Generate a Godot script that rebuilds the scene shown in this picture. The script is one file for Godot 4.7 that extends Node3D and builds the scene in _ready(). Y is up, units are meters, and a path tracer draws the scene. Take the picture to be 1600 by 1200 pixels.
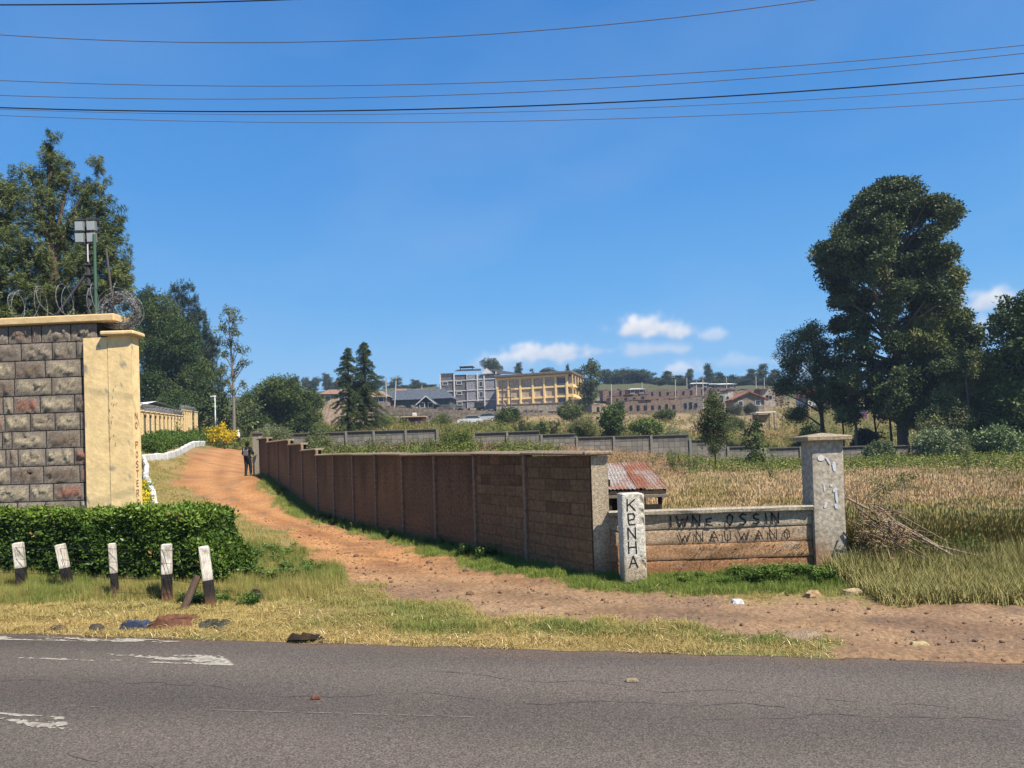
extends Node3D
# A murram track climbing between a boundary wall and a stone gate wall, seen across a tarmac road.

# ------------------------------------------------------------------ geometry collector
class Geo:
	var v := PackedVector3Array()
	var n := PackedVector3Array()
	var c := PackedColorArray()
	var i := PackedInt32Array()
	var col := Color(1, 1, 1)

	func poly(p: Array, out: Vector3) -> void:
		var nn: Vector3 = (p[2] - p[0]).cross(p[1] - p[0])
		var flip: bool = nn.dot(out) < 0.0
		nn = nn.normalized() * (-1.0 if flip else 1.0)
		var k := v.size()
		for q in p:
			v.append(q)
			n.append(nn)
			c.append(col)
		for j in range(1, p.size() - 1):
			i.append(k)
			i.append(k + j + 1 if flip else k + j)
			i.append(k + j if flip else k + j + 1)

	func box(cen: Vector3, size: Vector3, b := 0.0, bas := Basis.IDENTITY) -> void:
		var h := size * 0.5
		b = minf(b, minf(h.x, minf(h.y, h.z)) * 0.9)
		var pt := func(s: Vector3, k: int) -> Vector3:
			var q := Vector3(s.x * (h.x - b), s.y * (h.y - b), s.z * (h.z - b))
			q[k] = s[k] * h[k]
			return cen + bas * q
		for k in 3:
			var l := (k + 1) % 3
			var m := (k + 2) % 3
			for s in [-1.0, 1.0]:
				var out := Vector3.ZERO
				out[k] = s
				var q := []
				for t in [[1, 1], [1, -1], [-1, -1], [-1, 1]]:
					var sg := Vector3.ZERO
					sg[k] = s
					sg[l] = t[0]
					sg[m] = t[1]
					q.append(pt.call(sg, k))
				poly(q, bas * out)
				if b > 0.0:
					for s2 in [-1.0, 1.0]:
						var sa := Vector3.ZERO
						sa[k] = s
						sa[l] = s2
						sa[m] = 1.0
						var sb := sa
						sb[m] = -1.0
						var o2 := Vector3.ZERO
						o2[k] = s
						o2[l] = s2
						poly([pt.call(sa, k), pt.call(sa, l), pt.call(sb, l), pt.call(sb, k)], bas * o2)
		if b > 0.0:
			for x in [-1.0, 1.0]:
				for y in [-1.0, 1.0]:
					for z in [-1.0, 1.0]:
						var s := Vector3(x, y, z)
						poly([pt.call(s, 0), pt.call(s, 1), pt.call(s, 2)], bas * s)

	func tube(p: Array, r0: float, r1: float, sides := 6, cap := true) -> void:
		var base := v.size()
		var last: int = p.size() - 1
		var t: Vector3 = (p[1] - p[0]).normalized()
		var u: Vector3 = t.cross(Vector3(0.31, 0.9, 0.27)).normalized()
		if u.length() < 0.1:
			u = t.cross(Vector3.RIGHT).normalized()
		for k in p.size():
			if k > 0 and k < last:
				t = (p[k + 1] - p[k - 1]).normalized()
			elif k == last:
				t = (p[k] - p[k - 1]).normalized()
			u = (u - t * u.dot(t)).normalized()
			var w := t.cross(u)
			var r := lerpf(r0, r1, float(k) / last)
			for j in sides:
				var a := TAU * j / sides
				var d := u * cos(a) + w * sin(a)
				v.append(p[k] + d * r)
				n.append(d)
				c.append(col)
		for k in last:
			for j in sides:
				var a := base + k * sides + j
				var b := base + k * sides + (j + 1) % sides
				for q in [a, a + sides, b, b, a + sides, b + sides]:
					i.append(q)
		if cap:
			for e in [0, last]:
				var q := []
				for j in sides:
					q.append(v[base + e * sides + j])
				poly(q, (p[0] - p[1]) if e == 0 else (p[last] - p[last - 1]))

	# a grid of points, row after row, with smooth normals turned towards «out»
	func sheet(nx: int, ny: int, pts: PackedVector3Array, cols: PackedColorArray, out: Vector3) -> void:
		var base := v.size()
		var nn := PackedVector3Array()
		nn.resize(pts.size())
		for y in ny:
			for x in nx:
				var k := y * nx + x
				var a := pts[k + 1 if x < nx - 1 else k] - pts[k - 1 if x > 0 else k]
				var b := pts[k + nx if y < ny - 1 else k] - pts[k - nx if y > 0 else k]
				var m := a.cross(b).normalized()
				nn[k] = m if m.dot(out) >= 0.0 else -m
		v.append_array(pts)
		n.append_array(nn)
		if cols.is_empty():
			for k in pts.size():
				c.append(col)
		else:
			c.append_array(cols)
		var m0 := (pts[nx] - pts[0]).cross(pts[1] - pts[0])
		var flip := m0.dot(out) < 0.0
		for y in ny - 1:
			for x in nx - 1:
				var k := base + y * nx + x
				if flip:
					i.append_array(PackedInt32Array([k, k + nx, k + 1, k + 1, k + nx, k + nx + 1]))
				else:
					i.append_array(PackedInt32Array([k, k + 1, k + nx, k + 1, k + nx + 1, k + nx]))

	func tri2(a: Vector3, b: Vector3, d: Vector3, nn: Vector3) -> void:
		var k := v.size()
		for q in [a, b, d]:
			v.append(q)
			n.append(nn)
			c.append(col)
			i.append(k)
			k += 1

	func mesh() -> ArrayMesh:
		var a := []
		a.resize(Mesh.ARRAY_MAX)
		a[Mesh.ARRAY_VERTEX] = v
		a[Mesh.ARRAY_NORMAL] = n
		a[Mesh.ARRAY_COLOR] = c
		a[Mesh.ARRAY_INDEX] = i
		var m := ArrayMesh.new()
		m.add_surface_from_arrays(Mesh.PRIMITIVE_TRIANGLES, a)
		return m

# ------------------------------------------------------------------ many copies of one small mesh
class Batch:
	var b := PackedFloat32Array()
	var count := 0
	func put(s: Basis, o: Vector3, k: Color) -> void:
		b.append_array(PackedFloat32Array([s.x.x, s.y.x, s.z.x, o.x, s.x.y, s.y.y, s.z.y, o.y, s.x.z, s.y.z, s.z.z, o.z, k.r, k.g, k.b, 1.0]))
		count += 1

var rng := RandomNumberGenerator.new()
var nz := FastNoiseLite.new()
var M := {}
var T := {}

func _ready() -> void:
	rng.seed = 20240
	nz.seed = 11
	nz.frequency = 0.01
	nz.noise_type = FastNoiseLite.TYPE_SIMPLEX_SMOOTH
	nz.fractal_octaves = 3
	# camera: eye 2.25 m above the tarmac, rolled slightly, lens shifted up
	var cam := Camera3D.new()
	cam.name = "camera"
	cam.position = Vector3(0, 2.25, 0)
	cam.rotation_degrees = Vector3(0.85, 0, -1.8)
	cam.projection = Camera3D.PROJECTION_FRUSTUM
	cam.near = 0.1
	cam.far = 1500.0
	cam.size = 2.0 * 0.1 * 600.0 / 1110.0
	cam.frustum_offset = Vector2(0, 0.1 * 90.0 / 1110.0)
	add_child(cam)
	var env := WorldEnvironment.new()
	env.name = "environment"
	var e := Environment.new()
	e.background_mode = Environment.BG_SKY
	e.sky = Sky.new()
	e.sky.sky_material = build_sky()
	e.background_energy_multiplier = 1.0
	e.tonemap_mode = Environment.TONE_MAPPER_LINEAR
	e.tonemap_exposure = 1.68
	e.fog_enabled = true
	e.fog_density = 0.00035
	e.fog_light_color = Color(0.72, 0.82, 0.95)
	e.sdfgi_enabled = true
	e.ssao_enabled = true
	e.ssil_enabled = true
	env.environment = e
	add_child(env)
	var sun := DirectionalLight3D.new()
	sun.name = "sun"
	sun.light_energy = 1.6
	sun.light_color = Color(1.0, 0.965, 0.90)
	sun.light_angular_distance = 0.53
	sun.shadow_enabled = true
	sun.basis = Basis.looking_at(-Vector3(0.472, 0.787, 0.394))
	add_child(sun)

	make_materials()
	survey()
	build_ground()
	build_road()
	paint_bar("white edge line worn into streaks along the left road edge", Vector2(-9.5, -9.25), Vector2(-3.55, -8.58), 0.16, 0.3, 0.02, -0.5, 10.0, 0.05)
	paint_bar("worn white bar ending in a slant point near the left road edge", Vector2(-6.2, -8.35), Vector2(-2.95, -7.88), 0.34, 0.35, 0.24, 1.1, 120.0, 0.1)
	paint_bar("worn white bar fragment nearer the camera at lower left", Vector2(-5.6, -6.45), Vector2(-3.62, -6.06), 0.24, 0.3, 0.24, 0.8, 300.0, 0.15)
	paint_bar("thin pale scrape line along the middle of the tarmac", Vector2(-4.3, -6.42), Vector2(-0.4, -6.02), 0.018, 0.0, -0.02, 0.3, 500.0, 0.72)
	build_cracks()
	make_leaves()
	build_long_wall()
	build_front_wall()
	build_stone_wall()
	build_fence()
	build_back_wall()
	build_blocks()
	build_village()
	build_trees()
	build_ridge()
	build_hut()
	build_razor_wire()
	build_mast()
	build_hedge()
	build_hedge_fence()
	build_poles()
	build_people()
	build_brush()
	build_saplings()
	build_grass()
	build_litter()

func rf(a: float, b: float) -> float:
	return rng.randf_range(a, b)

func lin(r: float, g: float, b: float) -> Color:
	return Color(r, g, b)

func mixc(a: Color, b: Color, t: float) -> Color:
	return a.lerp(b, clampf(t, 0.0, 1.0))

func tag(o: Node, label: String, category: String, group := "", kind := "") -> Node:
	o.set_meta("label", label)
	o.set_meta("category", category)
	if group:
		o.set_meta("group", group)
	if kind:
		o.set_meta("kind", kind)
	return o

func piece(called: String, g, m: Material, parent: Node = self, at := Vector3.ZERO, bas := Basis.IDENTITY) -> MeshInstance3D:
	var o := MeshInstance3D.new()
	o.name = called
	o.mesh = g.mesh() if g is Geo else g
	o.material_override = m
	o.transform = Transform3D(bas, at)
	parent.add_child(o, true)
	return o

func thing(called: String, label: String, category: String, at := Vector3.ZERO, turn := 0.0, group := "") -> Node3D:
	var o := Node3D.new()
	o.name = called
	o.position = at
	o.rotation.y = turn
	add_child(o, true)
	tag(o, label, category, group)
	return o

func many(called: String, mesh: Mesh, m: Material, bt: Batch, parent: Node = self) -> MultiMeshInstance3D:
	var mm := MultiMesh.new()
	mm.transform_format = MultiMesh.TRANSFORM_3D
	mm.use_colors = true
	mm.mesh = mesh
	mm.instance_count = bt.count
	mm.buffer = bt.b
	var o := MultiMeshInstance3D.new()
	o.name = called
	o.multimesh = mm
	o.material_override = m
	parent.add_child(o, true)
	o.set_meta("kind", "stuff")
	return o

# ------------------------------------------------------------------ textures and materials
func noise_tex(key: String, size: int, kind: int, freq: float, oct: int, lo: float, hi: float, normal := 0.0, sd := 1) -> void:
	var f := FastNoiseLite.new()
	f.noise_type = kind
	f.frequency = freq
	f.fractal_octaves = oct
	f.fractal_gain = 0.6
	f.seed = sd
	var t := NoiseTexture2D.new()
	t.width = size
	t.height = size
	t.seamless = true
	t.noise = f
	if normal > 0.0:
		t.as_normal_map = true
		t.bump_strength = normal
	else:
		var g := Gradient.new()
		g.offsets = PackedFloat32Array([0.0, 1.0])
		g.colors = PackedColorArray([Color(lo, lo, lo), Color(hi, hi, hi)])
		t.color_ramp = g
	T[key] = t

func mat(key: String, c: Color, rough: float, tex := "", scale := Vector3.ONE, normal := "", nscale := 1.0, vc := true) -> StandardMaterial3D:
	var m := StandardMaterial3D.new()
	m.resource_name = key
	m.albedo_color = c.linear_to_srgb()
	m.roughness = rough
	m.metallic_specular = 0.35
	m.vertex_color_use_as_albedo = vc
	if tex:
		m.albedo_texture = T[tex]
	if normal:
		m.normal_enabled = true
		m.normal_texture = T[normal]
		m.normal_scale = nscale
	if tex or normal:
		m.uv1_triplanar = true
		m.uv1_world_triplanar = true
		m.uv1_scale = scale
		m.uv1_triplanar_sharpness = 4.0
	M[key] = m
	return m

func leaf_mat(key: String, rough := 0.55, through := 0.35) -> void:
	var m := mat(key, Color(1, 1, 1), rough)
	m.metallic_specular = 0.3
	m.backlight_enabled = true
	m.backlight = Color(through, through, through * 0.6)

func make_materials() -> void:
	noise_tex("grain", 512, FastNoiseLite.TYPE_SIMPLEX_SMOOTH, 0.02, 6, 0.62, 1.0)
	noise_tex("grain_n", 512, FastNoiseLite.TYPE_SIMPLEX_SMOOTH, 0.03, 6, 0, 1, 6.0, 2)
	noise_tex("rough_n", 512, FastNoiseLite.TYPE_SIMPLEX_SMOOTH, 0.05, 5, 0, 1, 14.0, 3)
	noise_tex("tar", 1024, FastNoiseLite.TYPE_VALUE, 0.3, 3, 0.42, 1.0, 0.0, 4)
	noise_tex("tar_n", 1024, FastNoiseLite.TYPE_VALUE, 0.3, 3, 0, 1, 5.0, 4)
	noise_tex("soil", 1024, FastNoiseLite.TYPE_SIMPLEX_SMOOTH, 0.02, 8, 0.66, 1.0, 0.0, 5)
	noise_tex("soil_n", 1024, FastNoiseLite.TYPE_SIMPLEX_SMOOTH, 0.03, 7, 0, 1, 10.0, 6)
	noise_tex("soft", 512, FastNoiseLite.TYPE_SIMPLEX_SMOOTH, 0.012, 5, 0.86, 1.0, 0.0, 8)
	noise_tex("rust", 512, FastNoiseLite.TYPE_SIMPLEX_SMOOTH, 0.025, 5, 0.3, 1.0, 0.0, 7)
	mat("ground", lin(1.22, 1.22, 1.22), 0.95, "soil", Vector3.ONE * 0.45, "soil_n", 0.9)
	mat("track", lin(1.22, 1.22, 1.22), 0.95, "soil", Vector3.ONE * 0.43, "soil_n", 0.5)
	mat("tar", lin(1.45, 1.35, 1.25), 0.85, "tar", Vector3.ONE * 0.3, "tar_n", 0.35)
	mat("paint", lin(1.1, 1.1, 1.1), 0.7, "grain", Vector3.ONE * 1.3, "tar_n", 0.4)
	mat("plaster", lin(1.15, 1.15, 1.15), 0.85, "grain", Vector3.ONE * 0.8, "grain_n", 0.35)
	mat("painted", lin(1.06, 1.06, 1.06), 0.7, "soft", Vector3.ONE * 0.5, "grain_n", 0.2)
	mat("concrete", lin(1.15, 1.15, 1.15), 0.9, "grain", Vector3.ONE * 1.4, "rough_n", 0.5)
	mat("stone", lin(1.2, 1.2, 1.2), 0.9, "grain", Vector3.ONE * 2.3, "rough_n", 0.9)
	mat("far", lin(1.1, 1.1, 1.1), 0.9, "grain", Vector3.ONE * 0.12)
	mat("plain", lin(1, 1, 1), 0.75)
	mat("wood", lin(1.2, 1.2, 1.2), 0.85, "grain", Vector3(4, 0.6, 4), "grain_n", 0.5)
	mat("bark", lin(1.2, 1.2, 1.2), 0.9, "grain", Vector3(2, 0.5, 2), "rough_n", 0.8)
	mat("cloth", lin(1.1, 1.1, 1.1), 0.9, "grain", Vector3.ONE * 4.0, "grain_n", 0.4)
	var rm := mat("rusty", lin(1, 1, 1), 0.7, "rust", Vector3(2.5, 2.5, 0.9), "grain_n", 0.3)
	rm.metallic = 0.0
	var sm := mat("steel", lin(0.5, 0.5, 0.52), 0.4)
	sm.metallic = 0.8
	mat("black", lin(0.012, 0.012, 0.013), 0.6)
	var gm := mat("glass", lin(0.03, 0.035, 0.04), 0.12)
	gm.metallic_specular = 0.6
	leaf_mat("leaf")
	leaf_mat("glossy_leaf", 0.38, 0.3)
	leaf_mat("blade", 0.7, 0.3)

# ------------------------------------------------------------------ the lie of the land
var cx := PackedFloat64Array()
var cz := PackedFloat64Array()
var wt := PackedFloat64Array()
var XS := PackedFloat32Array()
var ZS := PackedFloat32Array()
var HT := PackedFloat32Array()
var SO := PackedFloat32Array()

func lay_key(x: float, z: float) -> Vector2:
	var a: float = atan2(x, -z) if z < 0.0 else 0.85 * signf(x)
	return Vector2(clampf(a, -0.85, 0.85) * 1.6, log(maxf(3.0, sqrt(x * x + z * z))))

func fit_land() -> void:
	# spot heights [x, height, z]; between them a thin plate in (bearing, log distance) gives the slope seen from the road
	var spots: Array = [Vector3(-9.0, 0.18, -9.4), Vector3(-4.0, 0.08, -8.7), Vector3(0.0, -0.00, -8.2), Vector3(5.0, -0.10, -7.5), Vector3(9.0, -0.18, -7.0), Vector3(5.7, 0.00, -12.6), Vector3(9.0, -0.02, -12.6), Vector3(14.0, -0.10, -14.0), Vector3(1.4, 0.00, -12.4), Vector3(-2.7, 0.00, -15.3), Vector3(-1.2, 0.03, -17.0), Vector3(-4.4, 0.14, -10.4), Vector3(-8.5, 0.20, -12.2), Vector3(-12.0, 0.30, -13.0), Vector3(-8.0, 0.45, -16.0), Vector3(-13.0, 0.90, -20.0), Vector3(-7.8, 0.16, -27.7), Vector3(-13.5, 1.31, -37.2), Vector3(-13.3, 1.56, -35.6), Vector3(-26.9, 3.57, -70.0), Vector3(-7.7, 0.13, -23.5), Vector3(-16.6, 1.20, -36.0), Vector3(-11.9, 0.60, -24.0), Vector3(-17.4, 1.77, -34.0), Vector3(-24.8, 3.50, -55.0), Vector3(-23.6, 3.33, -45.0), Vector3(-35.3, 5.56, -80.0), Vector3(-29.2, 3.83, -45.0), Vector3(3.0, 0.00, -25.0), Vector3(10.0, -0.05, -20.0), Vector3(20.0, -0.10, -35.0), Vector3(40.0, 0.00, -50.0), Vector3(8.0, 0.10, -40.0), Vector3(-11.4, 2.47, -60.0), Vector3(-9.1, 2.51, -60.0), Vector3(-0.0, 2.11, -60.0), Vector3(8.5, 1.47, -60.0), Vector3(18.1, 0.30, -60.0), Vector3(32.3, 0.07, -60.0), Vector3(42.6, -0.04, -60.0), Vector3(-15.8, 4.81, -75.0), Vector3(-28.4, 4.48, -90.0), Vector3(-15.9, 1.58, -55.0), Vector3(-11.2, 7.39, -125.0), Vector3(-24.2, 8.89, -150.0), Vector3(-7.1, 13.84, -205.0), Vector3(-18.2, 14.19, -205.0), Vector3(8.9, 12.44, -192.0), Vector3(12.1, 10.27, -165.0), Vector3(16.5, 8.35, -130.0), Vector3(43.0, 2.40, -90.0), Vector3(62.2, 5.51, -130.0), Vector3(76.6, 9.43, -160.0), Vector3(67.0, 11.53, -190.0), Vector3(38.7, 4.45, -110.0), Vector3(40.8, 10.95, -180.0), Vector3(16.2, 3.89, -90.0), Vector3(-161.8, 25.32, -300.0), Vector3(-102.2, 29.41, -300.0), Vector3(-53.4, 30.04, -300.0), Vector3(0.8, 31.05, -300.0), Vector3(54.9, 29.35, -300.0), Vector3(108.9, 26.83, -300.0), Vector3(162.9, 23.24, -300.0), Vector3(214.2, 21.08, -300.0), Vector3(-283.2, 43.16, -420.0), Vector3(-150.6, 38.99, -420.0), Vector3(0.8, 34.23, -420.0), Vector3(152.2, 29.46, -420.0), Vector3(303.6, 24.70, -420.0), Vector3(-73.3, 9.16, -110.0), Vector3(99.8, 6.24, -140.0), Vector3(60.5, 1.61, -85.0)]
	var m: int = spots.size()
	var size := m + 3
	var A := []
	for s in spots:
		var k := lay_key(s.x, s.z)
		cx.append(k.x)
		cz.append(k.y)
	for r in size:
		var row := PackedFloat64Array()
		row.resize(size + 1)
		A.append(row)
	for r in m:
		for q in m:
			var r2: float = (cx[r] - cx[q]) ** 2 + (cz[r] - cz[q]) ** 2
			A[r][q] = (r2 * log(r2) if r2 > 1e-12 else 0.0) + (0.004 if r == q else 0.0)
		A[r][m] = 1.0
		A[r][m + 1] = cx[r]
		A[r][m + 2] = cz[r]
		A[m][r] = 1.0
		A[m + 1][r] = cx[r]
		A[m + 2][r] = cz[r]
		A[r][size] = spots[r].y / exp(cz[r])
	for k in size:
		var best := k
		for r in range(k + 1, size):
			if absf(A[r][k]) > absf(A[best][k]):
				best = r
		var sw = A[k]
		A[k] = A[best]
		A[best] = sw
		for r in range(k + 1, size):
			var f: float = A[r][k] / A[k][k]
			if f != 0.0:
				for q in range(k, size + 1):
					A[r][q] -= f * A[k][q]
	wt.resize(size)
	for k in range(size - 1, -1, -1):
		var s: float = A[k][size]
		for q in range(k + 1, size):
			s -= A[k][q] * wt[q]
		wt[k] = s / A[k][k]

func edge_of_road(x: float, z: float) -> float:   # metres inside the tarmac's far edge
	return (z - (-8.15 + 0.149 * x)) * 0.989

func land(x: float, z: float) -> float:
	var k := lay_key(x, z)
	var m := cx.size()
	var s := wt[m] + wt[m + 1] * k.x + wt[m + 2] * k.y
	for q in m:
		var dx := cx[q] - k.x
		var dz := cz[q] - k.y
		var r2 := dx * dx + dz * dz
		if r2 > 1e-12:
			s += wt[q] * r2 * log(r2)
	var d := exp(k.y)
	var b := smoothstep(6.0, 9.0, d)
	return s * d * b - 0.02 * x * (1.0 - b)

const TRACK := [[-27.3, -69.6, 1.3], [-23.0, -58.0, 1.6], [-19.0, -46.5, 2.1], [-16.8, -40.6, 2.0], [-12.9, -31.4, 1.7], [-11.3, -28.7, 1.35], [-9.6, -26.5, 1.05], [-7.25, -23.5, 0.95], [-5.3, -19.9, 1.0], [-4.0, -17.7, 1.25], [-3.0, -15.3, 1.4], [-2.0, -13.5, 1.35], [-0.95, -12.1, 1.2], [0.15, -10.95, 1.0], [2.0, -9.85, 0.92], [4.5, -9.15, 1.05], [7.0, -8.4, 1.4], [12.0, -7.6, 1.4], [20.0, -6.3, 1.5]]

# metres to the side of the track's middle line
func across(x: float, z: float) -> float:
	var p := Vector2(x, z)
	var best := 99.0
	var side := 0.0
	for k in TRACK.size() - 1:
		var a := Vector2(TRACK[k][0], TRACK[k][1])
		var b := Vector2(TRACK[k + 1][0], TRACK[k + 1][1])
		var t := clampf((p - a).dot(b - a) / (b - a).length_squared(), 0.0, 1.0)
		var d := p.distance_to(a.lerp(b, t))
		if d < best:
			best = d
			side = d * signf((b - a).cross(p - a))
	return side + 0.18 * nz.get_noise_2d(x * 30 + 77, z * 30)

func rut(s: float) -> float:
	return exp(-pow((absf(s) - 0.62) / 0.22, 2.0))

func soil_at(x: float, z: float) -> float:
	if x > 21.0 or z < -72.0 or z > -5.0:
		return 0.0
	var p := Vector2(x, z)
	var best := 99.0
	for k in TRACK.size() - 1:
		var a := Vector2(TRACK[k][0], TRACK[k][1])
		var b := Vector2(TRACK[k + 1][0], TRACK[k + 1][1])
		var t := clampf((p - a).dot(b - a) / (b - a).length_squared(), 0.0, 1.0)
		best = minf(best, p.distance_to(a.lerp(b, t)) - lerpf(TRACK[k][2], TRACK[k + 1][2], t))
	if x > 2.6:          # the dusty apron where the track meets the tarmac
		best = minf(best, maxf(-1.6 - edge_of_road(x, z), 3.6 - x + 0.5 * nz.get_noise_2d(z * 90, 40)) - 0.0)
	if best > 2.0:
		return 0.0
	return clampf((0.62 * nz.get_noise_2d(x * 50, z * 50) + 0.42 * nz.get_noise_2d(x * 240, z * 240) - best) / 0.35 + 0.5, 0.0, 1.0)

# signed distance from the long wall's face, positive on the track's side
func off_wall(x: float, z: float) -> float:
	return (x - 1.37) * -0.8589 + (z + 12.5) * 0.5122

func in_field(x: float, z: float) -> bool:
	return off_wall(x, z) < -0.25 and z < -12.65

func line_of(from: float, to: float, fine0: float, fine1: float, step: float, grow: float, most: float) -> PackedFloat32Array:
	var lo := []
	var hi := []
	var x := fine0
	var s := step
	while x > from:
		s = minf(s * grow, most)
		x -= s
		lo.push_front(x)
	x = fine0
	while x < fine1:
		hi.append(x)
		x += step
	s = step
	while x < to:
		hi.append(x)
		s = minf(s * grow, most)
		x += s
	hi.append(to)
	return PackedFloat32Array(lo + hi)

func survey() -> void:
	fit_land()
	XS = line_of(-460.0, 460.0, -13.5, 9.5, 0.16, 1.1, 14.0)
	ZS = line_of(-560.0, 40.0, -19.5, -7.0, 0.16, 1.045, 9.0)
	HT.resize(XS.size() * ZS.size())
	SO.resize(HT.size())
	for b in ZS.size():
		for a in XS.size():
			var x := XS[a]
			var z := ZS[b]
			var k := b * XS.size() + a
			var y := land(x, z)
			var so := soil_at(x, z)
			var e := edge_of_road(x, z)
			if z > -60.0 and absf(x) < 40.0 and z < -6.0:
				y += 0.035 * nz.get_noise_2d(x * 70, z * 70) * smoothstep(0.0, -0.8, e)
				y += so * (0.035 * nz.get_noise_2d(x * 160 + 900, z * 160) + 0.025 * nz.get_noise_2d(x * 420, z * 420)) - so * 0.03
			else:
				y += nz.get_noise_2d(x * 6, z * 6) * 0.008 * clampf(-z - 50.0, 0.0, 200.0)
			y = lerpf(y, -0.02 * x - 0.15, smoothstep(-0.03, 0.25, e))
			HT[k] = y
			SO[k] = so

func gy(x: float, z: float) -> float:
	var a := clampi(XS.bsearch(x) - 1, 0, XS.size() - 2)
	var b := clampi(ZS.bsearch(z) - 1, 0, ZS.size() - 2)
	var u := clampf((x - XS[a]) / (XS[a + 1] - XS[a]), 0, 1)
	var w := clampf((z - ZS[b]) / (ZS[b + 1] - ZS[b]), 0, 1)
	var k := b * XS.size() + a
	return lerpf(lerpf(HT[k], HT[k + 1], u), lerpf(HT[k + XS.size()], HT[k + XS.size() + 1], u), w)

func ground_at(x: float, z: float) -> Vector3:
	return Vector3(x, gy(x, z), z)

func soil_colour(x: float, z: float) -> Color:
	var f := nz.get_noise_2d(x * 35, z * 35) * 0.5 + 0.5
	var near := smoothstep(-17.0, -10.5, z)
	var c := mixc(lin(0.44, 0.215, 0.085), lin(0.29, 0.18, 0.10), near)
	var stony := smoothstep(0.05, 0.4, nz.get_noise_2d(x * 45 + 200, z * 45) + 0.15 * nz.get_noise_2d(x * 300, z * 300))
	c = mixc(c, mixc(lin(0.36, 0.16, 0.065), lin(0.235, 0.145, 0.085), near), smoothstep(0.45, 0.75, f))
	c = mixc(c, mixc(lin(0.24, 0.135, 0.08), lin(0.17, 0.115, 0.085), near), stony * (0.35 + 0.65 * smoothstep(0.0, 0.3, nz.get_noise_2d(x * 420, z * 420))) * 0.8)
	c = mixc(c, mixc(lin(0.56, 0.30, 0.13), lin(0.40, 0.27, 0.16), near), smoothstep(0.1, 0.5, nz.get_noise_2d(x * 40 + 300, z * 70)) * (1.0 - stony) * 0.5)
	if x > 9.0 or z < -60.0:
		return c
	var s := across(x, z)
	c = mixc(c, mixc(lin(0.58, 0.31, 0.135), lin(0.38, 0.25, 0.15), near), rut(s) * (0.55 - 0.35 * stony))
	return mixc(c, c * 0.72, exp(-pow(s / 0.25, 2.0)) * 0.6 + smoothstep(0.95, 1.3, absf(s)) * 0.3)

func turf_colour(x: float, z: float) -> Color:
	var f := nz.get_noise_2d(x * 25 + 70, z * 25) * 0.5 + 0.5
	var d := sqrt(x * x + z * z)
	if d < 60.0:
		if in_field(x, z):
			return mixc(lin(0.27, 0.19, 0.10), lin(0.2, 0.17, 0.07), f)
		return mixc(lin(0.33, 0.24, 0.10), lin(0.17, 0.17, 0.055), smoothstep(0.35, 0.75, f))
	var g := nz.get_noise_2d(x * 5, z * 5) * 0.5 + 0.5
	var c := mixc(lin(0.12, 0.15, 0.04), lin(0.30, 0.23, 0.10), smoothstep(0.4, 0.75, g))
	c = mixc(c, lin(0.36, 0.19, 0.10), smoothstep(0.62, 0.8, f) * 0.7)
	if d > 95.0:
		var bare := smoothstep(95.0, 125.0, d + f * 30.0) * smoothstep(-0.2, -0.1, x / d) * smoothstep(0.42, 0.34, x / d)
		c = mixc(c, mixc(lin(0.30, 0.215, 0.135), lin(0.40, 0.27, 0.165), g), bare * 0.85)
	return mixc(c, lin(0.06, 0.08, 0.03), smoothstep(222.0, 245.0, d) * 0.85)

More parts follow.
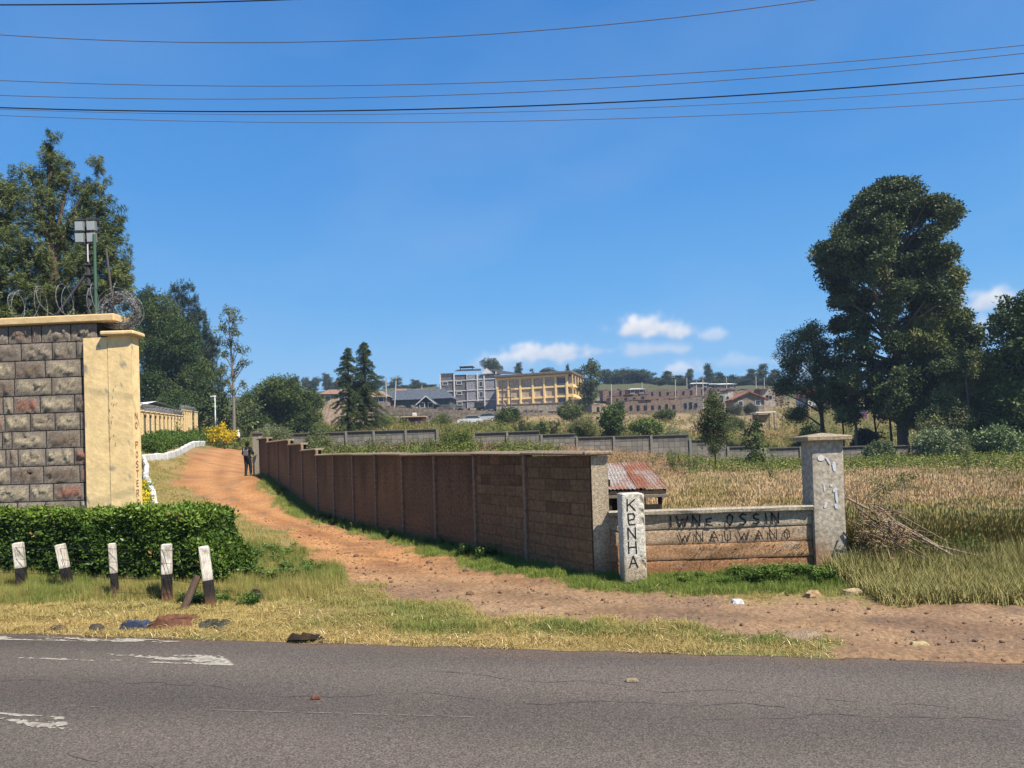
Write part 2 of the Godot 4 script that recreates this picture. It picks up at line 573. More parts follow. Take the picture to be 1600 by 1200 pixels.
func build_ground() -> void:
	var nx := XS.size()
	var pts := PackedVector3Array()
	var cols := PackedColorArray()
	for b in ZS.size():
		for a in nx:
			var k := b * nx + a
			pts.append(Vector3(XS[a], HT[k], ZS[b]))
			cols.append(mixc(turf_colour(XS[a], ZS[b]), soil_colour(XS[a], ZS[b]), SO[k]))
	var g := Geo.new()
	g.sheet(nx, ZS.size(), pts, cols, Vector3.UP)
	tag(piece("ground", g, M.ground), "rolling ground of dry grass and red soil rising to the ridge", "ground", "", "structure")
	# the track: a finer sheet that dips under the turf at its ragged edges
	var xs := line_of(-30.0, 21.0, -14.0, 10.0, 0.11, 1.08, 0.5)
	var zs := line_of(-71.0, -6.2, -18.5, -7.0, 0.11, 1.03, 0.6)
	var id := PackedInt32Array()
	id.resize(xs.size() * zs.size())
	id.fill(-1)
	var s := PackedFloat32Array()
	s.resize(id.size())
	for b in zs.size():
		for a in xs.size():
			s[b * xs.size() + a] = soil_at(xs[a], zs[b])
	var t := Geo.new()
	var w := xs.size()
	for b in zs.size() - 1:
		for a in w - 1:
			var k := b * w + a
			if maxf(maxf(s[k], s[k + 1]), maxf(s[k + w], s[k + w + 1])) < 0.25:
				continue
			var q := [k, k + 1, k + w, k + w + 1]
			for j in 4:
				if id[q[j]] < 0:
					var x := xs[a + j % 2]
					var z := zs[b + j / 2]
					id[q[j]] = t.v.size()
					var e := smoothstep(0.1, -0.25, edge_of_road(x, z))
					var lift := lerpf(-0.05, 0.018, smoothstep(0.2, 0.8, s[q[j]])) * e - 0.08 * (1.0 - e)
					var ru := rut(across(x, z)) if z > -40.0 else 0.0
					var rough := ((0.02 * nz.get_noise_2d(x * 330 + 50, z * 330) + 0.014 * nz.get_noise_2d(x * 800, z * 800)) * (1.0 - 0.75 * ru) - 0.04 * ru) * s[q[j]]
					t.v.append(Vector3(x, gy(x, z) + lift + rough, z))
					t.c.append(soil_colour(x, z))
			t.i.append_array(PackedInt32Array([id[q[0]], id[q[1]], id[q[2]], id[q[1]], id[q[3]], id[q[2]]]))
	t.n.resize(t.v.size())
	t.n.fill(Vector3.ZERO)
	for k in range(0, t.i.size(), 3):
		var m := (t.v[t.i[k + 2]] - t.v[t.i[k]]).cross(t.v[t.i[k + 1]] - t.v[t.i[k]])
		if m.y < 0.0:
			var sw := t.i[k + 1]
			t.i[k + 1] = t.i[k + 2]
			t.i[k + 2] = sw
			m = -m
		for j in 3:
			t.n[t.i[k + j]] += m
	for k in t.n.size():
		t.n[k] = t.n[k].normalized()
	tag(piece("dirt_track", t, M.track), "rutted red murram track climbing away from the road between wall and kerb", "track", "", "structure")

func build_road() -> void:
	var dir := Vector3(1, 0, 0.149).normalized()
	var side := Vector3(-dir.z, 0, dir.x)
	var o := Vector3(0, 0, -8.15)
	var pts := PackedVector3Array()
	var cols := PackedColorArray()
	var us := line_of(-60, 60, -11, 11, 0.2, 1.15, 4.0)
	var vs := PackedFloat32Array([-0.04, 0.0, 0.06, 0.12, 0.2, 0.3, 0.45, 0.6, 0.8, 1.0, 1.2, 1.4, 1.6, 1.8, 2.0, 2.2, 2.5, 2.8, 3.1, 3.5, 4.0, 5.0, 6.0, 8.0, 10.0, 11.5])
	for w in vs:
		for u in us:
			var rag := 0.09 * nz.get_noise_2d(u * 60, 7) + 0.05 * nz.get_noise_2d(u * 250, 90)
			var p := o + dir * u + side * (w + rag * smoothstep(0.5, 0.0, w))
			p.y = -0.02 * p.x + 0.022 - (0.1 if w < 0.0 else 0.0) - 0.02 * smoothstep(0.25, 0.0, w)
			pts.append(p)
			var f := nz.get_noise_2d(p.x * 14, p.z * 40) * 0.5
			var band := 0.5 + 0.5 * cos((w - 1.1) * TAU / 1.9)
			var c := mixc(lin(0.105, 0.095, 0.089), lin(0.165, 0.147, 0.134), band * 0.8 + f + 0.1 + 0.5 * nz.get_noise_2d(p.x * 5 + 40, p.z * 9))
			c = mixc(c, lin(0.19, 0.14, 0.105), smoothstep(0.45, 0.0, w + 0.25 * nz.get_noise_2d(u * 50, w * 90)) * 0.75)
			if u > 4.0:
				c = mixc(c, lin(0.24, 0.15, 0.10), smoothstep(0.8, 0.0, w + 0.4 * nz.get_noise_2d(u * 40, w * 60)) * smoothstep(4.0, 6.5, u))
			cols.append(c)
	var g := Geo.new()
	g.sheet(us.size(), vs.size(), pts, cols, Vector3.UP)
	tag(piece("road", g, M.tar), "worn grey tarmac road across the foreground with crumbling edge", "road", "", "structure")

# a worn painted bar: small flakes of paint left between wear
func paint_bar(label: String, a: Vector2, b: Vector2, wide: float, slant: float, wear: float, fade: float, sd: float, dim := 0.0) -> void:
	var g := Geo.new()
	var len := a.distance_to(b)
	var d := (b - a) / len
	var s := Vector2(-d.y, d.x)
	var cell := 0.016
	var nu := int(len / 0.028)
	var nv := maxi(1, int(wide / cell))
	for y in nv:
		for x in nu:
			var u := (x + 0.5) * 0.028
			var w := (y + 0.5) * cell
			if u > len - slant * (1.0 - w / wide):
				continue
			var keep := nz.get_noise_2d(u * 40 + sd, w * 500 + sd) * 0.9 + nz.get_noise_2d(u * 260 + sd, w * 900) * 0.55 + nz.get_noise_2d(u * 900 + sd, w * 1500) * 0.3
			if keep + fade * (u / len - 0.55) < wear:
				continue
			var p := a + d * u + s * w
			var q := []
			for t in [[-0.5, -0.5], [0.5, -0.5], [0.5, 0.5], [-0.5, 0.5]]:
				var r: Vector2 = p + d * 0.029 * t[0] + s * 0.017 * t[1]
				q.append(Vector3(r.x, -0.02 * r.x + 0.0265, r.y))
			g.col = mixc(lin(0.62, 0.57, 0.47), lin(0.4, 0.36, 0.3), nz.get_noise_2d(u * 300, w * 700) + 0.35)
			g.col = mixc(g.col, lin(0.17, 0.145, 0.13), dim + 0.35 * absf(nz.get_noise_2d(u * 120, w * 300)))
			g.poly(q, Vector3.UP)
	tag(piece("road_marking", g, M.paint), label, "road marking", "worn white road markings", "structure")

# ------------------------------------------------------------------ near walls
func grime(c: Color, x: float, y: float, z: float, top: float, splash := 1.0) -> Color:
	# weathered render: dark algae running down from the coping, red mud splashed up from the ground
	var st := nz.get_noise_3d(x * 260, y * 18, z * 260)
	var bl := nz.get_noise_3d(x * 70, y * 70, z * 70) + 0.35 * nz.get_noise_3d(x * 300, y * 300, z * 300)
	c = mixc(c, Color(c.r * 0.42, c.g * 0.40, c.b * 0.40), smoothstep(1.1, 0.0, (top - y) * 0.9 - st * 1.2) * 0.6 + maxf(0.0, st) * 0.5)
	c = mixc(c, Color(c.r * 1.3, c.g * 1.25, c.b * 1.15), maxf(0.0, bl) * 0.6)
	return mixc(c, lin(0.36, 0.165, 0.075), smoothstep(0.75, 0.05, y + bl * 0.5) * splash)

func wall_sheet(g: Geo, a: Vector3, b: Vector3, bot: float, top_a: float, top_b: float, out: Vector3, base: Color, nx: int, ny: int, splash := 1.0, clean := 0.0) -> void:
	var pts := PackedVector3Array()
	var cols := PackedColorArray()
	for y in ny:
		for x in nx:
			var u := float(x) / (nx - 1)
			var w := float(y) / (ny - 1)
			var p := a.lerp(b, u)
			p.y = lerpf(bot, lerpf(top_a, top_b, u), w)
			p += out * (nz.get_noise_3d(p.x * 90, p.y * 90, p.z * 90) * 0.012)
			pts.append(p)
			cols.append(grime(base, p.x, p.y - gy(p.x, p.z), p.z, lerpf(top_a, top_b, u) - gy(p.x, p.z) + clean, splash))
	g.sheet(nx, ny, pts, cols, out)

func build_long_wall() -> void:
	var o := thing("boundary_wall", "long mud-stained brown boundary wall stepping down along the right of the track", "wall", Vector3(1.37, 0, -12.5))
	var step := Vector3(-1.115, 0, -1.87)
	var out := Vector3(-0.8589, 0, 0.5122)
	var start := Vector3(1.37, 0, -12.5)
	var tops := [2.15, 2.177, 2.204, 2.231, 2.258, 2.285, 2.312, 2.339, 2.57, 2.84, 3.07, 3.07, 3.3]
	var along := step.normalized()
	var turned := Basis(along, Vector3.UP, along.cross(Vector3.UP))
	for k in 13:
		var a := start + step * k
		var b := start + step * (k + 1)
		var bot := minf(gy(a.x, a.z), gy(b.x, b.z)) - 0.25
		var ta: float = tops[k]
		var tb: float = ta + (0.027 if k < 7 else 0.0)
		var g := Geo.new()
		var base := mixc(lin(0.275, 0.152, 0.075), lin(0.21, 0.124, 0.068), rng.randf())
		if k < 2:
			# bare blockwork: every block its own piece over a recessed core
			var core := Geo.new()
			core.col = lin(0.17, 0.10, 0.06)
			core.box((a + b) / 2 - out * 0.083 + Vector3(0, (bot + ta) / 2, 0), Vector3(2.18, ta - bot, 0.15), 0.0, turned)
			piece("wall_core", core, M.plaster, o, -o.position)
			var rows := 10
			var high: float = (ta - 0.0) / rows
			for r in rows:
				var u := -0.21 if r % 2 else 0.0
				while u < 2.15:
					var w0 := maxf(u, 0.02)
					var w1 := minf(u + 0.42, 2.16)
					u += 0.42
					if w1 - w0 < 0.06:
						continue
					var bg := Geo.new()
					var cen := a + along * (w0 + w1) / 2 + Vector3(0, (r + 0.5) * high + 0.027 * k, 0) - out * rf(0.004, 0.009)
					bg.col = grime(mixc(lin(0.25, 0.145, 0.075), lin(0.29, 0.17, 0.088), rng.randf()), cen.x, cen.y, cen.z, ta)
					bg.box(cen, Vector3(w1 - w0 - 0.008, high - 0.008, 0.03), 0.004, turned)
					piece("block", bg, M.plaster, o, -o.position)
		else:
			wall_sheet(g, a, b, bot, ta, tb, out, base, 9, 12)
			wall_sheet(g, a - out * 0.16, b - out * 0.16, bot, ta, tb, -out, base, 2, 2)
			piece("panel", g, M.plaster, o, -o.position)
		var cg := Geo.new()
		cg.col = lin(0.34, 0.26, 0.18)
		var ca := a - along * 0.04
		var cb := b + along * 0.04
		var pts := [[0.085, -0.005], [0.1, 0.03], [0.05, 0.07], [-0.21, 0.075], [-0.235, 0.03], [-0.22, -0.005]]
		var dips := [rf(-0.02, 0.02), 0, 0, 0, 0, 0]
		dips.fill(dips[0])
		for j in pts.size():
			var p0: Array = pts[j]
			var p1: Array = pts[(j + 1) % pts.size()]
			var dip: float = dips[j]
			var q0: Vector3 = ca + out * p0[0] + Vector3(0, ta + p0[1], 0)
			var q1: Vector3 = ca + out * p1[0] + Vector3(0, ta + p1[1], 0)
			var q2: Vector3 = cb + out * p1[0] + Vector3(0, tb + p1[1] + dip, 0)
			var q3: Vector3 = cb + out * p0[0] + Vector3(0, tb + p0[1] + dip, 0)
			cg.col = mixc(lin(0.30, 0.22, 0.15), lin(0.42, 0.33, 0.23), rng.randf())
			cg.poly([q0, q1, q2, q3], out * (p0[0] + p1[0] + 0.13) + Vector3.UP * (p0[1] + p1[1] - 0.05))
		var ends := [[], []]
		for p in pts:
			ends[0].append(ca + out * p[0] + Vector3(0, ta + p[1], 0))
			ends[1].append(cb + out * p[0] + Vector3(0, tb + p[1], 0))
		cg.poly(ends[0], -along)
		cg.poly(ends[1], along)
		piece("coping", cg, M.concrete, o, -o.position)
		if k > 0:
			var pg := Geo.new()
			pg.col = lin(0.34, 0.225, 0.15)
			pg.box(a + out * 0.012 + Vector3(0, (bot + ta - 0.01) / 2, 0), Vector3(0.085, ta - 0.01 - bot, 0.1), 0.012, turned)
			piece("post", pg, M.plaster, o, -o.position)
	# the end face by the road: a pale concrete pillar
	var e := Geo.new()
	var z0 := -12.44
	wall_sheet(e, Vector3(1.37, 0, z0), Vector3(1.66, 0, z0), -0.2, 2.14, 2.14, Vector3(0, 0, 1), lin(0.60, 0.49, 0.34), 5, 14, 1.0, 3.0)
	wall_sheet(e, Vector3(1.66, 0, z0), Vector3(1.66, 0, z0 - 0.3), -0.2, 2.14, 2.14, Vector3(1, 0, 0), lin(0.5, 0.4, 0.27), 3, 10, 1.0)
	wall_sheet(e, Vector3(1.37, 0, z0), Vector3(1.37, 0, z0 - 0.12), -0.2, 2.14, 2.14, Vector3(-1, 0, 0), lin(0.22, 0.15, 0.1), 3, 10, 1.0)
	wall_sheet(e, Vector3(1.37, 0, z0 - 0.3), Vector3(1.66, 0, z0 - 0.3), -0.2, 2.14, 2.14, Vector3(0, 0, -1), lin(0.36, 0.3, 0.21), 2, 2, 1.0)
	piece("end_pillar", e, M.concrete, o, -o.position)
	var f := Geo.new()
	f.col = lin(0.36, 0.28, 0.2)
	f.box(Vector3(1.49, 2.185, -12.52), Vector3(0.5, 0.07, 0.36), 0.02)
	piece("pillar_cap", f, M.concrete, o, -o.position)
	# the taller pale post where the wall stops
	var p := start + step * 13 + Vector3(-0.35, 0, -0.75)
	var t := thing("gate_post", "pale concrete post with a dark cap at the far end of the stepped wall", "post", ground_at(p.x, p.z))
	var tg := Geo.new()
	tg.col = lin(0.42, 0.36, 0.27)
	tg.box(Vector3(0, 1.05, 0), Vector3(0.4, 2.5, 0.36), 0.02)
	piece("shaft", tg, M.concrete, t)
	var tc := Geo.new()
	tc.col = lin(0.16, 0.13, 0.1)
	tc.box(Vector3(0, 2.36, 0), Vector3(0.54, 0.12, 0.5), 0.02)
	piece("cap", tc, M.concrete, t)

# letters as brush strokes: points in a box one unit high
const STROKES := {
	"K": [[[0, 0], [0.02, 1]], [[0.62, 0.95], [0.06, 0.45]], [[0.2, 0.55], [0.68, 0.0]]],
	"e": [[[0.05, 0.95], [0.5, 0.98], [0.6, 0.75], [0.5, 0.5], [0.08, 0.42]], [[0.05, 0.95], [0.06, 0.2], [0.15, 0.02], [0.6, 0.06]]],
	"N": [[[0, 0], [0.0, 1], [0.6, 0.03], [0.6, 1]]],
	"H": [[[0, 0], [0, 1]], [[0.64, 0], [0.62, 1]], [[0, 0.52], [0.63, 0.54]]],
	"A": [[[0, 0], [0.34, 1], [0.7, 0]], [[0.13, 0.36], [0.56, 0.36]]],
	"I": [[[0.1, 0], [0.06, 1]]],
	"W": [[[0, 1], [0.22, 0.02], [0.42, 0.7], [0.6, 0.0], [0.82, 1]]],
	"E": [[[0.5, 1], [0.08, 0.96], [0.05, 0.5], [0.08, 0.04], [0.55, 0.02]], [[0.06, 0.52], [0.46, 0.55]]],
	"O": [[[0.3, 1], [0.06, 0.78], [0.04, 0.3], [0.28, 0.0], [0.52, 0.26], [0.55, 0.74], [0.3, 1]]],
	"S": [[[0.55, 0.9], [0.3, 1], [0.05, 0.82], [0.12, 0.58], [0.48, 0.42], [0.55, 0.18], [0.3, 0.0], [0.02, 0.1]]],
	"U": [[[0.02, 1], [0.05, 0.2], [0.3, 0.0], [0.55, 0.22], [0.58, 1]]],
	"P": [[[0, 0], [0, 1], [0.45, 0.96], [0.56, 0.74], [0.42, 0.52], [0.02, 0.48]]],
	"T": [[[0, 1], [0.6, 1]], [[0.3, 1], [0.3, 0]]],
	"R": [[[0, 0], [0, 1], [0.45, 0.96], [0.55, 0.74], [0.4, 0.52], [0.02, 0.48]], [[0.25, 0.48], [0.6, 0]]],
	".": [[[0.02, 0.03], [0.12, 0.02]]],
}

func stroke_letter(g: Geo, ch: String, at: Vector3, right: Vector3, up: Vector3, out: Vector3, high: float, wide: float, thick: float, shake := 0.0) -> void:
	for line in STROKES.get(ch, []):
		var pts := []
		for p in line:
			pts.append(at + right * (p[0] * wide + rf(-shake, shake)) + up * (p[1] * high + rf(-shake, shake)))
		for k in pts.size() - 1:
			var d: Vector3 = (pts[k + 1] - pts[k]).normalized()
			var s := d.cross(out).normalized() * thick * 0.5
			var e := d * thick * 0.42
			g.poly([pts[k] - e * 0.6 - s, pts[k] - e - s * 0.4, pts[k] - e + s * 0.4, pts[k] - e * 0.6 + s, pts[k + 1] + e * 0.6 + s, pts[k + 1] + e + s * 0.4, pts[k + 1] + e - s * 0.4, pts[k + 1] + e * 0.6 - s], out)

func build_front_wall() -> void:
	var o := thing("low_wall", "low wall of four stacked concrete slabs with black graffiti between post and pillar", "wall", Vector3(3.4, 0, -12.5))
	for k in 4:
		var g := Geo.new()
		var z: float = -12.46 + [0.0, 0.012, -0.006, 0.014][k]
		var y0: float = k * 0.272 - (0.15 if k == 0 else 0.0) + 0.006
		var y1: float = (k + 1) * 0.272 - 0.006
		var base: Color = [lin(0.46, 0.235, 0.115), lin(0.53, 0.305, 0.165), lin(0.53, 0.38, 0.25), lin(0.52, 0.43, 0.32)][k]
		var pts := PackedVector3Array()
		var cols := PackedColorArray()
		for y in 9:
			for x in 61:
				var p := Vector3(lerpf(1.64, 5.2, x / 60.0), lerpf(y0, y1, y / 8.0), z)
				var e := minf(p.y - y0, y1 - p.y)
				p.z += nz.get_noise_2d(p.x * 110, p.y * 110 + k * 77) * 0.016 - 0.012 * smoothstep(0.016, 0.0, e)
				pts.append(p)
				var f := nz.get_noise_2d(p.x * 90 + 31, p.y * 240)
				var c := mixc(base, Color(base.r * 0.55, base.g * 0.52, base.b * 0.5), maxf(0.0, f) * 1.6)
				c = mixc(c, lin(0.47, 0.4, 0.31), smoothstep(0.25, 0.5, nz.get_noise_2d(p.x * 150 + 9, p.y * 300 + k * 40)) * 0.6)
				cols.append(mixc(c, lin(0.38, 0.19, 0.09), smoothstep(0.45, 0.0, p.y) * 0.5))
		g.sheet(61, 9, pts, cols, Vector3(0, 0, 1))
		g.col = base
		g.poly([Vector3(1.64, y1, z - 0.01), Vector3(5.2, y1, z - 0.01), Vector3(5.2, y1, z - 0.09), Vector3(1.64, y1, z - 0.09)], Vector3.UP)
		g.poly([Vector3(1.64, y0, z - 0.01), Vector3(5.2, y0, z - 0.01), Vector3(5.2, y0, z - 0.09), Vector3(1.64, y0, z - 0.09)], Vector3.DOWN)
		g.poly([Vector3(1.64, y0, z - 0.09), Vector3(5.2, y0, z - 0.09), Vector3(5.2, y1, z - 0.09), Vector3(1.64, y1, z - 0.09)], Vector3.FORWARD)
		piece("slab", g, M.concrete, o, -o.position)
	var cg := Geo.new()
	var cp := PackedVector3Array()
	for x in 50:
		for r in [[0.0, 0.0], [0.008, 0.055], [-0.03, 0.075], [-0.2, 0.075], [-0.23, 0.05], [-0.23, 0.0], [0.0, 0.0]]:
			var px := lerpf(1.64, 5.2, x / 49.0)
			cp.append(Vector3(px, 1.088 + r[1] + 0.012 * nz.get_noise_2d(px * 160, r[1] * 900), -12.36 + r[0] + 0.03 * nz.get_noise_2d(px * 130 + 70, r[1] * 300)))
	cg.col = lin(0.47, 0.41, 0.31)
	for x in 49:
		for r in 6:
			var k := x * 7 + r
			cg.poly([cp[k], cp[k + 7], cp[k + 8], cp[k + 1]], (cp[k] + cp[k + 8]) / 2 - Vector3(cp[k].x, 1.12, -12.47))
	piece("coping", cg, M.concrete, o, -o.position)
	var ink := Geo.new()
	ink.col = lin(0.02, 0.018, 0.018)
	var x := 2.72
	for ch in "IWNE.OSSIN":
		var w: float = {"I": 0.07, "W": 0.26, ".": 0.1}.get(ch, 0.2)
		var h: float = 0.12 if ch == "E" else 0.18
		stroke_letter(ink, ch, Vector3(x, 0.862, -12.428), Vector3.RIGHT, Vector3.UP, Vector3.BACK, h, w, 0.026, 0.008)
		x += w + 0.03
	piece("graffiti", ink, M.plain, o, -o.position)
	var ink2 := Geo.new()
	ink2.col = lin(0.028, 0.022, 0.02)
	x = 2.86
	for ch in "WNAUWANO":
		var w: float = 0.25 if ch == "W" else 0.19
		stroke_letter(ink2, ch, Vector3(x, 0.585, -12.442), Vector3.RIGHT, Vector3.UP, Vector3.BACK, 0.17, w, 0.018, 0.01)
		x += w + 0.055
	piece("graffiti", ink2, M.plain, o, -o.position)

	# road reserve post
	var b := thing("marker_post", "whitewashed concrete marker post lettered down its face beside the low wall", "marker post", Vector3(1.97, 0, -11.98))
	b.rotation = Vector3(0, 0.05, 0.006)
	var s := Geo.new()
	var hh := 1.49
	for face in 4:
		var dirs := [Vector3.BACK, Vector3.RIGHT, Vector3.FORWARD, Vector3.LEFT]
		var out: Vector3 = dirs[face]
		var rt := Vector3.UP.cross(out)
		var pts := PackedVector3Array()
		var cols := PackedColorArray()
		for y in 50:
			for q in 14:
				var u := (q / 13.0 - 0.5) * 0.385
				var yy := lerpf(-0.2, hh, y / 49.0)
				var p := out * 0.1925 + rt * u + Vector3.UP * yy
				var pit := smoothstep(0.12, 0.4, nz.get_noise_3d(p.x * 700, p.y * 700, p.z * 700)) * smoothstep(-0.02, 0.17, u + 0.06 * nz.get_noise_2d(yy * 100, 5))
				var rim := smoothstep(0.175, 0.1925, absf(u))
				p -= out * (pit * 0.022 + rim * 0.012) + rt * signf(u) * rim * (0.008 + 0.012 * absf(nz.get_noise_2d(yy * 300, face * 50)))
				pts.append(p)
				var c := mixc(lin(0.80, 0.76, 0.66), lin(0.40, 0.34, 0.26), pit * 0.9 + maxf(0.0, nz.get_noise_2d(u * 300, yy * 160)) * 0.45)
				cols.append(mixc(c, lin(0.46, 0.33, 0.19), smoothstep(0.55, 0.05, yy + 0.3 * nz.get_noise_2d(u * 200, yy * 150)) * 0.75))
		s.sheet(14, 50, pts, cols, out)
	s.col = lin(0.8, 0.76, 0.66)
	s.box(Vector3(0, hh - 0.02, 0), Vector3(0.36, 0.06, 0.36), 0.02)
	piece("shaft", s, M.concrete, b)
	var paint := Geo.new()
	paint.col = lin(0.02, 0.017, 0.016)
	var y := 1.22
	for ch in "KeNHA":
		stroke_letter(paint, ch, Vector3(-0.1, y, 0.197), Vector3.RIGHT, Vector3.UP, Vector3.BACK, 0.19, 0.2, 0.022, 0.003)
		y -= 0.235
	piece("lettering", paint, M.plain, b)

	# gate pillar on the right
	var r := thing("gate_pillar", "grey concrete gate pillar with torn white poster scraps and flat cap", "pillar", Vector3(5.49, 0, -12.62), -0.05)
	var pg := Geo.new()
	for face in 4:
		var out: Vector3 = [Vector3.BACK, Vector3.RIGHT, Vector3.FORWARD, Vector3.LEFT][face]
		var rt := Vector3.UP.cross(out)
		var pts := PackedVector3Array()
		var cols := PackedColorArray()
		for yy in 40:
			for q in 12:
				var u := (q / 11.0 - 0.5) * 0.54
				var h := lerpf(-0.2, 2.28, yy / 39.0)
				var p := out * 0.27 + rt * u + Vector3.UP * h
				p -= out * (0.006 * nz.get_noise_3d(p.x * 150, p.y * 150, p.z * 150))
				if absf(u) > 0.265:
					p -= out * 0.008 + rt * signf(u) * 0.006
				pts.append(p)
				var f := nz.get_noise_3d(p.x * 120, p.y * 60, p.z * 120)
				var c := mixc(lin(0.56, 0.49, 0.39), lin(0.46, 0.4, 0.315), f + 0.3)
				c = mixc(c, lin(0.36, 0.2, 0.105), smoothstep(0.8, 0.25, h + f * 0.35) * 0.85)
				cols.append(c)
		pg.sheet(12, 40, pts, cols, out)
	piece("shaft", pg, M.plaster, r)
	var pc := Geo.new()
	pc.col = lin(0.44, 0.36, 0.25)
	pc.box(Vector3(0, 2.32, 0), Vector3(0.76, 0.085, 0.76), 0.015)
	for k in 4:
		var a := Vector3(0.365, 2.362, 0.365).rotated(Vector3.UP, 0)
		var cs := [Vector3(a.x, a.y, a.z), Vector3(a.x, a.y, -a.z), Vector3(-a.x, a.y, -a.z), Vector3(-a.x, a.y, a.z)]
		pc.poly([cs[k], cs[(k + 1) % 4], Vector3(0, 2.42, 0)], Vector3(cs[k].x + cs[(k + 1) % 4].x, 1.5, cs[k].z + cs[(k + 1) % 4].z))
	piece("cap", pc, M.concrete, r)
	var scraps := [[-0.12, 1.98, 0.12, 0.12, 0.0], [0.0, 1.93, 0.035, 0.16, 0.5], [0.1, 1.83, 0.07, 0.2, 0.05], [-0.08, 1.46, 0.03, 0.15, 0.1], [0.04, 1.5, 0.05, 0.05, 0.6], [0.1, 1.42, 0.1, 0.07, 0.8], [0.12, 1.3, 0.045, 0.26, 0.1], [-0.07, 1.16, 0.05, 0.12, -0.4], [0.11, 1.14, 0.06, 0.1, 0.3]]
	for sc in scraps:
		var q := Geo.new()
		q.col = mixc(lin(0.6, 0.59, 0.57), lin(0.5, 0.54, 0.62), rng.randf())
		var pts := []
		for k in 9:
			var a := TAU * k / 9.0
			var d := Vector2(cos(a) * sc[2] * 0.5, sin(a) * sc[3] * 0.5) * rf(0.86, 1.08)
			d = d.rotated(sc[4])
			pts.append(Vector3(sc[0] + d.x, sc[1] + d.y, 0.2785))
		q.poly(pts, Vector3.BACK)
		piece("poster_scrap", q, M.plain, r)

func build_hut() -> void:
	var o := thing("hut", "small open guard hut with a rusty tin roof behind the low wall", "hut", Vector3(2.35, 0, -14.6))
	var roof := Geo.new()
	var a := Vector3(-0.58, 1.47, 0.85)
	var b := Vector3(0.64, 1.46, 0.85)
	var c := Vector3(0.52, 1.93, -0.85)
	var d := Vector3(-0.5, 1.95, -0.85)
	for half in 2:
		var u0 := 0.0 if half == 0 else 0.505
		var u1 := 0.5 if half == 0 else 1.0
		var pts := PackedVector3Array()
		var cols := PackedColorArray()
		for y in 12:
			for x in 33:
				var u := lerpf(u0, u1, x / 32.0)
				var w := y / 11.0
				var p := a.lerp(b, u).lerp(d.lerp(c, u), w)
				p.y += 0.011 * cos((u - u0) * TAU * 8.0 / 0.5) + half * 0.012
				p.z += 0.02 * nz.get_noise_1d(u * 500) * (1.0 - w)
				pts.append(p)
				var f := nz.get_noise_2d(u * 130 + half * 40, w * 110) + (0.25 if half else 0.0) + 0.3 * (1.0 - w) - 0.1
				cols.append(mixc(lin(0.72, 0.62, 0.56), lin(0.52, 0.21, 0.11), f * 1.4 + 0.25))
		var g := Geo.new()
		g.sheet(33, 12, pts, cols, Vector3.UP)
		piece("roof_sheet", g, M.rusty, o)
	roof.col = lin(0.075, 0.055, 0.045)
	roof.box(Vector3(0.03, 1.40, 0.8), Vector3(1.16, 0.09, 0.05), 0.008)
	roof.box(Vector3(0.0, 1.83, -0.75), Vector3(1.0, 0.09, 0.05), 0.008)
	piece("fascia", roof, M.wood, o)
	var edge := Geo.new()
	edge.col = lin(0.25, 0.2, 0.16)
	edge.box(Vector3(0.03, 1.32, 0.815), Vector3(1.2, 0.06, 0.03), 0.006)
	piece("rail", edge, M.wood, o)
	for p in [[-0.48, 0.72, 1.4], [0.5, 0.72, 1.4], [-0.45, -0.7, 1.85], [0.45, -0.7, 1.85]]:
		var g := Geo.new()
		g.col = lin(0.06, 0.045, 0.036)
		g.box(Vector3(p[0], p[2] / 2, p[1]), Vector3(0.07, p[2], 0.07), 0.008)
		piece("post", g, M.wood, o)
	for s in [[Vector3(0, 0.75, -0.74), Vector3(0.95, 2.0, 0.03)], [Vector3(-0.47, 0.7, 0), Vector3(0.03, 1.9, 1.4)], [Vector3(0.14, 0.5, 0.74), Vector3(0.65, 1.3, 0.03)]]:
		var g := Geo.new()
		g.col = lin(0.045, 0.035, 0.03)
		g.box(s[0], s[1], 0.004)
		piece("board_wall", g, M.wood, o)

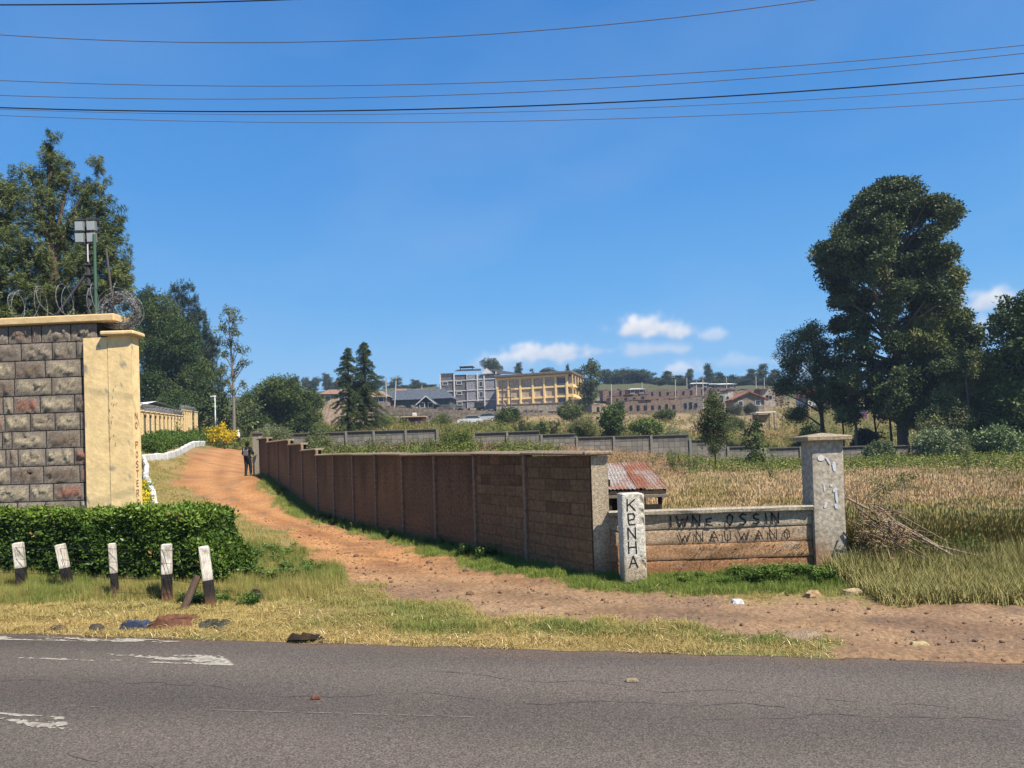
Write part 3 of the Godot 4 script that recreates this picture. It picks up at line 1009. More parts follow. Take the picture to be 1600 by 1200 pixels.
# ------------------------------------------------------------------ stone gate wall on the left
func build_stone_wall() -> void:
	var o := thing("stone_wall", "high wall of rough-faced stone blocks with dark joints and cream coping", "wall", Vector3(-9.5, 0, -12.9))
	var core := Geo.new()
	core.col = lin(0.05, 0.04, 0.034)
	var turn := Basis(Vector3.UP, -0.06)   # recedes slightly to the left
	var along := turn * Vector3.RIGHT
	along.z = -absf(along.z) * -1.0
	var dirx := Vector3(1, 0, 0.06).normalized()
	var out := Vector3(-0.06, 0, 1).normalized()
	var bas := Basis(dirx, Vector3.UP, out)
	var right_end := Vector3(-7.3, 0, -12.7)
	core.box(right_end - dirx * 3.5 - out * 0.2 + Vector3(0, 2.3, 0), Vector3(7.0, 5.02, 0.4), 0.0, bas)
	piece("mortar_core", core, M.concrete, o, -o.position)
	var high := 0.317
	for r in 15:
		var y0 := 4.8 - (r + 1) * high
		var u := rf(-0.3, 0.0)
		while u < 7.0:
			var w: float = rf(0.44, 0.70) if rng.randf() > 0.14 else rf(0.18, 0.3)
			var s0 := maxf(u, 0.06)
			var s1 := minf(u + w, 6.98)
			u += w
			if s1 - s0 < 0.08:
				continue
			var g := Geo.new()
			var pick := rng.randf()
			var heart := mixc(lin(0.64, 0.54, 0.37), lin(0.5, 0.41, 0.28), rng.randf())
			if pick < 0.22:
				heart = lin(0.42, 0.2, 0.14)
			elif pick < 0.4:
				heart = lin(0.27, 0.2, 0.145)
			var rim := mixc(lin(0.35, 0.295, 0.24), lin(0.27, 0.225, 0.185), rng.randf())
			if r < 2:
				heart = mixc(heart, rim, 0.7)
			var nx := 12
			var ny := 7
			var pts := PackedVector3Array()
			var cols := PackedColorArray()
			var sd := rf(0, 900)
			for y in ny:
				for x in nx:
					var a := float(x) / (nx - 1)
					var b := float(y) / (ny - 1)
					a = clampf(a + (0.0 if x == 0 or x == nx - 1 else rf(-0.03, 0.03)), 0, 1)
					var px := lerpf(s0 + 0.008, s1 - 0.008, a)
					var py := lerpf(y0 + 0.008, y0 + high - 0.008, b)
					var e := minf(minf(a, 1 - a) * (s1 - s0), minf(b, 1 - b) * high)
					var inner := smoothstep(0.03, 0.085, e + 0.03 * nz.get_noise_2d(a * 300 + sd, b * 300))
					var rough := nz.get_noise_2d(px * 1100 + sd, py * 1500) * 0.55 + nz.get_noise_2d(px * 480, py * 620 + sd) * 0.55
					var bulge := 0.02 + inner * (0.012 + 0.075 * rough)
					if e <= 0.001:
						bulge = 0.012
					pts.append(right_end - dirx * px + Vector3(0, py, 0) + out * bulge)
					cols.append(mixc(rim, mixc(heart, rim * 0.75, -rough * 1.8), inner))
			g.sheet(nx, ny, pts, cols, out)
			piece("stone_block", g, M.stone, o, -o.position)
	var cop := Geo.new()
	cop.col = lin(0.68, 0.49, 0.25)
	cop.box(Vector3(-6.99, 4.872, -12.7) - dirx * 3.65 - out * 0.12, Vector3(7.3, 0.135, 0.5), 0.018, bas)
	piece("coping", cop, M.painted, o, -o.position)

	var p := thing("gate_column", "tall cream plastered gate column with red lettering down its side", "column", Vector3(-7.13, 0, -12.85))
	var s := Geo.new()
	var base := lin(0.84, 0.62, 0.31)
	var faces := [[Vector3(-7.58, 0, -12.625), Vector3(-7.135, 0, -12.605), Vector3.BACK], [Vector3(-7.13, 0, -12.6), Vector3(-6.71, 0, -12.59), Vector3.BACK], [Vector3(-6.71, 0, -12.59), Vector3(-6.715, 0, -12.86), Vector3.RIGHT], [Vector3(-7.58, 0, -12.625), Vector3(-7.58, 0, -12.75), Vector3.LEFT], [Vector3(-7.58, 0, -12.86), Vector3(-6.715, 0, -12.86), Vector3.FORWARD], [Vector3(-7.135, 0, -12.605), Vector3(-7.13, 0, -12.6), Vector3.LEFT]]
	for k in faces.size():
		var f: Array = faces[k]
		var pts := PackedVector3Array()
		var cols := PackedColorArray()
		var nx := 12 if k < 3 else 2
		for y in 60:
			for x in nx:
				var q: Vector3 = f[0].lerp(f[1], float(x) / (nx - 1))
				q.y = lerpf(0.2, 4.54 if k != 0 and k != 3 else 4.52, y / 59.0)
				var st := nz.get_noise_3d(q.x * 220, q.y * 35, q.z * 220)
				var bl := nz.get_noise_3d(q.x * 330, q.y * 330, q.z * 330)
				var c := mixc(base, lin(0.66, 0.47, 0.23), maxf(0.0, st) * 0.5)
				# flaked paint showing grey plaster, mostly near the joint
				var near := smoothstep(0.28, 0.02, absf(q.x + 7.05))
				c = mixc(c, lin(0.3, 0.26, 0.22), smoothstep(0.47, 0.53, bl + near * 0.12) * 0.9)
				q -= f[2] * (0.004 * st)
				pts.append(q)
				cols.append(c)
		s.sheet(nx, 60, pts, cols, f[2])
	piece("shaft", s, M.painted, p, -p.position)
	var cap := Geo.new()
	cap.col = lin(0.72, 0.53, 0.28)
	cap.box(Vector3(-6.91, 4.575, -12.69), Vector3(0.6, 0.075, 0.42), 0.02)
	var jt := Geo.new()
	jt.col = lin(0.4, 0.3, 0.18)
	for k in 26:
		jt.box(Vector3(-7.133 + rf(-0.002, 0.002), 0.28 + k * 0.163, -12.6005), Vector3(rf(0.004, 0.012), rf(0.12, 0.163), 0.008))
	jt.col = lin(0.3, 0.24, 0.17)
	for k in 13:
		jt.box(Vector3(-7.05 + rf(-0.08, 0.06), rf(2.6, 4.1), -12.5985), Vector3(rf(0.008, 0.022), rf(0.01, 0.07), 0.004), 0.0, Basis(Vector3.BACK, rf(-0.5, 0.5)))
	var jo := piece("joint_and_flakes", jt, M.plain, p, -p.position)
	jo.set_meta("kind", "stuff")
	piece("cap", cap, M.painted, p, -p.position)
	var txt := Geo.new()
	txt.col = lin(0.30, 0.12, 0.07)
	var rt := Vector3(-0.005, 0, -0.27).normalized()
	var oo := Vector3(0.27, 0, -0.005).normalized()
	var yy := 3.05
	for ch in "NO POSTERS":
		if ch != " ":
			stroke_letter(txt, ch, Vector3(-6.711, yy, -12.64) + rt * 0.02 + oo * 0.006, rt, Vector3.UP, oo, 0.115, 0.13, 0.018, 0.002)
		yy -= 0.172
	piece("lettering", txt, M.plain, p, -p.position)

func barb_wire(g: Geo, pts: Array, r: float, barb_every: float, wide: float) -> void:
	g.col = lin(0.2, 0.2, 0.205)
	g.tube(pts, r, r, 4, false)
	var left := 0.0
	for k in pts.size() - 1:
		var a: Vector3 = pts[k]
		var b: Vector3 = pts[k + 1]
		left -= a.distance_to(b)
		if left < 0.0:
			left = barb_every
			var d := (b - a).normalized()
			var s := d.cross(Vector3(rf(-1, 1), rf(-1, 1), rf(-1, 1)).normalized())
			g.col = lin(0.2, 0.2, 0.205)
			var m := (a + b) / 2
			g.tri2(m - d * wide - s * wide * 0.9, m + d * wide * 0.2, m - d * wide + s * wide * 0.9, d.cross(s).normalized())
			g.tri2(m + d * wide - s * wide * 0.9, m - d * wide * 0.2, m + d * wide + s * wide * 0.9, d.cross(s).normalized())
			g.col = lin(0.2, 0.2, 0.205)

func build_razor_wire() -> void:
	# open loops strung along the coping
	var g := Geo.new()
	var pts := []
	for k in 700:
		var t := k / 24.0
		var x := -7.2 - t * 0.24
		var wob := 1.0 + 0.16 * sin(t * 2.3) + 0.09 * sin(t * 5.9 + 1.0)
		pts.append(Vector3(x + 0.14 * sin(t * TAU * 0.5 + 1.0) + 0.07 * sin(t * 1.7), 4.95 + 0.29 + 0.29 * sin(t * TAU) * wob, -12.95 - 0.05 * (-7.2 - x) + 0.24 * cos(t * TAU) + 0.05 * sin(t * 5.0)))
	barb_wire(g, pts, 0.0045, 0.04, 0.021)
	var line := []
	for k in 20:
		line.append(Vector3(-7.1 - k * 0.35, 4.97 + 0.012 * sin(k * 1.7), -12.8 - k * 0.02))
	g.tube(line, 0.005, 0.005, 4)
	tag(piece("razor_wire", g, M.plain), "open loops of silver razor wire strung along the stone wall's coping", "razor wire")
	var c := Geo.new()
	var cen := Vector3(-7.02, 5.02, -12.86)
	for k in 24:
		var ring := []
		var r := 0.25 + 0.12 * rng.randf()
		var off := Vector3(rf(-0.05, 0.06), rf(-0.04, 0.04), rf(-0.14, 0.16))
		var tilt := Basis(Vector3(1, 0, 0), rf(-0.35, 0.35)) * Basis(Vector3.UP, rf(-0.5, 0.5))
		for j in 41:
			var a := TAU * j / 40.0
			ring.append(cen + off + tilt * Vector3(cos(a) * r, sin(a) * r, 0.02 * sin(a * 3)))
		barb_wire(c, ring, 0.0045, 0.036, 0.022)
	tag(piece("razor_wire_coil", c, M.plain), "bundled coil of barbed razor wire sitting over the cream gate column", "razor wire")

func build_mast() -> void:
	var o := thing("floodlight_mast", "dark steel mast carrying four pale floodlights above the stone wall", "light mast", Vector3(-8.56, gy(-8.56, -14.5), -14.5))
	var pole := Geo.new()
	pole.col = lin(0.05, 0.052, 0.058)
	var y0 := o.position.y
	pole.tube([Vector3(0, -0.1, 0), Vector3(0, 7.32 - y0, 0)], 0.055, 0.045, 10)
	for k in 8:
		pole.box(Vector3(0, 5.3 + k * 0.21 - y0, 0.0), Vector3(0.17, 0.03, 0.13), 0.005)
	piece("pole", pole, M.plain, o)
	var arm := Geo.new()
	arm.col = lin(0.05, 0.052, 0.058)
	for y in [6.99, 7.28]:
		arm.box(Vector3(0, y - y0, 0.02), Vector3(0.52, 0.03, 0.04), 0.005)
	piece("crossarm", arm, M.plain, o)
	for p in [[-0.125, 7.13], [0.115, 7.13], [-0.125, 6.89], [0.115, 6.89]]:
		var f := piece("floodlight", light_box(), M.plain, o, Vector3(p[0], p[1] - y0, 0.06), Basis(Vector3.RIGHT, 0.08))
		var l := Geo.new()
		l.col = lin(0.36, 0.4, 0.42)
		l.box(Vector3(0, 0, 0.043), Vector3(0.155, 0.165, 0.006), 0.0)
		for k in 7:
			l.box(Vector3(-0.066 + k * 0.022, 0, 0.048), Vector3(0.004, 0.155, 0.006), 0.0)
		piece("lens", l, M.plain, f)
	var cable := Geo.new()
	cable.col = lin(0.5, 0.5, 0.5)
	cable.tube([Vector3(0.07, 6.8 - y0, 0.06), Vector3(0.03, 6.75 - y0, 0.07), Vector3(0.03, 6.4 - y0, 0.07)], 0.015, 0.015, 6)
	piece("cable", cable, M.plain, o)
	var brace := Geo.new()
	brace.col = lin(0.05, 0.05, 0.055)
	brace.tube([Vector3(0, 6.25 - y0, 0), Vector3(-0.55, 5.2 - y0, 0.3)], 0.025, 0.025, 8)
	piece("brace", brace, M.plain, o)
	var g := thing("thin_pole", "thin green painted pole standing just right of the floodlight mast", "pole", Vector3(-8.37, y0, -14.4))
	var gg := Geo.new()
	gg.col = lin(0.06, 0.12, 0.085)
	gg.tube([Vector3(0, 0, 0), Vector3(0, 6.95 - y0, 0)], 0.03, 0.03, 8)
	piece("shaft", gg, M.plain, g)
	var w := thing("thin_pole", "thin dark rusty pole leaning beside the razor wire coil", "pole", Vector3(-8.05, y0, -14.3))
	var wg := Geo.new()
	wg.col = lin(0.09, 0.075, 0.065)
	wg.tube([Vector3(0.12, 0, 0), Vector3(0.1, 5.3 - y0, 0), Vector3(-0.03, 6.62 - y0, 0)], 0.03, 0.022, 8)
	piece("shaft", wg, M.plain, w)

func light_box() -> Geo:
	var b := Geo.new()
	b.col = lin(0.16, 0.17, 0.18)
	b.box(Vector3.ZERO, Vector3(0.19, 0.2, 0.08), 0.012)
	return b

# ------------------------------------------------------------------ clipped hedge, its posts and wires
const POSTS := [[-8.2, -11.84, 0.83, -0.07], [-7.28, -11.62, 0.8, -0.16], [-6.17, -10.96, 0.87, -0.04], [-5.27, -10.74, 0.86, 0.01], [-4.42, -10.3, 0.9, -0.09]]

func build_hedge_fence() -> void:
	var words := ["leaning white-topped fence post, leftmost of the five before the hedge", "white-topped fence post tilted most, second from the left before the hedge", "narrow white-topped fence post, middle of the five before the hedge", "upright white-topped fence post, next to last before the hedge corner", "braced white-topped fence post at the hedge's right corner"]
	for k in 5:
		var p: Array = POSTS[k]
		var o := thing("fence_post", words[k], "fence post", ground_at(p[0], p[1]), 0.35 + 0.1 * sin(k * 2.0), "black and white posts along the hedge")
		o.rotation.z = -p[3]
		var w: float = 0.095 if k == 2 else 0.14
		var a := Geo.new()
		var split := 0.42
		for part in 2:
			var g := Geo.new()
			var y0: float = -0.15 if part == 0 else split
			var y1: float = split if part == 0 else p[2]
			var base := lin(0.03, 0.027, 0.026) if part == 0 else lin(0.80, 0.74, 0.64)
			for f in 4:
				var out: Vector3 = [Vector3.BACK, Vector3.RIGHT, Vector3.FORWARD, Vector3.LEFT][f]
				var rt := Vector3.UP.cross(out)
				var pts := PackedVector3Array()
				var cols := PackedColorArray()
				for y in 9:
					for x in 5:
						var yy := lerpf(y0, y1, y / 8.0)
						var u := (x / 4.0 - 0.5) * w
						var q := out * (w * 0.5) + rt * u + Vector3.UP * yy
						q += out * 0.008 * nz.get_noise_3d(q.x * 500, q.y * 200, q.z * 500 + k * 90)
						if x == 0 or x == 4:
							q -= out * 0.006
						pts.append(q)
						var n := nz.get_noise_3d(q.x * 300 + k * 50, q.y * 200, q.z * 300)
						var c := mixc(base, Color(base.r * 0.6, base.g * 0.5, base.b * 0.4), maxf(0.0, n))
						if part == 0:
							c = mixc(c, lin(0.26, 0.13, 0.065), smoothstep(0.25, -0.02, yy))
						elif n < -0.32 or yy < split + 0.02 + n * 0.05:
							c = mixc(c, lin(0.25, 0.2, 0.15), 0.6)
						cols.append(c)
				g.sheet(5, 9, pts, cols, out)
			g.col = base
			if part:
				g.box(Vector3(0, y1 - 0.01, 0), Vector3(w * 0.9, 0.03, w * 0.9), 0.01)
			piece("base" if part == 0 else "white_top", g, M.wood, o)
		if k == 4:
			var br := Geo.new()
			br.col = lin(0.13, 0.09, 0.065)
			br.tube([Vector3(-0.12, 0.5, -0.02), Vector3(-0.42, -0.05, 0.06)], 0.05, 0.06, 7)
			piece("brace", br, M.wood, o)
	var heights := [0.80, 0.6, 0.36, 0.14]
	var names := ["topmost rusty wire strung across the white posts before the hedge", "second wire from the top across the white-topped hedge posts", "third wire down, crossing the black halves of the hedge posts", "lowest wire, just above the dry grass along the hedge posts"]
	for k in 4:
		var g := Geo.new()
		g.col = lin(0.2, 0.17, 0.15)
		var line := []
		for j in 5:
			var p: Array = POSTS[j]
			var b := ground_at(p[0], p[1]) + Vector3(0.0, heights[k] * p[2] / 0.87, 0.09)
			b.x += p[3] * heights[k]
			if j == 0:
				line.append(b + Vector3(-3.2, 0.02, -0.75))
			else:
				line.append((line[-1] + b) / 2 + Vector3(0, -0.012, -0.02))
			line.append(b)
		g.tube(line, 0.0035, 0.0035, 5)
		tag(piece("fence_wire", g, M.steel), names[k], "wire", "wires along the hedge posts")

func build_litter() -> void:
	var rag := func(called: String, label: String, cat: String, at: Vector2, sx: float, sz: float, high: float, c0: Color, c1: Color, sd: float) -> void:
		var g := Geo.new()
		var n := 26
		var pts := PackedVector3Array()
		var cols := PackedColorArray()
		for y in n:
			for x in n:
				var u := x / (n - 1.0) * 2 - 1
				var w := y / (n - 1.0) * 2 - 1
				var r := 1.0 + 0.4 * nz.get_noise_1d(atan2(w, u) * 60 + sd)
				var p := Vector2(u * sx, w * sz) * r
				var fold := absf(nz.get_noise_2d(u * 70 + sd, w * 90)) * 1.1 + absf(nz.get_noise_2d(u * 180, w * 200 + sd)) * 0.7
				var e := maxf(absf(u), absf(w))
				var px := at.x + p.x
				var pz := at.y + p.y
				var y0 := gy(px, pz)
				if edge_of_road(px, pz) > -0.05:
					y0 = -0.02 * px + 0.03
				pts.append(Vector3(px, y0 + 0.02 + high * (0.25 + fold) * smoothstep(1.0, 0.7, e) - 0.02 * smoothstep(0.85, 1.0, e), pz))
				cols.append(mixc(c0, c1, nz.get_noise_2d(u * 70 + sd, w * 70) + 0.4))
		g.sheet(n, n, pts, cols, Vector3.UP)
		tag(piece(called, g, M.cloth), label, cat)
	rag.call("cloth", "crumpled blue cloth lying on the dry grass by the road edge", "cloth", Vector2(-4.98, -9.3), 0.2, 0.12, 0.06, lin(0.025, 0.035, 0.065), lin(0.07, 0.09, 0.15), 5.0)
	rag.call("cloth", "crumpled rust-brown cloth heaped beside the blue cloth", "cloth", Vector2(-4.5, -9.4), 0.33, 0.22, 0.085, lin(0.09, 0.035, 0.022), lin(0.23, 0.105, 0.06), 60.0)
	rag.call("plastic_bag", "flattened dark plastic bag on dry grass right of the brown cloth", "bag", Vector2(-3.95, -9.3), 0.19, 0.15, 0.06, lin(0.02, 0.022, 0.02), lin(0.10, 0.10, 0.075), 140.0)
	rag.call("rag", "dark brown rag lying on the tarmac's crumbling edge", "cloth", Vector2(-2.55, -8.62), 0.22, 0.07, 0.06, lin(0.025, 0.02, 0.017), lin(0.07, 0.045, 0.03), 200.0)
	rag.call("leaf_scrap", "small brick-red scrap lying on the grey tarmac", "scrap", Vector2(-1.86, -6.5), 0.045, 0.02, 0.006, lin(0.24, 0.10, 0.065), lin(0.17, 0.07, 0.05), 260.0)
	rag.call("paper_scrap", "small buff paper scrap lying on the right of the tarmac", "scrap", Vector2(1.08, -6.88), 0.06, 0.02, 0.006, lin(0.45, 0.36, 0.22), lin(0.35, 0.27, 0.17), 300.0)
	rag.call("cardboard_scrap", "pale flattened cardboard on the dirt apron at the right", "scrap", Vector2(4.6, -8.2), 0.09, 0.05, 0.02, lin(0.6, 0.5, 0.28), lin(0.5, 0.4, 0.2), 340.0)
	rag.call("plastic_scrap", "white plastic scrap in the grass before the low wall", "scrap", Vector2(3.2, -10.35), 0.09, 0.05, 0.05, lin(0.75, 0.75, 0.75), lin(0.6, 0.62, 0.65), 380.0)
	var rock := func(label: String, at: Vector2, s: Vector3, c: Color, sd: float) -> void:
		var g := Geo.new()
		g.col = c
		var y0 := gy(at.x, at.y)
		rock_shape(g, Vector3(at.x, y0 + s.y * 0.25, at.y), s, sd)
		tag(piece("stone", g, M.stone), label, "stone")
	rock.call("dark stone at the road's edge left of the blue cloth", Vector2(-5.42, -9.18), Vector3(0.1, 0.08, 0.07), lin(0.09, 0.075, 0.065), 3.0)
	rock.call("dark low stone half sunk in dry grass near the left road edge", Vector2(-6.0, -9.3), Vector3(0.09, 0.05, 0.06), lin(0.12, 0.09, 0.07), 13.0)
	rock.call("pale flat stone in the grass below the grey gate pillar", Vector2(4.35, -10.5), Vector3(0.13, 0.08, 0.09), lin(0.5, 0.33, 0.18), 23.0)
	rock.call("pale broken stone beside the brush heap", Vector2(5.0, -10.6), Vector3(0.15, 0.07, 0.1), lin(0.55, 0.42, 0.25), 33.0)
	rock.call("broad pale stone at the grass tip beside the dirt apron", Vector2(3.35, -8.42), Vector3(0.26, 0.07, 0.12), lin(0.36, 0.26, 0.18), 43.0)
	rock.call("black charred stump stone beyond the hedge corner", Vector2(-3.98, -10.9), Vector3(0.1, 0.14, 0.1), lin(0.03, 0.026, 0.024), 53.0)

func build_cracks() -> void:
	var paths := [[Vector2(-6.5, -7.2), 0.12, 9.0], [Vector2(-1.0, -7.3), 0.17, 5.0], [Vector2(1.5, -5.9), 0.1, 5.5], [Vector2(-3.5, -5.4), 0.2, 4.0]]
	for k in paths.size():
		var g := Geo.new()
		g.col = lin(0.082, 0.073, 0.067)
		var p: Vector2 = paths[k][0]
		var run := 0.0
		var last := Vector2.ZERO
		while run < paths[k][2]:
			var a: float = paths[k][1] + 0.8 * nz.get_noise_2d(run * 160, k * 90.0) + 0.5 * nz.get_noise_2d(run * 600, k * 50.0)
			var q := p + Vector2(cos(a), sin(a)) * 0.09
			var w := maxf(0.0, 0.006 + 0.011 * nz.get_noise_2d(run * 200 + 40, k * 70.0))
			if w > 0.003:
				var s := Vector2(-sin(a), cos(a)) * w * 0.5
				var ring := []
				for t in [p - s, q - s, q + s, p + s]:
					ring.append(Vector3(t.x, -0.02 * t.x + 0.0262, t.y))
				g.poly(ring, Vector3.UP)
			p = q
			run += 0.09
		tag(piece("road_crack", g, M.plain), ["long fine crack along the left of the tarmac", "fine crack wandering over the middle of the tarmac", "fine crack nearer the camera, right of the middle", "fine crack in the near left tarmac"][k], "crack", "", "structure")

func rock_shape(g: Geo, cen: Vector3, s: Vector3, sd: float) -> void:
	var n := 9
	for ring in 6:
		for j in n:
			var q := []
			for t in [[0, 0], [0, 1], [1, 1], [1, 0]]:
				var a: float = TAU * ((j + t[1]) % n) / n
				var b: float = PI * (ring + t[0]) / 6.0
				var d := Vector3(sin(b) * cos(a), cos(b), sin(b) * sin(a))
				q.append(cen + d * s * (1.0 + 0.35 * nz.get_noise_3d(d.x * 90 + sd * 10, d.y * 90, d.z * 90)))
			if ring == 0:
				q.remove_at(1)
			elif ring == 5:
				q.remove_at(2)
			g.poly(q, (q[0] + q[2]) / 2 - cen)

# ------------------------------------------------------------------ foliage
var LEAFM := {}

func leaf(g: Geo, at: Vector3, d: Vector3, side: Vector3, len: float, wide: float, bend := 0.0) -> void:
	var n := d.cross(side).normalized()
	if n.y < 0.0:
		n = -n
	var mid := at + d * len * 0.5 + n * bend * len
	var k := g.v.size()
	g.v.append_array(PackedVector3Array([at, mid + side * wide * 0.5, at + d * len, mid - side * wide * 0.5]))
	for j in 4:
		g.n.append(n)
		g.c.append(g.col)
	var m := (g.v[k + 2] - g.v[k]).cross(g.v[k + 1] - g.v[k])
	if m.dot(n) > 0.0:
		g.i.append_array(PackedInt32Array([k, k + 1, k + 2, k, k + 2, k + 3]))
	else:
		g.i.append_array(PackedInt32Array([k, k + 2, k + 1, k, k + 3, k + 2]))

func rdir() -> Vector3:
	var z := rf(-1, 1)
	var a := rf(0, TAU)
	var r := sqrt(1 - z * z)
	return Vector3(r * cos(a), z, r * sin(a))

# a ball of leaves of radius 1
func leaf_ball(count: int, len: float, wide: float, hang: float) -> ArrayMesh:
	var g := Geo.new()
	for k in count:
		var p := rdir() * pow(rng.randf(), 0.4)
		var d := (rdir() + p * 0.9 + Vector3.DOWN * hang).normalized()
		var s := d.cross(rdir()).normalized()
		var t := rf(0.72, 1.12)
		g.col = Color(t, t * rf(0.95, 1.05), t * rf(0.85, 1.1))
		leaf(g, p, d, s, len * rf(0.7, 1.3), wide, 0.08)
	return g.mesh()

# a feathery spray along +Y, one unit long, of thin needles
func needle_spray(count: int, len: float, wide: float, droop: float) -> ArrayMesh:
	var g := Geo.new()
	for k in count:
		var t := rng.randf()
		var p := Vector3(rf(-0.05, 0.05), t, rf(-0.05, 0.05)) + Vector3(0, -droop * t * t, 0) * 0.4
		var a := rf(0, TAU)
		var d := Vector3(cos(a), rf(0.1, 1.0) - droop, sin(a)).normalized()
		var w := rf(0.75, 1.1)
		g.col = Color(w, w, w * rf(0.85, 1.05))
		leaf(g, p, d, d.cross(rdir()).normalized(), len * (1.15 - t * 0.6) * rf(0.7, 1.2), wide, -0.1 * droop)
	return g.mesh()

# upright stems with leaves, one unit tall
func weed(stems: int, leaves: int, len: float, wide: float) -> ArrayMesh:
	var g := Geo.new()
	for s in stems:
		var foot := Vector3(rf(-0.15, 0.15), 0, rf(-0.15, 0.15))
		var tip := foot + Vector3(rf(-0.22, 0.22), rf(0.65, 1.0), rf(-0.22, 0.22))
		g.col = Color(0.8, 0.7, 0.55)
		leaf(g, foot, (tip - foot).normalized(), Vector3(1, 0, 0).rotated(Vector3.UP, rf(0, PI)), foot.distance_to(tip), 0.02)
		for k in leaves:
			var t := rf(0.12, 1.0)
			var a := rf(0, TAU)
			var d := Vector3(cos(a), rf(-0.1, 0.9), sin(a)).normalized()
			var w := rf(0.7, 1.15)
			g.col = Color(w, w, w)
			leaf(g, foot.lerp(tip, t), d, d.cross(Vector3.UP).normalized(), len * rf(0.6, 1.3) * (1.1 - 0.5 * t), wide, 0.1)
	return g.mesh()

func grass_tuft(blades: int, spread: float, wide: float, lean: float, head := 0.0) -> ArrayMesh:
	var g := Geo.new()
	for k in blades:
		var a := rf(0, TAU)
		var foot := Vector3(cos(a), 0, sin(a)) * spread * sqrt(rng.randf())
		var b := rf(0, TAU)
		var out := Vector3(cos(b), 0, sin(b))
		var h := rf(0.55, 1.0)
		var l := lean * rf(0.2, 1.0)
		var side := Vector3(-out.z, 0, out.x).rotated(Vector3.UP, rf(-1, 1)) * wide * 0.5
		var p0 := foot
		var p1 := foot + Vector3.UP * h * 0.6 + out * l * 0.35
		var p2 := foot + Vector3.UP * h * (1.0 - 0.25 * l) + out * l
		var n := (side.cross(Vector3.UP).normalized() + Vector3.UP * 0.6).normalized()
		var w := rf(0.75, 1.15)
		g.col = Color(w, w * rf(0.94, 1.04), w * rf(0.85, 1.05))
		var i0 := g.v.size()
		g.v.append_array(PackedVector3Array([p0 - side, p0 + side, p1 - side * 0.75, p1 + side * 0.75, p2]))
		for j in 5:
			g.n.append(n)
			g.c.append(g.col)
		g.i.append_array(PackedInt32Array([i0, i0 + 2, i0 + 1, i0 + 1, i0 + 2, i0 + 3, i0 + 2, i0 + 4, i0 + 3]))
		if head > 0.0:
			g.col = Color(1.25 * w, 0.98 * w, 0.92 * w)
			leaf(g, p2 - (p2 - p1) * 0.3, (p2 - p1).normalized(), side.normalized(), head, wide * 1.8)
	return g.mesh()

func make_leaves() -> void:
	LEAFM.broad = leaf_ball(26, 0.62, 0.34, 0.3)
	LEAFM.fine = leaf_ball(44, 0.42, 0.17, 0.5)
	LEAFM.hang = leaf_ball(34, 0.75, 0.17, 1.3)
	LEAFM.hedge = leaf_ball(24, 0.62, 0.3, -0.2)
	LEAFM.spray = needle_spray(46, 0.5, 0.055, 0.55)
	LEAFM.plume = needle_spray(52, 0.34, 0.05, 0.1)
	LEAFM.conifer = needle_spray(46, 0.4, 0.075, 0.5)
	LEAFM.weed = weed(7, 24, 0.13, 0.045)
	LEAFM.herb = weed(9, 14, 0.26, 0.09)
	LEAFM.short = grass_tuft(16, 0.6, 0.032, 1.0)
	LEAFM.short2 = grass_tuft(14, 0.55, 0.026, 0.7)
	LEAFM.tall = grass_tuft(14, 0.26, 0.009, 0.25, 0.11)
	LEAFM.lush = grass_tuft(16, 0.28, 0.014, 0.4)

# lobes: [centre, across, up]; clumps sit towards each lobe's surface, thinned by noise so that gaps open
func crown(o: Node3D, lobes: Array, clump: String, size: float, per: float, c0: Color, c1: Color, thin := -0.12, m := "leaf", upright := 0.0) -> void:
	size *= 0.62
	var bt := Batch.new()
	var sd := rf(0, 500)
	for l in lobes:
		var area: float = l[1] * l[2] * 4.0 + l[1] * l[1] * 2.0
		var cnt := int(area * per / (size * size)) + 3
		var tint := rf(-0.3, 0.3)
		for k in cnt:
			var d := rdir()
			var r := pow(rng.randf(), 0.38)
			var p: Vector3 = l[0] + Vector3(d.x * l[1], d.y * l[2], d.z * l[1]) * r
			var w := p + o.position
			if nz.get_noise_3d(w.x * 30 / size + sd, w.y * 36 / size, w.z * 30 / size) < thin:
				continue
			var s := size * rf(0.65, 1.25)
			var up := (rdir() * (1.0 - upright) + Vector3.UP * upright * 1.4 + Vector3(d.x, 0, d.z) * 0.7 * minf(1.0, upright * 2.0)).normalized()
			var x := up.cross(rdir()).normalized()
			var b := Basis(x, up, x.cross(up)).scaled(Vector3(s, s, s))
			bt.put(b, p, mixc(c0, c1, 0.5 + tint + 0.5 * nz.get_noise_3d(w.x * 20, w.y * 20, w.z * 20) + rf(-0.35, 0.35)))
	many("crown", LEAFM[clump], M[m], bt, o)

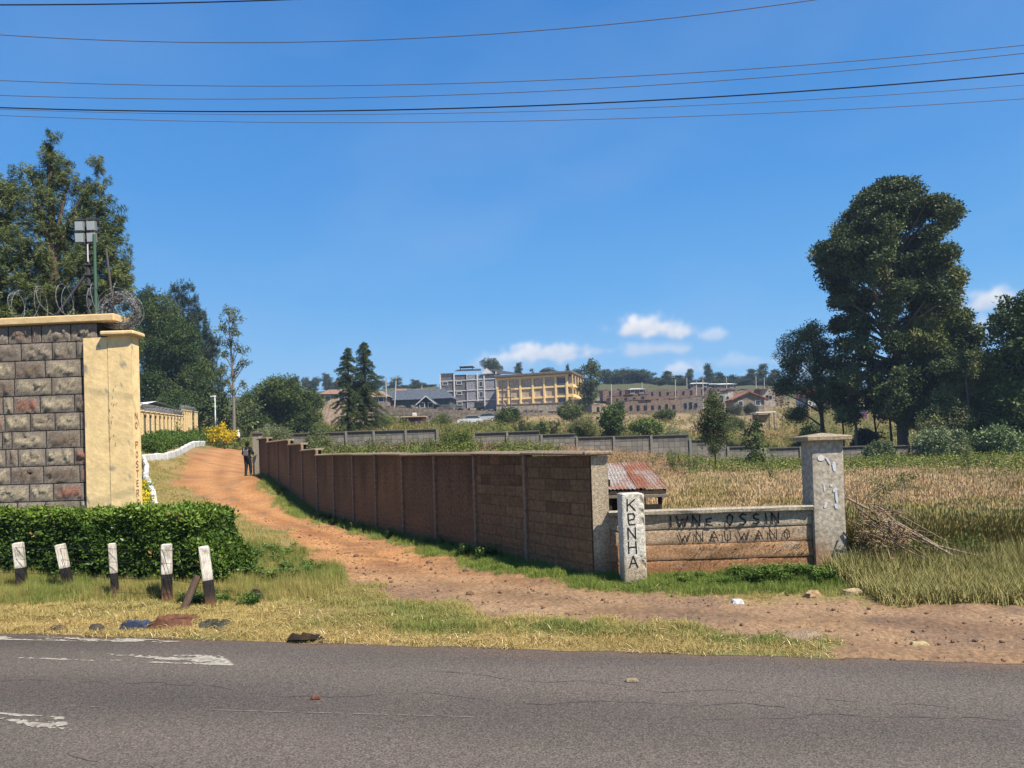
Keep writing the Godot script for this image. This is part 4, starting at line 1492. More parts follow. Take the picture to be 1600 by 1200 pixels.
func trunk(o: Node3D, top: Vector3, r0: float, r1: float, lobes: Array, bark: Color, limbs := 0.6, extra := []) -> void:
	var g := Geo.new()
	g.col = bark
	var pts := []
	for k in 7:
		var t := k / 6.0
		pts.append(Vector3(0, -0.4, 0).lerp(top, t) + Vector3(sin(t * 5.0 + top.x) * 0.12, 0, cos(t * 4.0) * 0.1) * minf(1.0, top.y * 0.1) * (1.0 if k > 0 else 0.0))
	g.tube(pts, r0, r1, 8)
	for l in lobes:
		if rng.randf() > limbs:
			continue
		var c: Vector3 = l[0]
		var s := clampf((c.y - l[2] * 1.5) / top.y, 0.15, 0.93) * rf(0.75, 1.0)
		var a := Vector3.ZERO.lerp(top, s)
		var r := lerpf(r0, r1, s) * 0.55
		g.tube([a, a.lerp(c, 0.5) + Vector3(0, l[2] * 0.25, 0), c + Vector3(0, l[2] * 0.2, 0)], r, r * 0.35, 6)
	for e in extra:
		g.tube([e[0], e[0].lerp(e[1], 0.5) + Vector3(rf(-0.15, 0.15), 0, 0), e[1]], e[2], e[2] * 0.6, 7)
	piece("trunk", g, M.bark, o)

# a tree given by lobes in world metres
func lobed_tree(called: String, label: String, cat: String, base: Vector2, lobes: Array, clump: String, size: float, per: float, c0: Color, c1: Color, r0: float, bark: Color, opt := {}) -> Node3D:
	var o := thing(called, label, cat, ground_at(base.x, base.y), 0.0, opt.get("group", ""))
	var rel := []
	var hi := 0.0
	var topc := Vector3.ZERO
	for l in lobes:
		var c: Vector3 = l[0] - o.position
		c.z += rf(-1, 1) * l[1] * opt.get("deep", 0.8)
		rel.append([c, l[1], l[2]])
		if c.y > hi:
			hi = c.y
			topc = c
	trunk(o, topc, r0, r0 * 0.22, rel, bark, opt.get("limbs", 0.6), opt.get("extra", []))
	crown(o, rel, clump, size, per, c0, c1, opt.get("thin", -0.12), opt.get("mat", "leaf"), opt.get("upright", 0.0))
	return o

func bush(label: String, at: Vector2, wide: float, high: float, clump: String, size: float, c0: Color, c1: Color, group := "", called := "bush") -> void:
	var o := thing(called, label, "bush", ground_at(at.x, at.y), 0.0, group)
	var lobes := []
	for k in 6:
		var a := TAU * k / 6.0 + rf(-0.3, 0.3)
		var r := wide * rf(0.15, 0.3)
		lobes.append([Vector3(cos(a) * wide * 0.28, high * rf(0.3, 0.72), sin(a) * wide * 0.28), r, high * rf(0.22, 0.34)])
	lobes.append([Vector3(0, high * 0.5, 0), wide * 0.28, high * 0.48])
	var g := Geo.new()
	g.col = lin(0.12, 0.085, 0.06)
	for l in lobes:
		g.tube([Vector3(0, -0.1, 0), l[0] * 0.6 + Vector3(0, 0.1, 0), l[0]], 0.03 * high, 0.012 * high, 5)
	piece("stems", g, M.bark, o)
	crown(o, lobes, clump, size, 1.5, c0, c1, -0.25)

func build_hedge() -> void:
	var o := thing("hedge", "clipped glossy green box hedge behind the white-topped posts", "hedge", ground_at(-7.0, -12.0))
	var a := Vector3(-14.5, 0, -14.4)
	var b := Vector3(-5.22, 0, -11.5)
	var d := (b - a).normalized()
	var s := Vector3(-d.z, 0, d.x) * -1.0
	s = Vector3(d.z, 0, -d.x)          # away from the road
	var len := a.distance_to(b)
	var deep := 1.0
	var high := 1.2
	var bt := Batch.new()
	for k in 24000:
		var u := rf(0, len)
		var w := rf(0, deep)
		var y := rf(0.05, high)
		var f := rng.randf()
		if f < 0.45:
			w = absf(rf(-0.05, 0.16))
		elif f < 0.68:
			y = high - absf(rf(-0.04, 0.12))
		elif f < 0.8:
			u = len - absf(rf(-0.1, 0.2))
		elif f < 0.86:
			w = deep - rf(0, 0.15)
		var wob := 0.17 * nz.get_noise_3d(u * 90, y * 90, w * 90) + 0.06 * nz.get_noise_3d(u * 260, y * 260, w * 260)
		var p := a + d * u + s * w
		var gyy := gy(p.x, p.z)
		# the end bulges out low down and the face leans in at the foot
		var low := smoothstep(0.85, 0.3, y)
		if u > len - 0.5:
			p += d * low * 0.4 * (u - (len - 0.5)) / 0.5
		if y < 0.28 and rng.randf() < 0.45:
			continue
		p += Vector3(wob, wob * 0.8, wob)
		p.y += gyy + y + 0.02
		var r := 0.085 * rf(0.6, 1.45)
		var x := rdir()
		var up := (Vector3.UP * 0.8 + rdir()).normalized()
		x = up.cross(x).normalized()
		var new_growth := smoothstep(high - 0.2, high, y) * 0.8 + nz.get_noise_3d(p.x * 60, p.y * 60, p.z * 60) * 0.6
		bt.put(Basis(x, up, x.cross(up)).scaled(Vector3(r, r, r)), p - o.position, mixc(lin(0.035, 0.075, 0.014), lin(0.15, 0.23, 0.035), new_growth + rf(-0.25, 0.35)) if rng.randf() > 0.012 else lin(0.3, 0.17, 0.08))
	many("foliage", LEAFM.hedge, M.glossy_leaf, bt, o)
	var g := Geo.new()
	g.col = lin(0.05, 0.036, 0.024)
	for k in 260:
		var p := a + d * rf(0.1, len - 0.15) + s * rf(0.2, deep - 0.1)
		p.y = gy(p.x, p.z) - 0.05
		var t := p + Vector3(rf(-0.25, 0.25), rf(0.8, 1.1), rf(-0.2, 0.2))
		g.tube([p - o.position, p.lerp(t, 0.5) - o.position + Vector3(rf(-0.06, 0.06), 0, rf(-0.05, 0.05)), t - o.position], 0.016, 0.006, 4, false)
	piece("stems", g, M.bark, o)

# what grows at a spot near the road: [share kept, height, colour, colour, mesh]
func turf_at(x: float, z: float) -> Array:
	var so := soil_at(x, z)
	var e := edge_of_road(x, z)
	if e > -0.02 or so > 0.5:
		return []
	var f := nz.get_noise_2d(x * 45, z * 45)
	var dry := lin(0.47, 0.34, 0.13)
	var straw := lin(0.60, 0.46, 0.2)
	var green := lin(0.15, 0.22, 0.045)
	var olive := lin(0.27, 0.27, 0.08)
	if in_field(x, z):
		return []
	if x > 5.85 and z < -10.6 - 0.1 * (x - 6):
		return []
	var ow := off_wall(x, z)
	var hug := smoothstep(2.1, 0.8, ow + f * 0.8) if z < -11.0 and x < 2.2 else 0.0
	if z < -10.4 and x > 0.9 and x < 6.0:
		hug = maxf(hug, smoothstep(-10.5, -11.4, z))
	if x > 3.4 and z > -10.6 + 0.3 * f:
		return []
	if e > -0.75 - 0.35 * f:          # parched rim along the tarmac
		return [smoothstep(-0.6, 0.1, nz.get_noise_2d(x * 130, z * 130)) * 0.95 - so, rf(0.025, 0.10), mixc(dry, lin(0.38, 0.25, 0.10), f + 0.4), mixc(straw, olive, nz.get_noise_2d(x * 80 + 50, z * 80) + 0.25), "short"]
	if hug > 0.3:
		return [(0.95 - so) * hug, rf(0.07, 0.17), green, lin(0.24, 0.29, 0.06), "short"]
	if x > -1.6 and z > -10.6 and x < 4.4:
		return [0.95 - so, rf(0.06, 0.14), mixc(olive, dry, f + 0.3), mixc(green, straw, f + 0.35), "short"]
	if x < -3.2 and z > -16.0:
		if z > -10.9:
			return [0.8 - so, rf(0.04, 0.12), mixc(dry, olive, f * 1.5 + 0.4), mixc(straw, olive, nz.get_noise_2d(x * 90, z * 90) + 0.3), "short"]
		return [0.95 - so, rf(0.12, 0.34), mixc(green, olive, f + 0.5), mixc(olive, dry, f + 0.3), "short"]
	if x > 4.4:
		return [0.9 - so, rf(0.06, 0.16), mixc(olive, dry, f + 0.4), lin(0.32, 0.34, 0.09), "short"]
	return [smoothstep(-0.5, 0.25, f) * 0.8 - so, rf(0.05, 0.12), mixc(olive, dry, f + 0.35), lin(0.3, 0.27, 0.09), "short"]

func build_grass() -> void:
	var lawn := Batch.new()
	var lawn2 := Batch.new()
	var bit := func(x: float, z: float, t: Array, boost: float) -> void:
		var h: float = t[1] * boost
		var a := rf(0, TAU)
		var b := Basis(Vector3.UP, a).scaled(Vector3(rf(0.08, 0.13) * boost, h, rf(0.08, 0.13) * boost))
		var k := mixc(t[2], t[3], rng.randf())
		var at := Vector3(x, gy(x, z) - 0.008, z)
		if rng.randf() < 0.5:
			lawn.put(b, at, k)
		else:
			lawn2.put(b, at, k)
	for k in 250000:
		var x := rf(-12.5, 9.0)
		var z := rf(-16.5, -7.2)
		if edge_of_road(x, z) > -0.02:
			continue
		var t := turf_at(x + rf(-0.35, 0.35), z + rf(-0.22, 0.22))
		if t.size() and rng.randf() < t[0] - soil_at(x, z):
			bit.call(x, z, t, 0.75 + 0.9 * maxf(0.0, nz.get_noise_2d(x * 170, z * 170) + 0.2))
	for k in 60000:
		var z := -16.5 - 30.0 * pow(rng.randf(), 1.4)
		var x := rf(-24.0, 0.0)
		if x < z * 0.62:
			continue
		var t := turf_at(x, z)
		if t.size() and rng.randf() < t[0]:
			bit.call(x, z, t, 1.25 + (-z - 16.0) * 0.03)
	var o := many("grass", LEAFM.short, M.blade, lawn)
	tag(o, "short dry and green grass on the verges and beside the track", "grass", "", "stuff")
	tag(many("grass", LEAFM.short2, M.blade, lawn2), "finer grass blades mixed through the verges and the wall's foot", "grass", "", "stuff")

	# the fallow field: tall tan grass with pinkish seed heads, greener weeds further back
	var tall := Batch.new()
	for k in 230000:
		var d := 12.8 + 47.0 * pow(rng.randf(), 1.25)
		var x := rf(-0.5, 0.82) * d
		var z := -d
		if not (in_field(x, z) and off_wall(x, z) < -0.8) and not (x > 5.85 and z < -11.2):
			continue
		if x > 1.7 and x < 3.1 and z > -15.6:
			continue
		if z < -34.0 and x < -12.4 + (z + 34.0) * 0.12:
			continue
		var f := nz.get_noise_2d(x * 14, z * 14)
		var back := smoothstep(31.0, 38.0, d + f * 9.0 + (x / d - 0.2) * 8.0) if x > 0.24 * d else smoothstep(48, 56, d)
		if rng.randf() < back * 0.9:
			continue
		var h := rf(0.6, 1.05) * lerpf(0.8, 1.1, smoothstep(13, 24, d))
		var c := mixc(lin(0.45, 0.325, 0.18), lin(0.56, 0.43, 0.25), rng.randf())
		c = mixc(c, lin(0.3, 0.27, 0.09), smoothstep(0.1, 0.45, nz.get_noise_2d(x * 22 + 400, z * 22)) * 0.8)
		if x > 5.4 and d < 17.5:
			var near := smoothstep(17.5, 14.5, d + f * 3.0)
			c = mixc(c, mixc(lin(0.115, 0.14, 0.04), lin(0.38, 0.31, 0.13), rng.randf()), near)
			h = lerpf(h, rf(0.5, 0.95), near) * smoothstep(10.6, 12.2, d)
		if x < 0.24 * d and d > 30:
			c = mixc(c, lin(0.36, 0.20, 0.12), 0.45)
		h += 0.05
		var s := 1.0 + d * 0.018
		tall.put(Basis(Vector3.UP, rf(0, TAU)).scaled(Vector3(s, h, s)), Vector3(x, gy(x, z) - 0.02, z), c)
	tag(many("tall_grass", LEAFM.tall, M.blade, tall), "tall dry tan grass filling the fallow field behind the walls", "grass", "", "stuff")
	var lush := Batch.new()
	for k in 30000:
		var x := rf(5.3, 14.5)
		var z := rf(-14.5, -9.9)
		if x < 5.85 and z < -12.0:
			continue
		if soil_at(x, z) > 0.2 or edge_of_road(x, z) > -2.2:
			continue
		var h := rf(0.12, 0.32) + 0.42 * smoothstep(-10.6, -12.4, z) * rng.randf()
		lush.put(Basis(Vector3.UP, rf(0, TAU)).scaled(Vector3(0.7, h, 0.7)), Vector3(x, gy(x, z) - 0.01, z), mixc(lin(0.115, 0.14, 0.04), lin(0.38, 0.31, 0.13), rng.randf()))
	tag(many("green_grass", LEAFM.lush, M.blade, lush), "rank green grass beside the right-hand gate pillar", "grass", "", "stuff")
	var weeds := Batch.new()
	for k in 9000:
		var d := 20.0 + 39.0 * rng.randf()
		var x := rf(-0.42, 0.8) * d
		if off_wall(x, -d) > -1.2 or d < 14.0 or (d > 34.0 and x < -12.4 - (d - 34.0) * 0.12):
			continue
		var f := nz.get_noise_2d(x * 16, -d * 16)
		var want := 0.7 * smoothstep(33.0, 43.0, d + f * 12.0 + (x / d - 0.2) * 8.0) if x > 0.22 * d else (0.75 if x < 0.06 * d else 0.09)
		if rng.randf() > want:
			continue
		var h := rf(0.7, 1.5) * (1.2 if x < 0.1 * d else 1.0)
		weeds.put(Basis(Vector3.UP, rf(0, TAU)).scaled(Vector3(h, h, h) * Vector3(1.25, 1, 1.25)), Vector3(x, gy(x, -d) - 0.03, -d), mixc(lin(0.10, 0.155, 0.03), lin(0.30, 0.31, 0.085), rng.randf() * 0.8 + f * 0.5))
	tag(many("weeds", LEAFM.weed, M.leaf, weeds), "green weeds standing in the far half of the field", "weeds", "", "stuff")
	# leafy herbs at the foot of walls and by the hedge
	var herbs := Batch.new()
	for k in 700:
		var p := Vector2.ZERO
		var h := rf(0.12, 0.3)
		var pick := k % 7
		if pick < 2:
			p = Vector2(rf(2.6, 5.6), rf(-12.3, -11.6) + 0.3 * rng.randf())
			if p.x < 3.6:
				h *= 0.6
		elif pick < 4:
			var t := rf(0.05, 1.0)
			p = Vector2(1.37, -12.5) + Vector2(-14.5, -24.3) * t + Vector2(-0.8589, 0.5122) * rf(0.15, 0.75)
			if nz.get_noise_2d(p.x * 50, p.y * 50) < 0.12:
				continue
			h = rf(0.12, 0.34)
		elif pick < 6:
			p = Vector2(rf(-5.4, -3.6), rf(-16.0, -11.8))
			h = rf(0.12, 0.36)
		else:
			p = Vector2(rf(-5.0, -3.9), rf(-11.4, -10.4))
			h = rf(0.1, 0.2)
		if soil_at(p.x, p.y) > 0.35 or in_field(p.x, p.y):
			continue
		herbs.put(Basis(Vector3.UP, rf(0, TAU)).scaled(Vector3(h, h, h) * Vector3(1.2, 1, 1.2)), Vector3(p.x, gy(p.x, p.y) - 0.01, p.y), mixc(lin(0.06, 0.12, 0.022), lin(0.16, 0.24, 0.05), rng.randf()))
	tag(many("low_herbs", LEAFM.herb, M.leaf, herbs), "leafy green herbs at the walls' feet and the hedge's end", "weeds", "", "stuff")
	# dry straw lying on the verges, and a few taller stalks
	var sg := Geo.new()
	sg.col = Color(1, 1, 1)
	leaf(sg, Vector3(-0.5, 0, 0), Vector3(1, 0, 0), Vector3(0, 0, 1), 1.0, 0.05, 0.06)
	var straw := Batch.new()
	for k in 16000:
		var x := rf(-9.5, 4.2)
		var z := rf(-13.5, -7.3)
		var e := edge_of_road(x, z)
		if e > 0.12 or soil_at(x, z) > 0.6 or (e < -1.5 and rng.randf() > 0.25) or nz.get_noise_2d(x * 90, z * 90) < -0.15:
			continue
		var l := rf(0.05, 0.19)
		var b := Basis(Vector3.UP, rf(0, TAU)) * Basis(Vector3.BACK, rf(-0.15, 0.75) * rng.randf())
		straw.put(b.scaled(Vector3(l, l, l)), Vector3(x, (gy(x, z) + rf(0.01, 0.06)) if e < -0.05 else -0.02 * x + 0.03, z), mixc(lin(0.55, 0.42, 0.2), lin(0.72, 0.6, 0.36), rng.randf()))
	tag(many("straw", sg.mesh(), M.blade, straw), "pale dry straw lying loose on the roadside verge", "straw", "", "stuff")
	# loose stones on the track
	var rock := Geo.new()
	rock_shape(rock, Vector3.ZERO, Vector3(1, 0.6, 0.8), 71.0)
	var rubble := Batch.new()
	for k in 7500:
		var x := rf(-10, 9)
		var z := rf(-25.0, -7.4)
		if soil_at(x, z) < 0.35 or edge_of_road(x, z) > -0.05:
			continue
		var rocky := nz.get_noise_2d(x * 45 + 200, z * 45)
		var r := 0.009 * pow(rng.randf(), -0.42)
		if rocky > 0.1 and z > -16.5 and x < 1.0:
			r *= rf(1.0, 2.4)
		r = minf(r, 0.075 if x < 0.5 else 0.03)
		rubble.put((Basis(Vector3.UP, rf(0, TAU)) * Basis(Vector3.RIGHT, rf(-0.4, 0.4))).scaled(Vector3(r, r, r)), Vector3(x, gy(x, z) + 0.012 + r * 0.1, z), mixc(lin(0.38, 0.2, 0.105), lin(0.2, 0.13, 0.09), rng.randf()))
	tag(many("rubble", rock.mesh(), M.stone, rubble), "loose red stones and clods strewn over the dirt track", "rubble", "", "stuff")

func build_brush() -> void:
	var o := thing("brush_pile", "heap of cut dry branches leaning against the right gate pillar", "brush pile", ground_at(6.2, -12.2))
	var y0 := o.position.y
	var long := [[Vector3(5.9, 1.25, -12.6), Vector3(6.6, 0.78, -12.2), Vector3(7.25, 0.32, -11.9), Vector3(7.7, 0.02, -11.75), 0.022], [Vector3(6.35, 1.1, -12.4), Vector3(6.55, 0.85, -12.25), Vector3(7.0, 0.55, -12.1), Vector3(7.55, 0.1, -11.8), 0.026], [Vector3(6.6, 0.78, -12.3), Vector3(7.1, 0.45, -12.0), Vector3(8.0, 0.2, -11.9), Vector3(8.55, 0.12, -11.8), 0.016], [Vector3(5.95, 1.1, -12.35), Vector3(6.3, 0.75, -12.1), Vector3(6.7, 0.35, -11.7), Vector3(6.95, 0.02, -11.45), 0.02], [Vector3(5.95, 1.0, -12.2), Vector3(6.2, 0.62, -11.9), Vector3(6.5, 0.4, -11.75), Vector3(6.9, 0.2, -11.6), 0.015]]
	for b in long:
		var g := Geo.new()
		g.col = mixc(lin(0.20, 0.14, 0.1), lin(0.42, 0.33, 0.25), rng.randf())
		g.tube([b[0] - o.position, b[1] - o.position, b[2] - o.position, b[3] - o.position], b[4], b[4] * 0.6, 6)
		piece("branch", g, M.bark, o)
	for k in 14:
		var g := Geo.new()
		g.col = mixc(lin(0.2, 0.14, 0.1), lin(0.44, 0.35, 0.26), rng.randf())
		var a := Vector3(rf(5.85, 6.7), rf(0.5, 1.35), rf(-12.8, -12.2))
		var e := Vector3(a.x + rf(0.5, 1.5), rf(0.02, 0.5), a.z + rf(0.2, 0.9))
		if k % 4 == 0:
			e = Vector3(a.x + rf(0.1, 0.8), a.y + rf(0.2, 0.5), a.z)
		g.tube([a - o.position, a.lerp(e, 0.4) + Vector3(rf(-0.08, 0.08), rf(-0.02, 0.1), 0) - o.position, e - o.position], rf(0.01, 0.017), 0.006, 5, false)
		piece("branch", g, M.bark, o)
	for k in 95:
		var g := Geo.new()
		g.col = mixc(lin(0.16, 0.10, 0.07), lin(0.38, 0.27, 0.18), rng.randf())
		var a := Vector3(rf(5.82, 6.6), rf(0.15, 1.2), rf(-12.7, -11.9))
		a.y *= clampf(1.5 - (a.x - 5.8), 0.3, 1.0)
		var d := Vector3(rf(-0.3, 1.0), rf(-0.8, 0.25), rf(-0.3, 0.6)).normalized() * rf(0.25, 0.7)
		var e := a + d
		e.y = maxf(e.y, 0.03)
		g.tube([a - o.position, a.lerp(e, 0.5) - o.position + Vector3(rf(-0.05, 0.05), rf(-0.03, 0.06), rf(-0.05, 0.05)), e - o.position], rf(0.006, 0.013), 0.004, 4, false)
		piece("twig", g, M.bark, o)
	var bt := Batch.new()
	for k in 90:
		var p := Vector3(rf(5.85, 6.6), 0, rf(-12.5, -11.7))
		p.y = gy(p.x, p.z) + rf(0.05, 1.05) * clampf(1.5 - (p.x - 5.8), 0.3, 1.0)
		var s := rf(0.05, 0.09)
		bt.put(Basis(rdir(), rf(0, TAU)).scaled(Vector3(s, s, s)), p - o.position, mixc(lin(0.28, 0.18, 0.10), lin(0.46, 0.36, 0.2), rng.randf()))
	many("dry_leaves", LEAFM.hang, M.leaf, bt, o)
	var b2 := Batch.new()
	for k in 110:
		var p := Vector3(rf(5.9, 8.3), 0, rf(-12.9, -12.0))
		p.y = gy(p.x, p.z)
		var s := rf(0.3, 0.65)
		b2.put(Basis(Vector3.UP, rf(0, TAU)).scaled(Vector3(s, s, s)), p - o.position, mixc(lin(0.07, 0.11, 0.025), lin(0.2, 0.22, 0.06), rng.randf()))
	many("weeds_through_branches", LEAFM.weed, M.leaf, b2, o)

func build_saplings() -> void:
	for s in [[Vector2(15.2, -41.5), 1.9, "bare thin sapling in the tan grass left of the gate pillar"], [Vector2(9.6, -26.5), 1.3, "thin weedy stem with few leaves behind the low wall"], [Vector2(17.9, -28.0), 2.2, "thin leafy sapling in the field right of the gate pillar"], [Vector2(11.0, -20.0), 1.35, "dark thin stem in the tan grass right of the gate pillar"], [Vector2(9.1, -17.5), 1.3, "thin twiggy stem just right of the brush heap's top"], [Vector2(8.3, -37.0), 2.1, "thin bare stem in the tan grass behind the rusty roof"]]:
		var o := thing("sapling", s[2], "sapling", ground_at(s[0].x, s[0].y))
		var g := Geo.new()
		g.col = lin(0.08, 0.07, 0.04)
		g.tube([Vector3(0, -0.1, 0), Vector3(0.04, s[1] * 0.5, 0), Vector3(-0.03, s[1], 0)], 0.022, 0.008, 5)
		for k in 7:
			var a := Vector3(0, s[1] * rf(0.35, 0.9), 0)
			g.tube([a, a + Vector3(rf(-0.25, 0.25), rf(0.1, 0.3), rf(-0.2, 0.2))], 0.008, 0.004, 4, false)
		piece("stem", g, M.bark, o)
		var bt := Batch.new()
		for k in 26:
			var r := rf(0.08, 0.15)
			bt.put(Basis(rdir(), rf(0, TAU)).scaled(Vector3(r, r, r)), Vector3(rf(-0.22, 0.22), s[1] * rf(0.45, 1.02), rf(-0.22, 0.22)), mixc(lin(0.08, 0.12, 0.03), lin(0.2, 0.22, 0.06), rng.randf()))
		many("leaves", LEAFM.fine, M.leaf, bt, o)

func build_trees() -> void:
	var bark := lin(0.15, 0.115, 0.085)
	var pale := lin(0.30, 0.25, 0.2)
	# compound trees behind the stone wall
	lobed_tree("feathery_tree", "tall feathery green tree towering behind the stone wall", "tree", Vector2(-24.30, -38.00), [[Vector3(-24.33, 19.51, -38.00), 0.21, 0.62], [Vector3(-24.32, 18.68, -38.00), 0.31, 0.75], [Vector3(-24.20, 17.77, -38.00), 0.41, 0.96], [Vector3(-23.71, 18.31, -38.00), 0.21, 0.68], [Vector3(-23.55, 17.34, -38.00), 0.34, 1.03], [Vector3(-21.64, 18.11, -38.00), 0.21, 0.55], [Vector3(-21.76, 17.28, -38.00), 0.27, 0.82], [Vector3(-22.03, 16.32, -38.00), 0.38, 1.03], [Vector3(-22.63, 16.96, -38.00), 0.21, 0.82], [Vector3(-22.79, 15.93, -38.00), 0.41, 1.16], [Vector3(-24.72, 16.06, -38.00), 0.82, 1.51], [Vector3(-25.30, 17.88, -38.00), 0.24, 0.75], [Vector3(-25.39, 16.84, -38.00), 0.41, 1.03], [Vector3(-26.41, 17.63, -38.00), 0.24, 0.68], [Vector3(-26.57, 16.60, -38.00), 0.41, 1.03], [Vector3(-27.82, 16.09, -38.00), 1.37, 2.05], [Vector3(-23.38, 14.49, -38.00), 1.57, 1.64], [Vector3(-21.47, 15.12, -38.00), 0.62, 1.54], [Vector3(-25.45, 13.87, -38.00), 1.88, 1.78], [Vector3(-20.82, 13.62, -38.00), 0.62, 1.23], [Vector3(-22.05, 12.45, -38.00), 1.57, 1.71], [Vector3(-24.47, 11.49, -38.00), 2.05, 1.71], [Vector3(-26.88, 11.74, -38.00), 1.92, 2.05], [Vector3(-20.48, 11.64, -38.00), 0.55, 1.37], [Vector3(-21.77, 9.51, -38.00), 1.57, 2.05], [Vector3(-25.22, 8.76, -38.00), 2.40, 2.40], [Vector3(-28.29, 9.54, -38.00), 1.71, 2.40], [Vector3(-22.18, 6.60, -38.00), 1.71, 2.05], [Vector3(-25.97, 6.03, -38.00), 2.40, 2.05]], "spray", 0.95, 6.0, lin(0.042, 0.075, 0.028), lin(0.15, 0.175, 0.06), 0.45, bark, {"upright": 0.5, "thin": -0.4, "deep": 0.9, "limbs": 0.35})
	lobed_tree("broad_tree", "dense mid-green tree beside the gate column's edge", "tree", Vector2(-44.79, -88.00), [[Vector3(-44.63, 21.67, -88.00), 1.43, 1.90], [Vector3(-42.59, 20.41, -88.00), 2.06, 2.70], [Vector3(-45.50, 18.51, -88.00), 1.43, 3.17], [Vector3(-40.52, 17.15, -88.00), 2.38, 2.85], [Vector3(-43.72, 16.46, -88.00), 2.85, 3.01], [Vector3(-39.44, 12.74, -88.00), 2.38, 2.85], [Vector3(-43.03, 12.06, -88.00), 3.17, 3.17], [Vector3(-45.43, 11.34, -88.00), 1.90, 3.49], [Vector3(-40.33, 8.79, -88.00), 2.70, 2.70], [Vector3(-44.33, 7.33, -88.00), 2.70, 2.70]], "fine", 0.95, 3.0, lin(0.035, 0.075, 0.022), lin(0.12, 0.15, 0.045), 0.4, bark, {"thin": -0.3})
	lobed_tree("dark_cypress", "dark spiky casuarina with several upright plumes", "tree", Vector2(-41.47, -93.00), [[Vector3(-46.97, 23.61, -93.00), 0.59, 1.84], [Vector3(-43.61, 23.67, -93.00), 0.59, 2.18], [Vector3(-42.84, 24.16, -93.00), 0.59, 2.18], [Vector3(-41.75, 23.87, -93.00), 0.50, 2.18], [Vector3(-41.11, 22.58, -93.00), 0.50, 2.18], [Vector3(-42.50, 20.94, -93.00), 1.51, 2.85], [Vector3(-40.49, 20.46, -93.00), 0.67, 2.18], [Vector3(-41.13, 18.37, -93.00), 1.68, 3.02], [Vector3(-39.60, 19.16, -93.00), 0.50, 2.18], [Vector3(-39.76, 16.22, -93.00), 1.17, 3.02], [Vector3(-38.73, 17.03, -93.00), 0.50, 2.18], [Vector3(-41.66, 14.18, -93.00), 2.35, 3.35], [Vector3(-39.16, 13.26, -93.00), 1.51, 3.02], [Vector3(-38.17, 12.39, -93.00), 0.84, 2.35], [Vector3(-40.25, 9.93, -93.00), 2.35, 3.02], [Vector3(-42.62, 9.17, -93.00), 2.35, 3.02]], "plume", 1.2, 9.0, lin(0.025, 0.042, 0.018), lin(0.075, 0.09, 0.035), 0.35, bark, {"upright": 0.75, "thin": -0.2})
	lobed_tree("slender_tree", "slender sparse eucalyptus standing alone beside the track's crest", "tree", Vector2(-28.93, -74.00), [[Vector3(-29.04, 18.18, -74.00), 0.67, 0.60], [Vector3(-28.59, 17.49, -74.00), 0.80, 0.80], [Vector3(-29.60, 17.19, -74.00), 0.67, 0.60], [Vector3(-28.14, 16.74, -74.00), 0.60, 0.47], [Vector3(-29.76, 16.19, -74.00), 0.67, 0.47], [Vector3(-28.90, 15.96, -74.00), 0.73, 0.60], [Vector3(-27.91, 15.39, -74.00), 0.60, 0.47], [Vector3(-30.12, 14.99, -74.00), 0.60, 0.53], [Vector3(-29.13, 14.63, -74.00), 0.67, 0.60], [Vector3(-28.14, 14.06, -74.00), 0.53, 0.47], [Vector3(-27.55, 13.71, -74.00), 0.47, 0.40], [Vector3(-29.83, 13.31, -74.00), 0.47, 0.40], [Vector3(-28.84, 12.94, -74.00), 0.60, 0.47], [Vector3(-27.38, 12.50, -74.00), 0.40, 0.33], [Vector3(-27.92, 12.25, -74.00), 0.47, 0.33], [Vector3(-29.67, 11.77, -74.00), 0.47, 0.40], [Vector3(-28.62, 11.20, -74.00), 0.47, 0.47], [Vector3(-29.30, 10.42, -74.00), 0.60, 0.53], [Vector3(-28.24, 10.25, -74.00), 0.53, 0.40], [Vector3(-28.93, 9.47, -74.00), 0.67, 0.53]], "broad", 0.5, 0.5, lin(0.06, 0.085, 0.03), lin(0.15, 0.17, 0.065), 0.2, pale, {"limbs": 1.0, "thin": -0.02, "deep": 1.0})
	lobed_tree("dark_round_tree", "wide dark round-crowned tree mass left of the two conifers", "tree", Vector2(-30.80, -95.00), [[Vector3(-31.90, 11.69, -95.00), 2.05, 1.71], [Vector3(-33.65, 10.29, -95.00), 2.23, 1.88], [Vector3(-29.77, 11.28, -95.00), 2.40, 1.88], [Vector3(-27.41, 9.84, -95.00), 1.88, 1.71], [Vector3(-34.81, 8.61, -95.00), 1.71, 2.05], [Vector3(-30.69, 8.91, -95.00), 3.42, 2.23], [Vector3(-27.12, 7.94, -95.00), 1.54, 1.88], [Vector3(-29.03, 6.97, -95.00), 2.57, 1.88], [Vector3(-33.15, 6.59, -95.00), 2.40, 1.71]], "fine", 1.1, 2.8, lin(0.035, 0.06, 0.016), lin(0.10, 0.135, 0.034), 0.4, bark, {"thin": -0.25})
	lobed_tree("leafy_tree", "low dark tree behind the slender eucalyptus's trunk", "tree", Vector2(-36.46, -88.00), [[Vector3(-37.15, 8.69, -88.00), 1.27, 1.43], [Vector3(-35.94, 9.61, -88.00), 1.11, 1.27], [Vector3(-35.44, 7.45, -88.00), 1.27, 1.43], [Vector3(-36.81, 6.46, -88.00), 1.43, 1.27], [Vector3(-32.39, 8.54, -88.00), 1.11, 1.43], [Vector3(-33.23, 6.98, -88.00), 1.11, 1.11]], "broad", 0.9, 1.2, lin(0.04, 0.06, 0.02), lin(0.12, 0.15, 0.05), 0.22, bark)
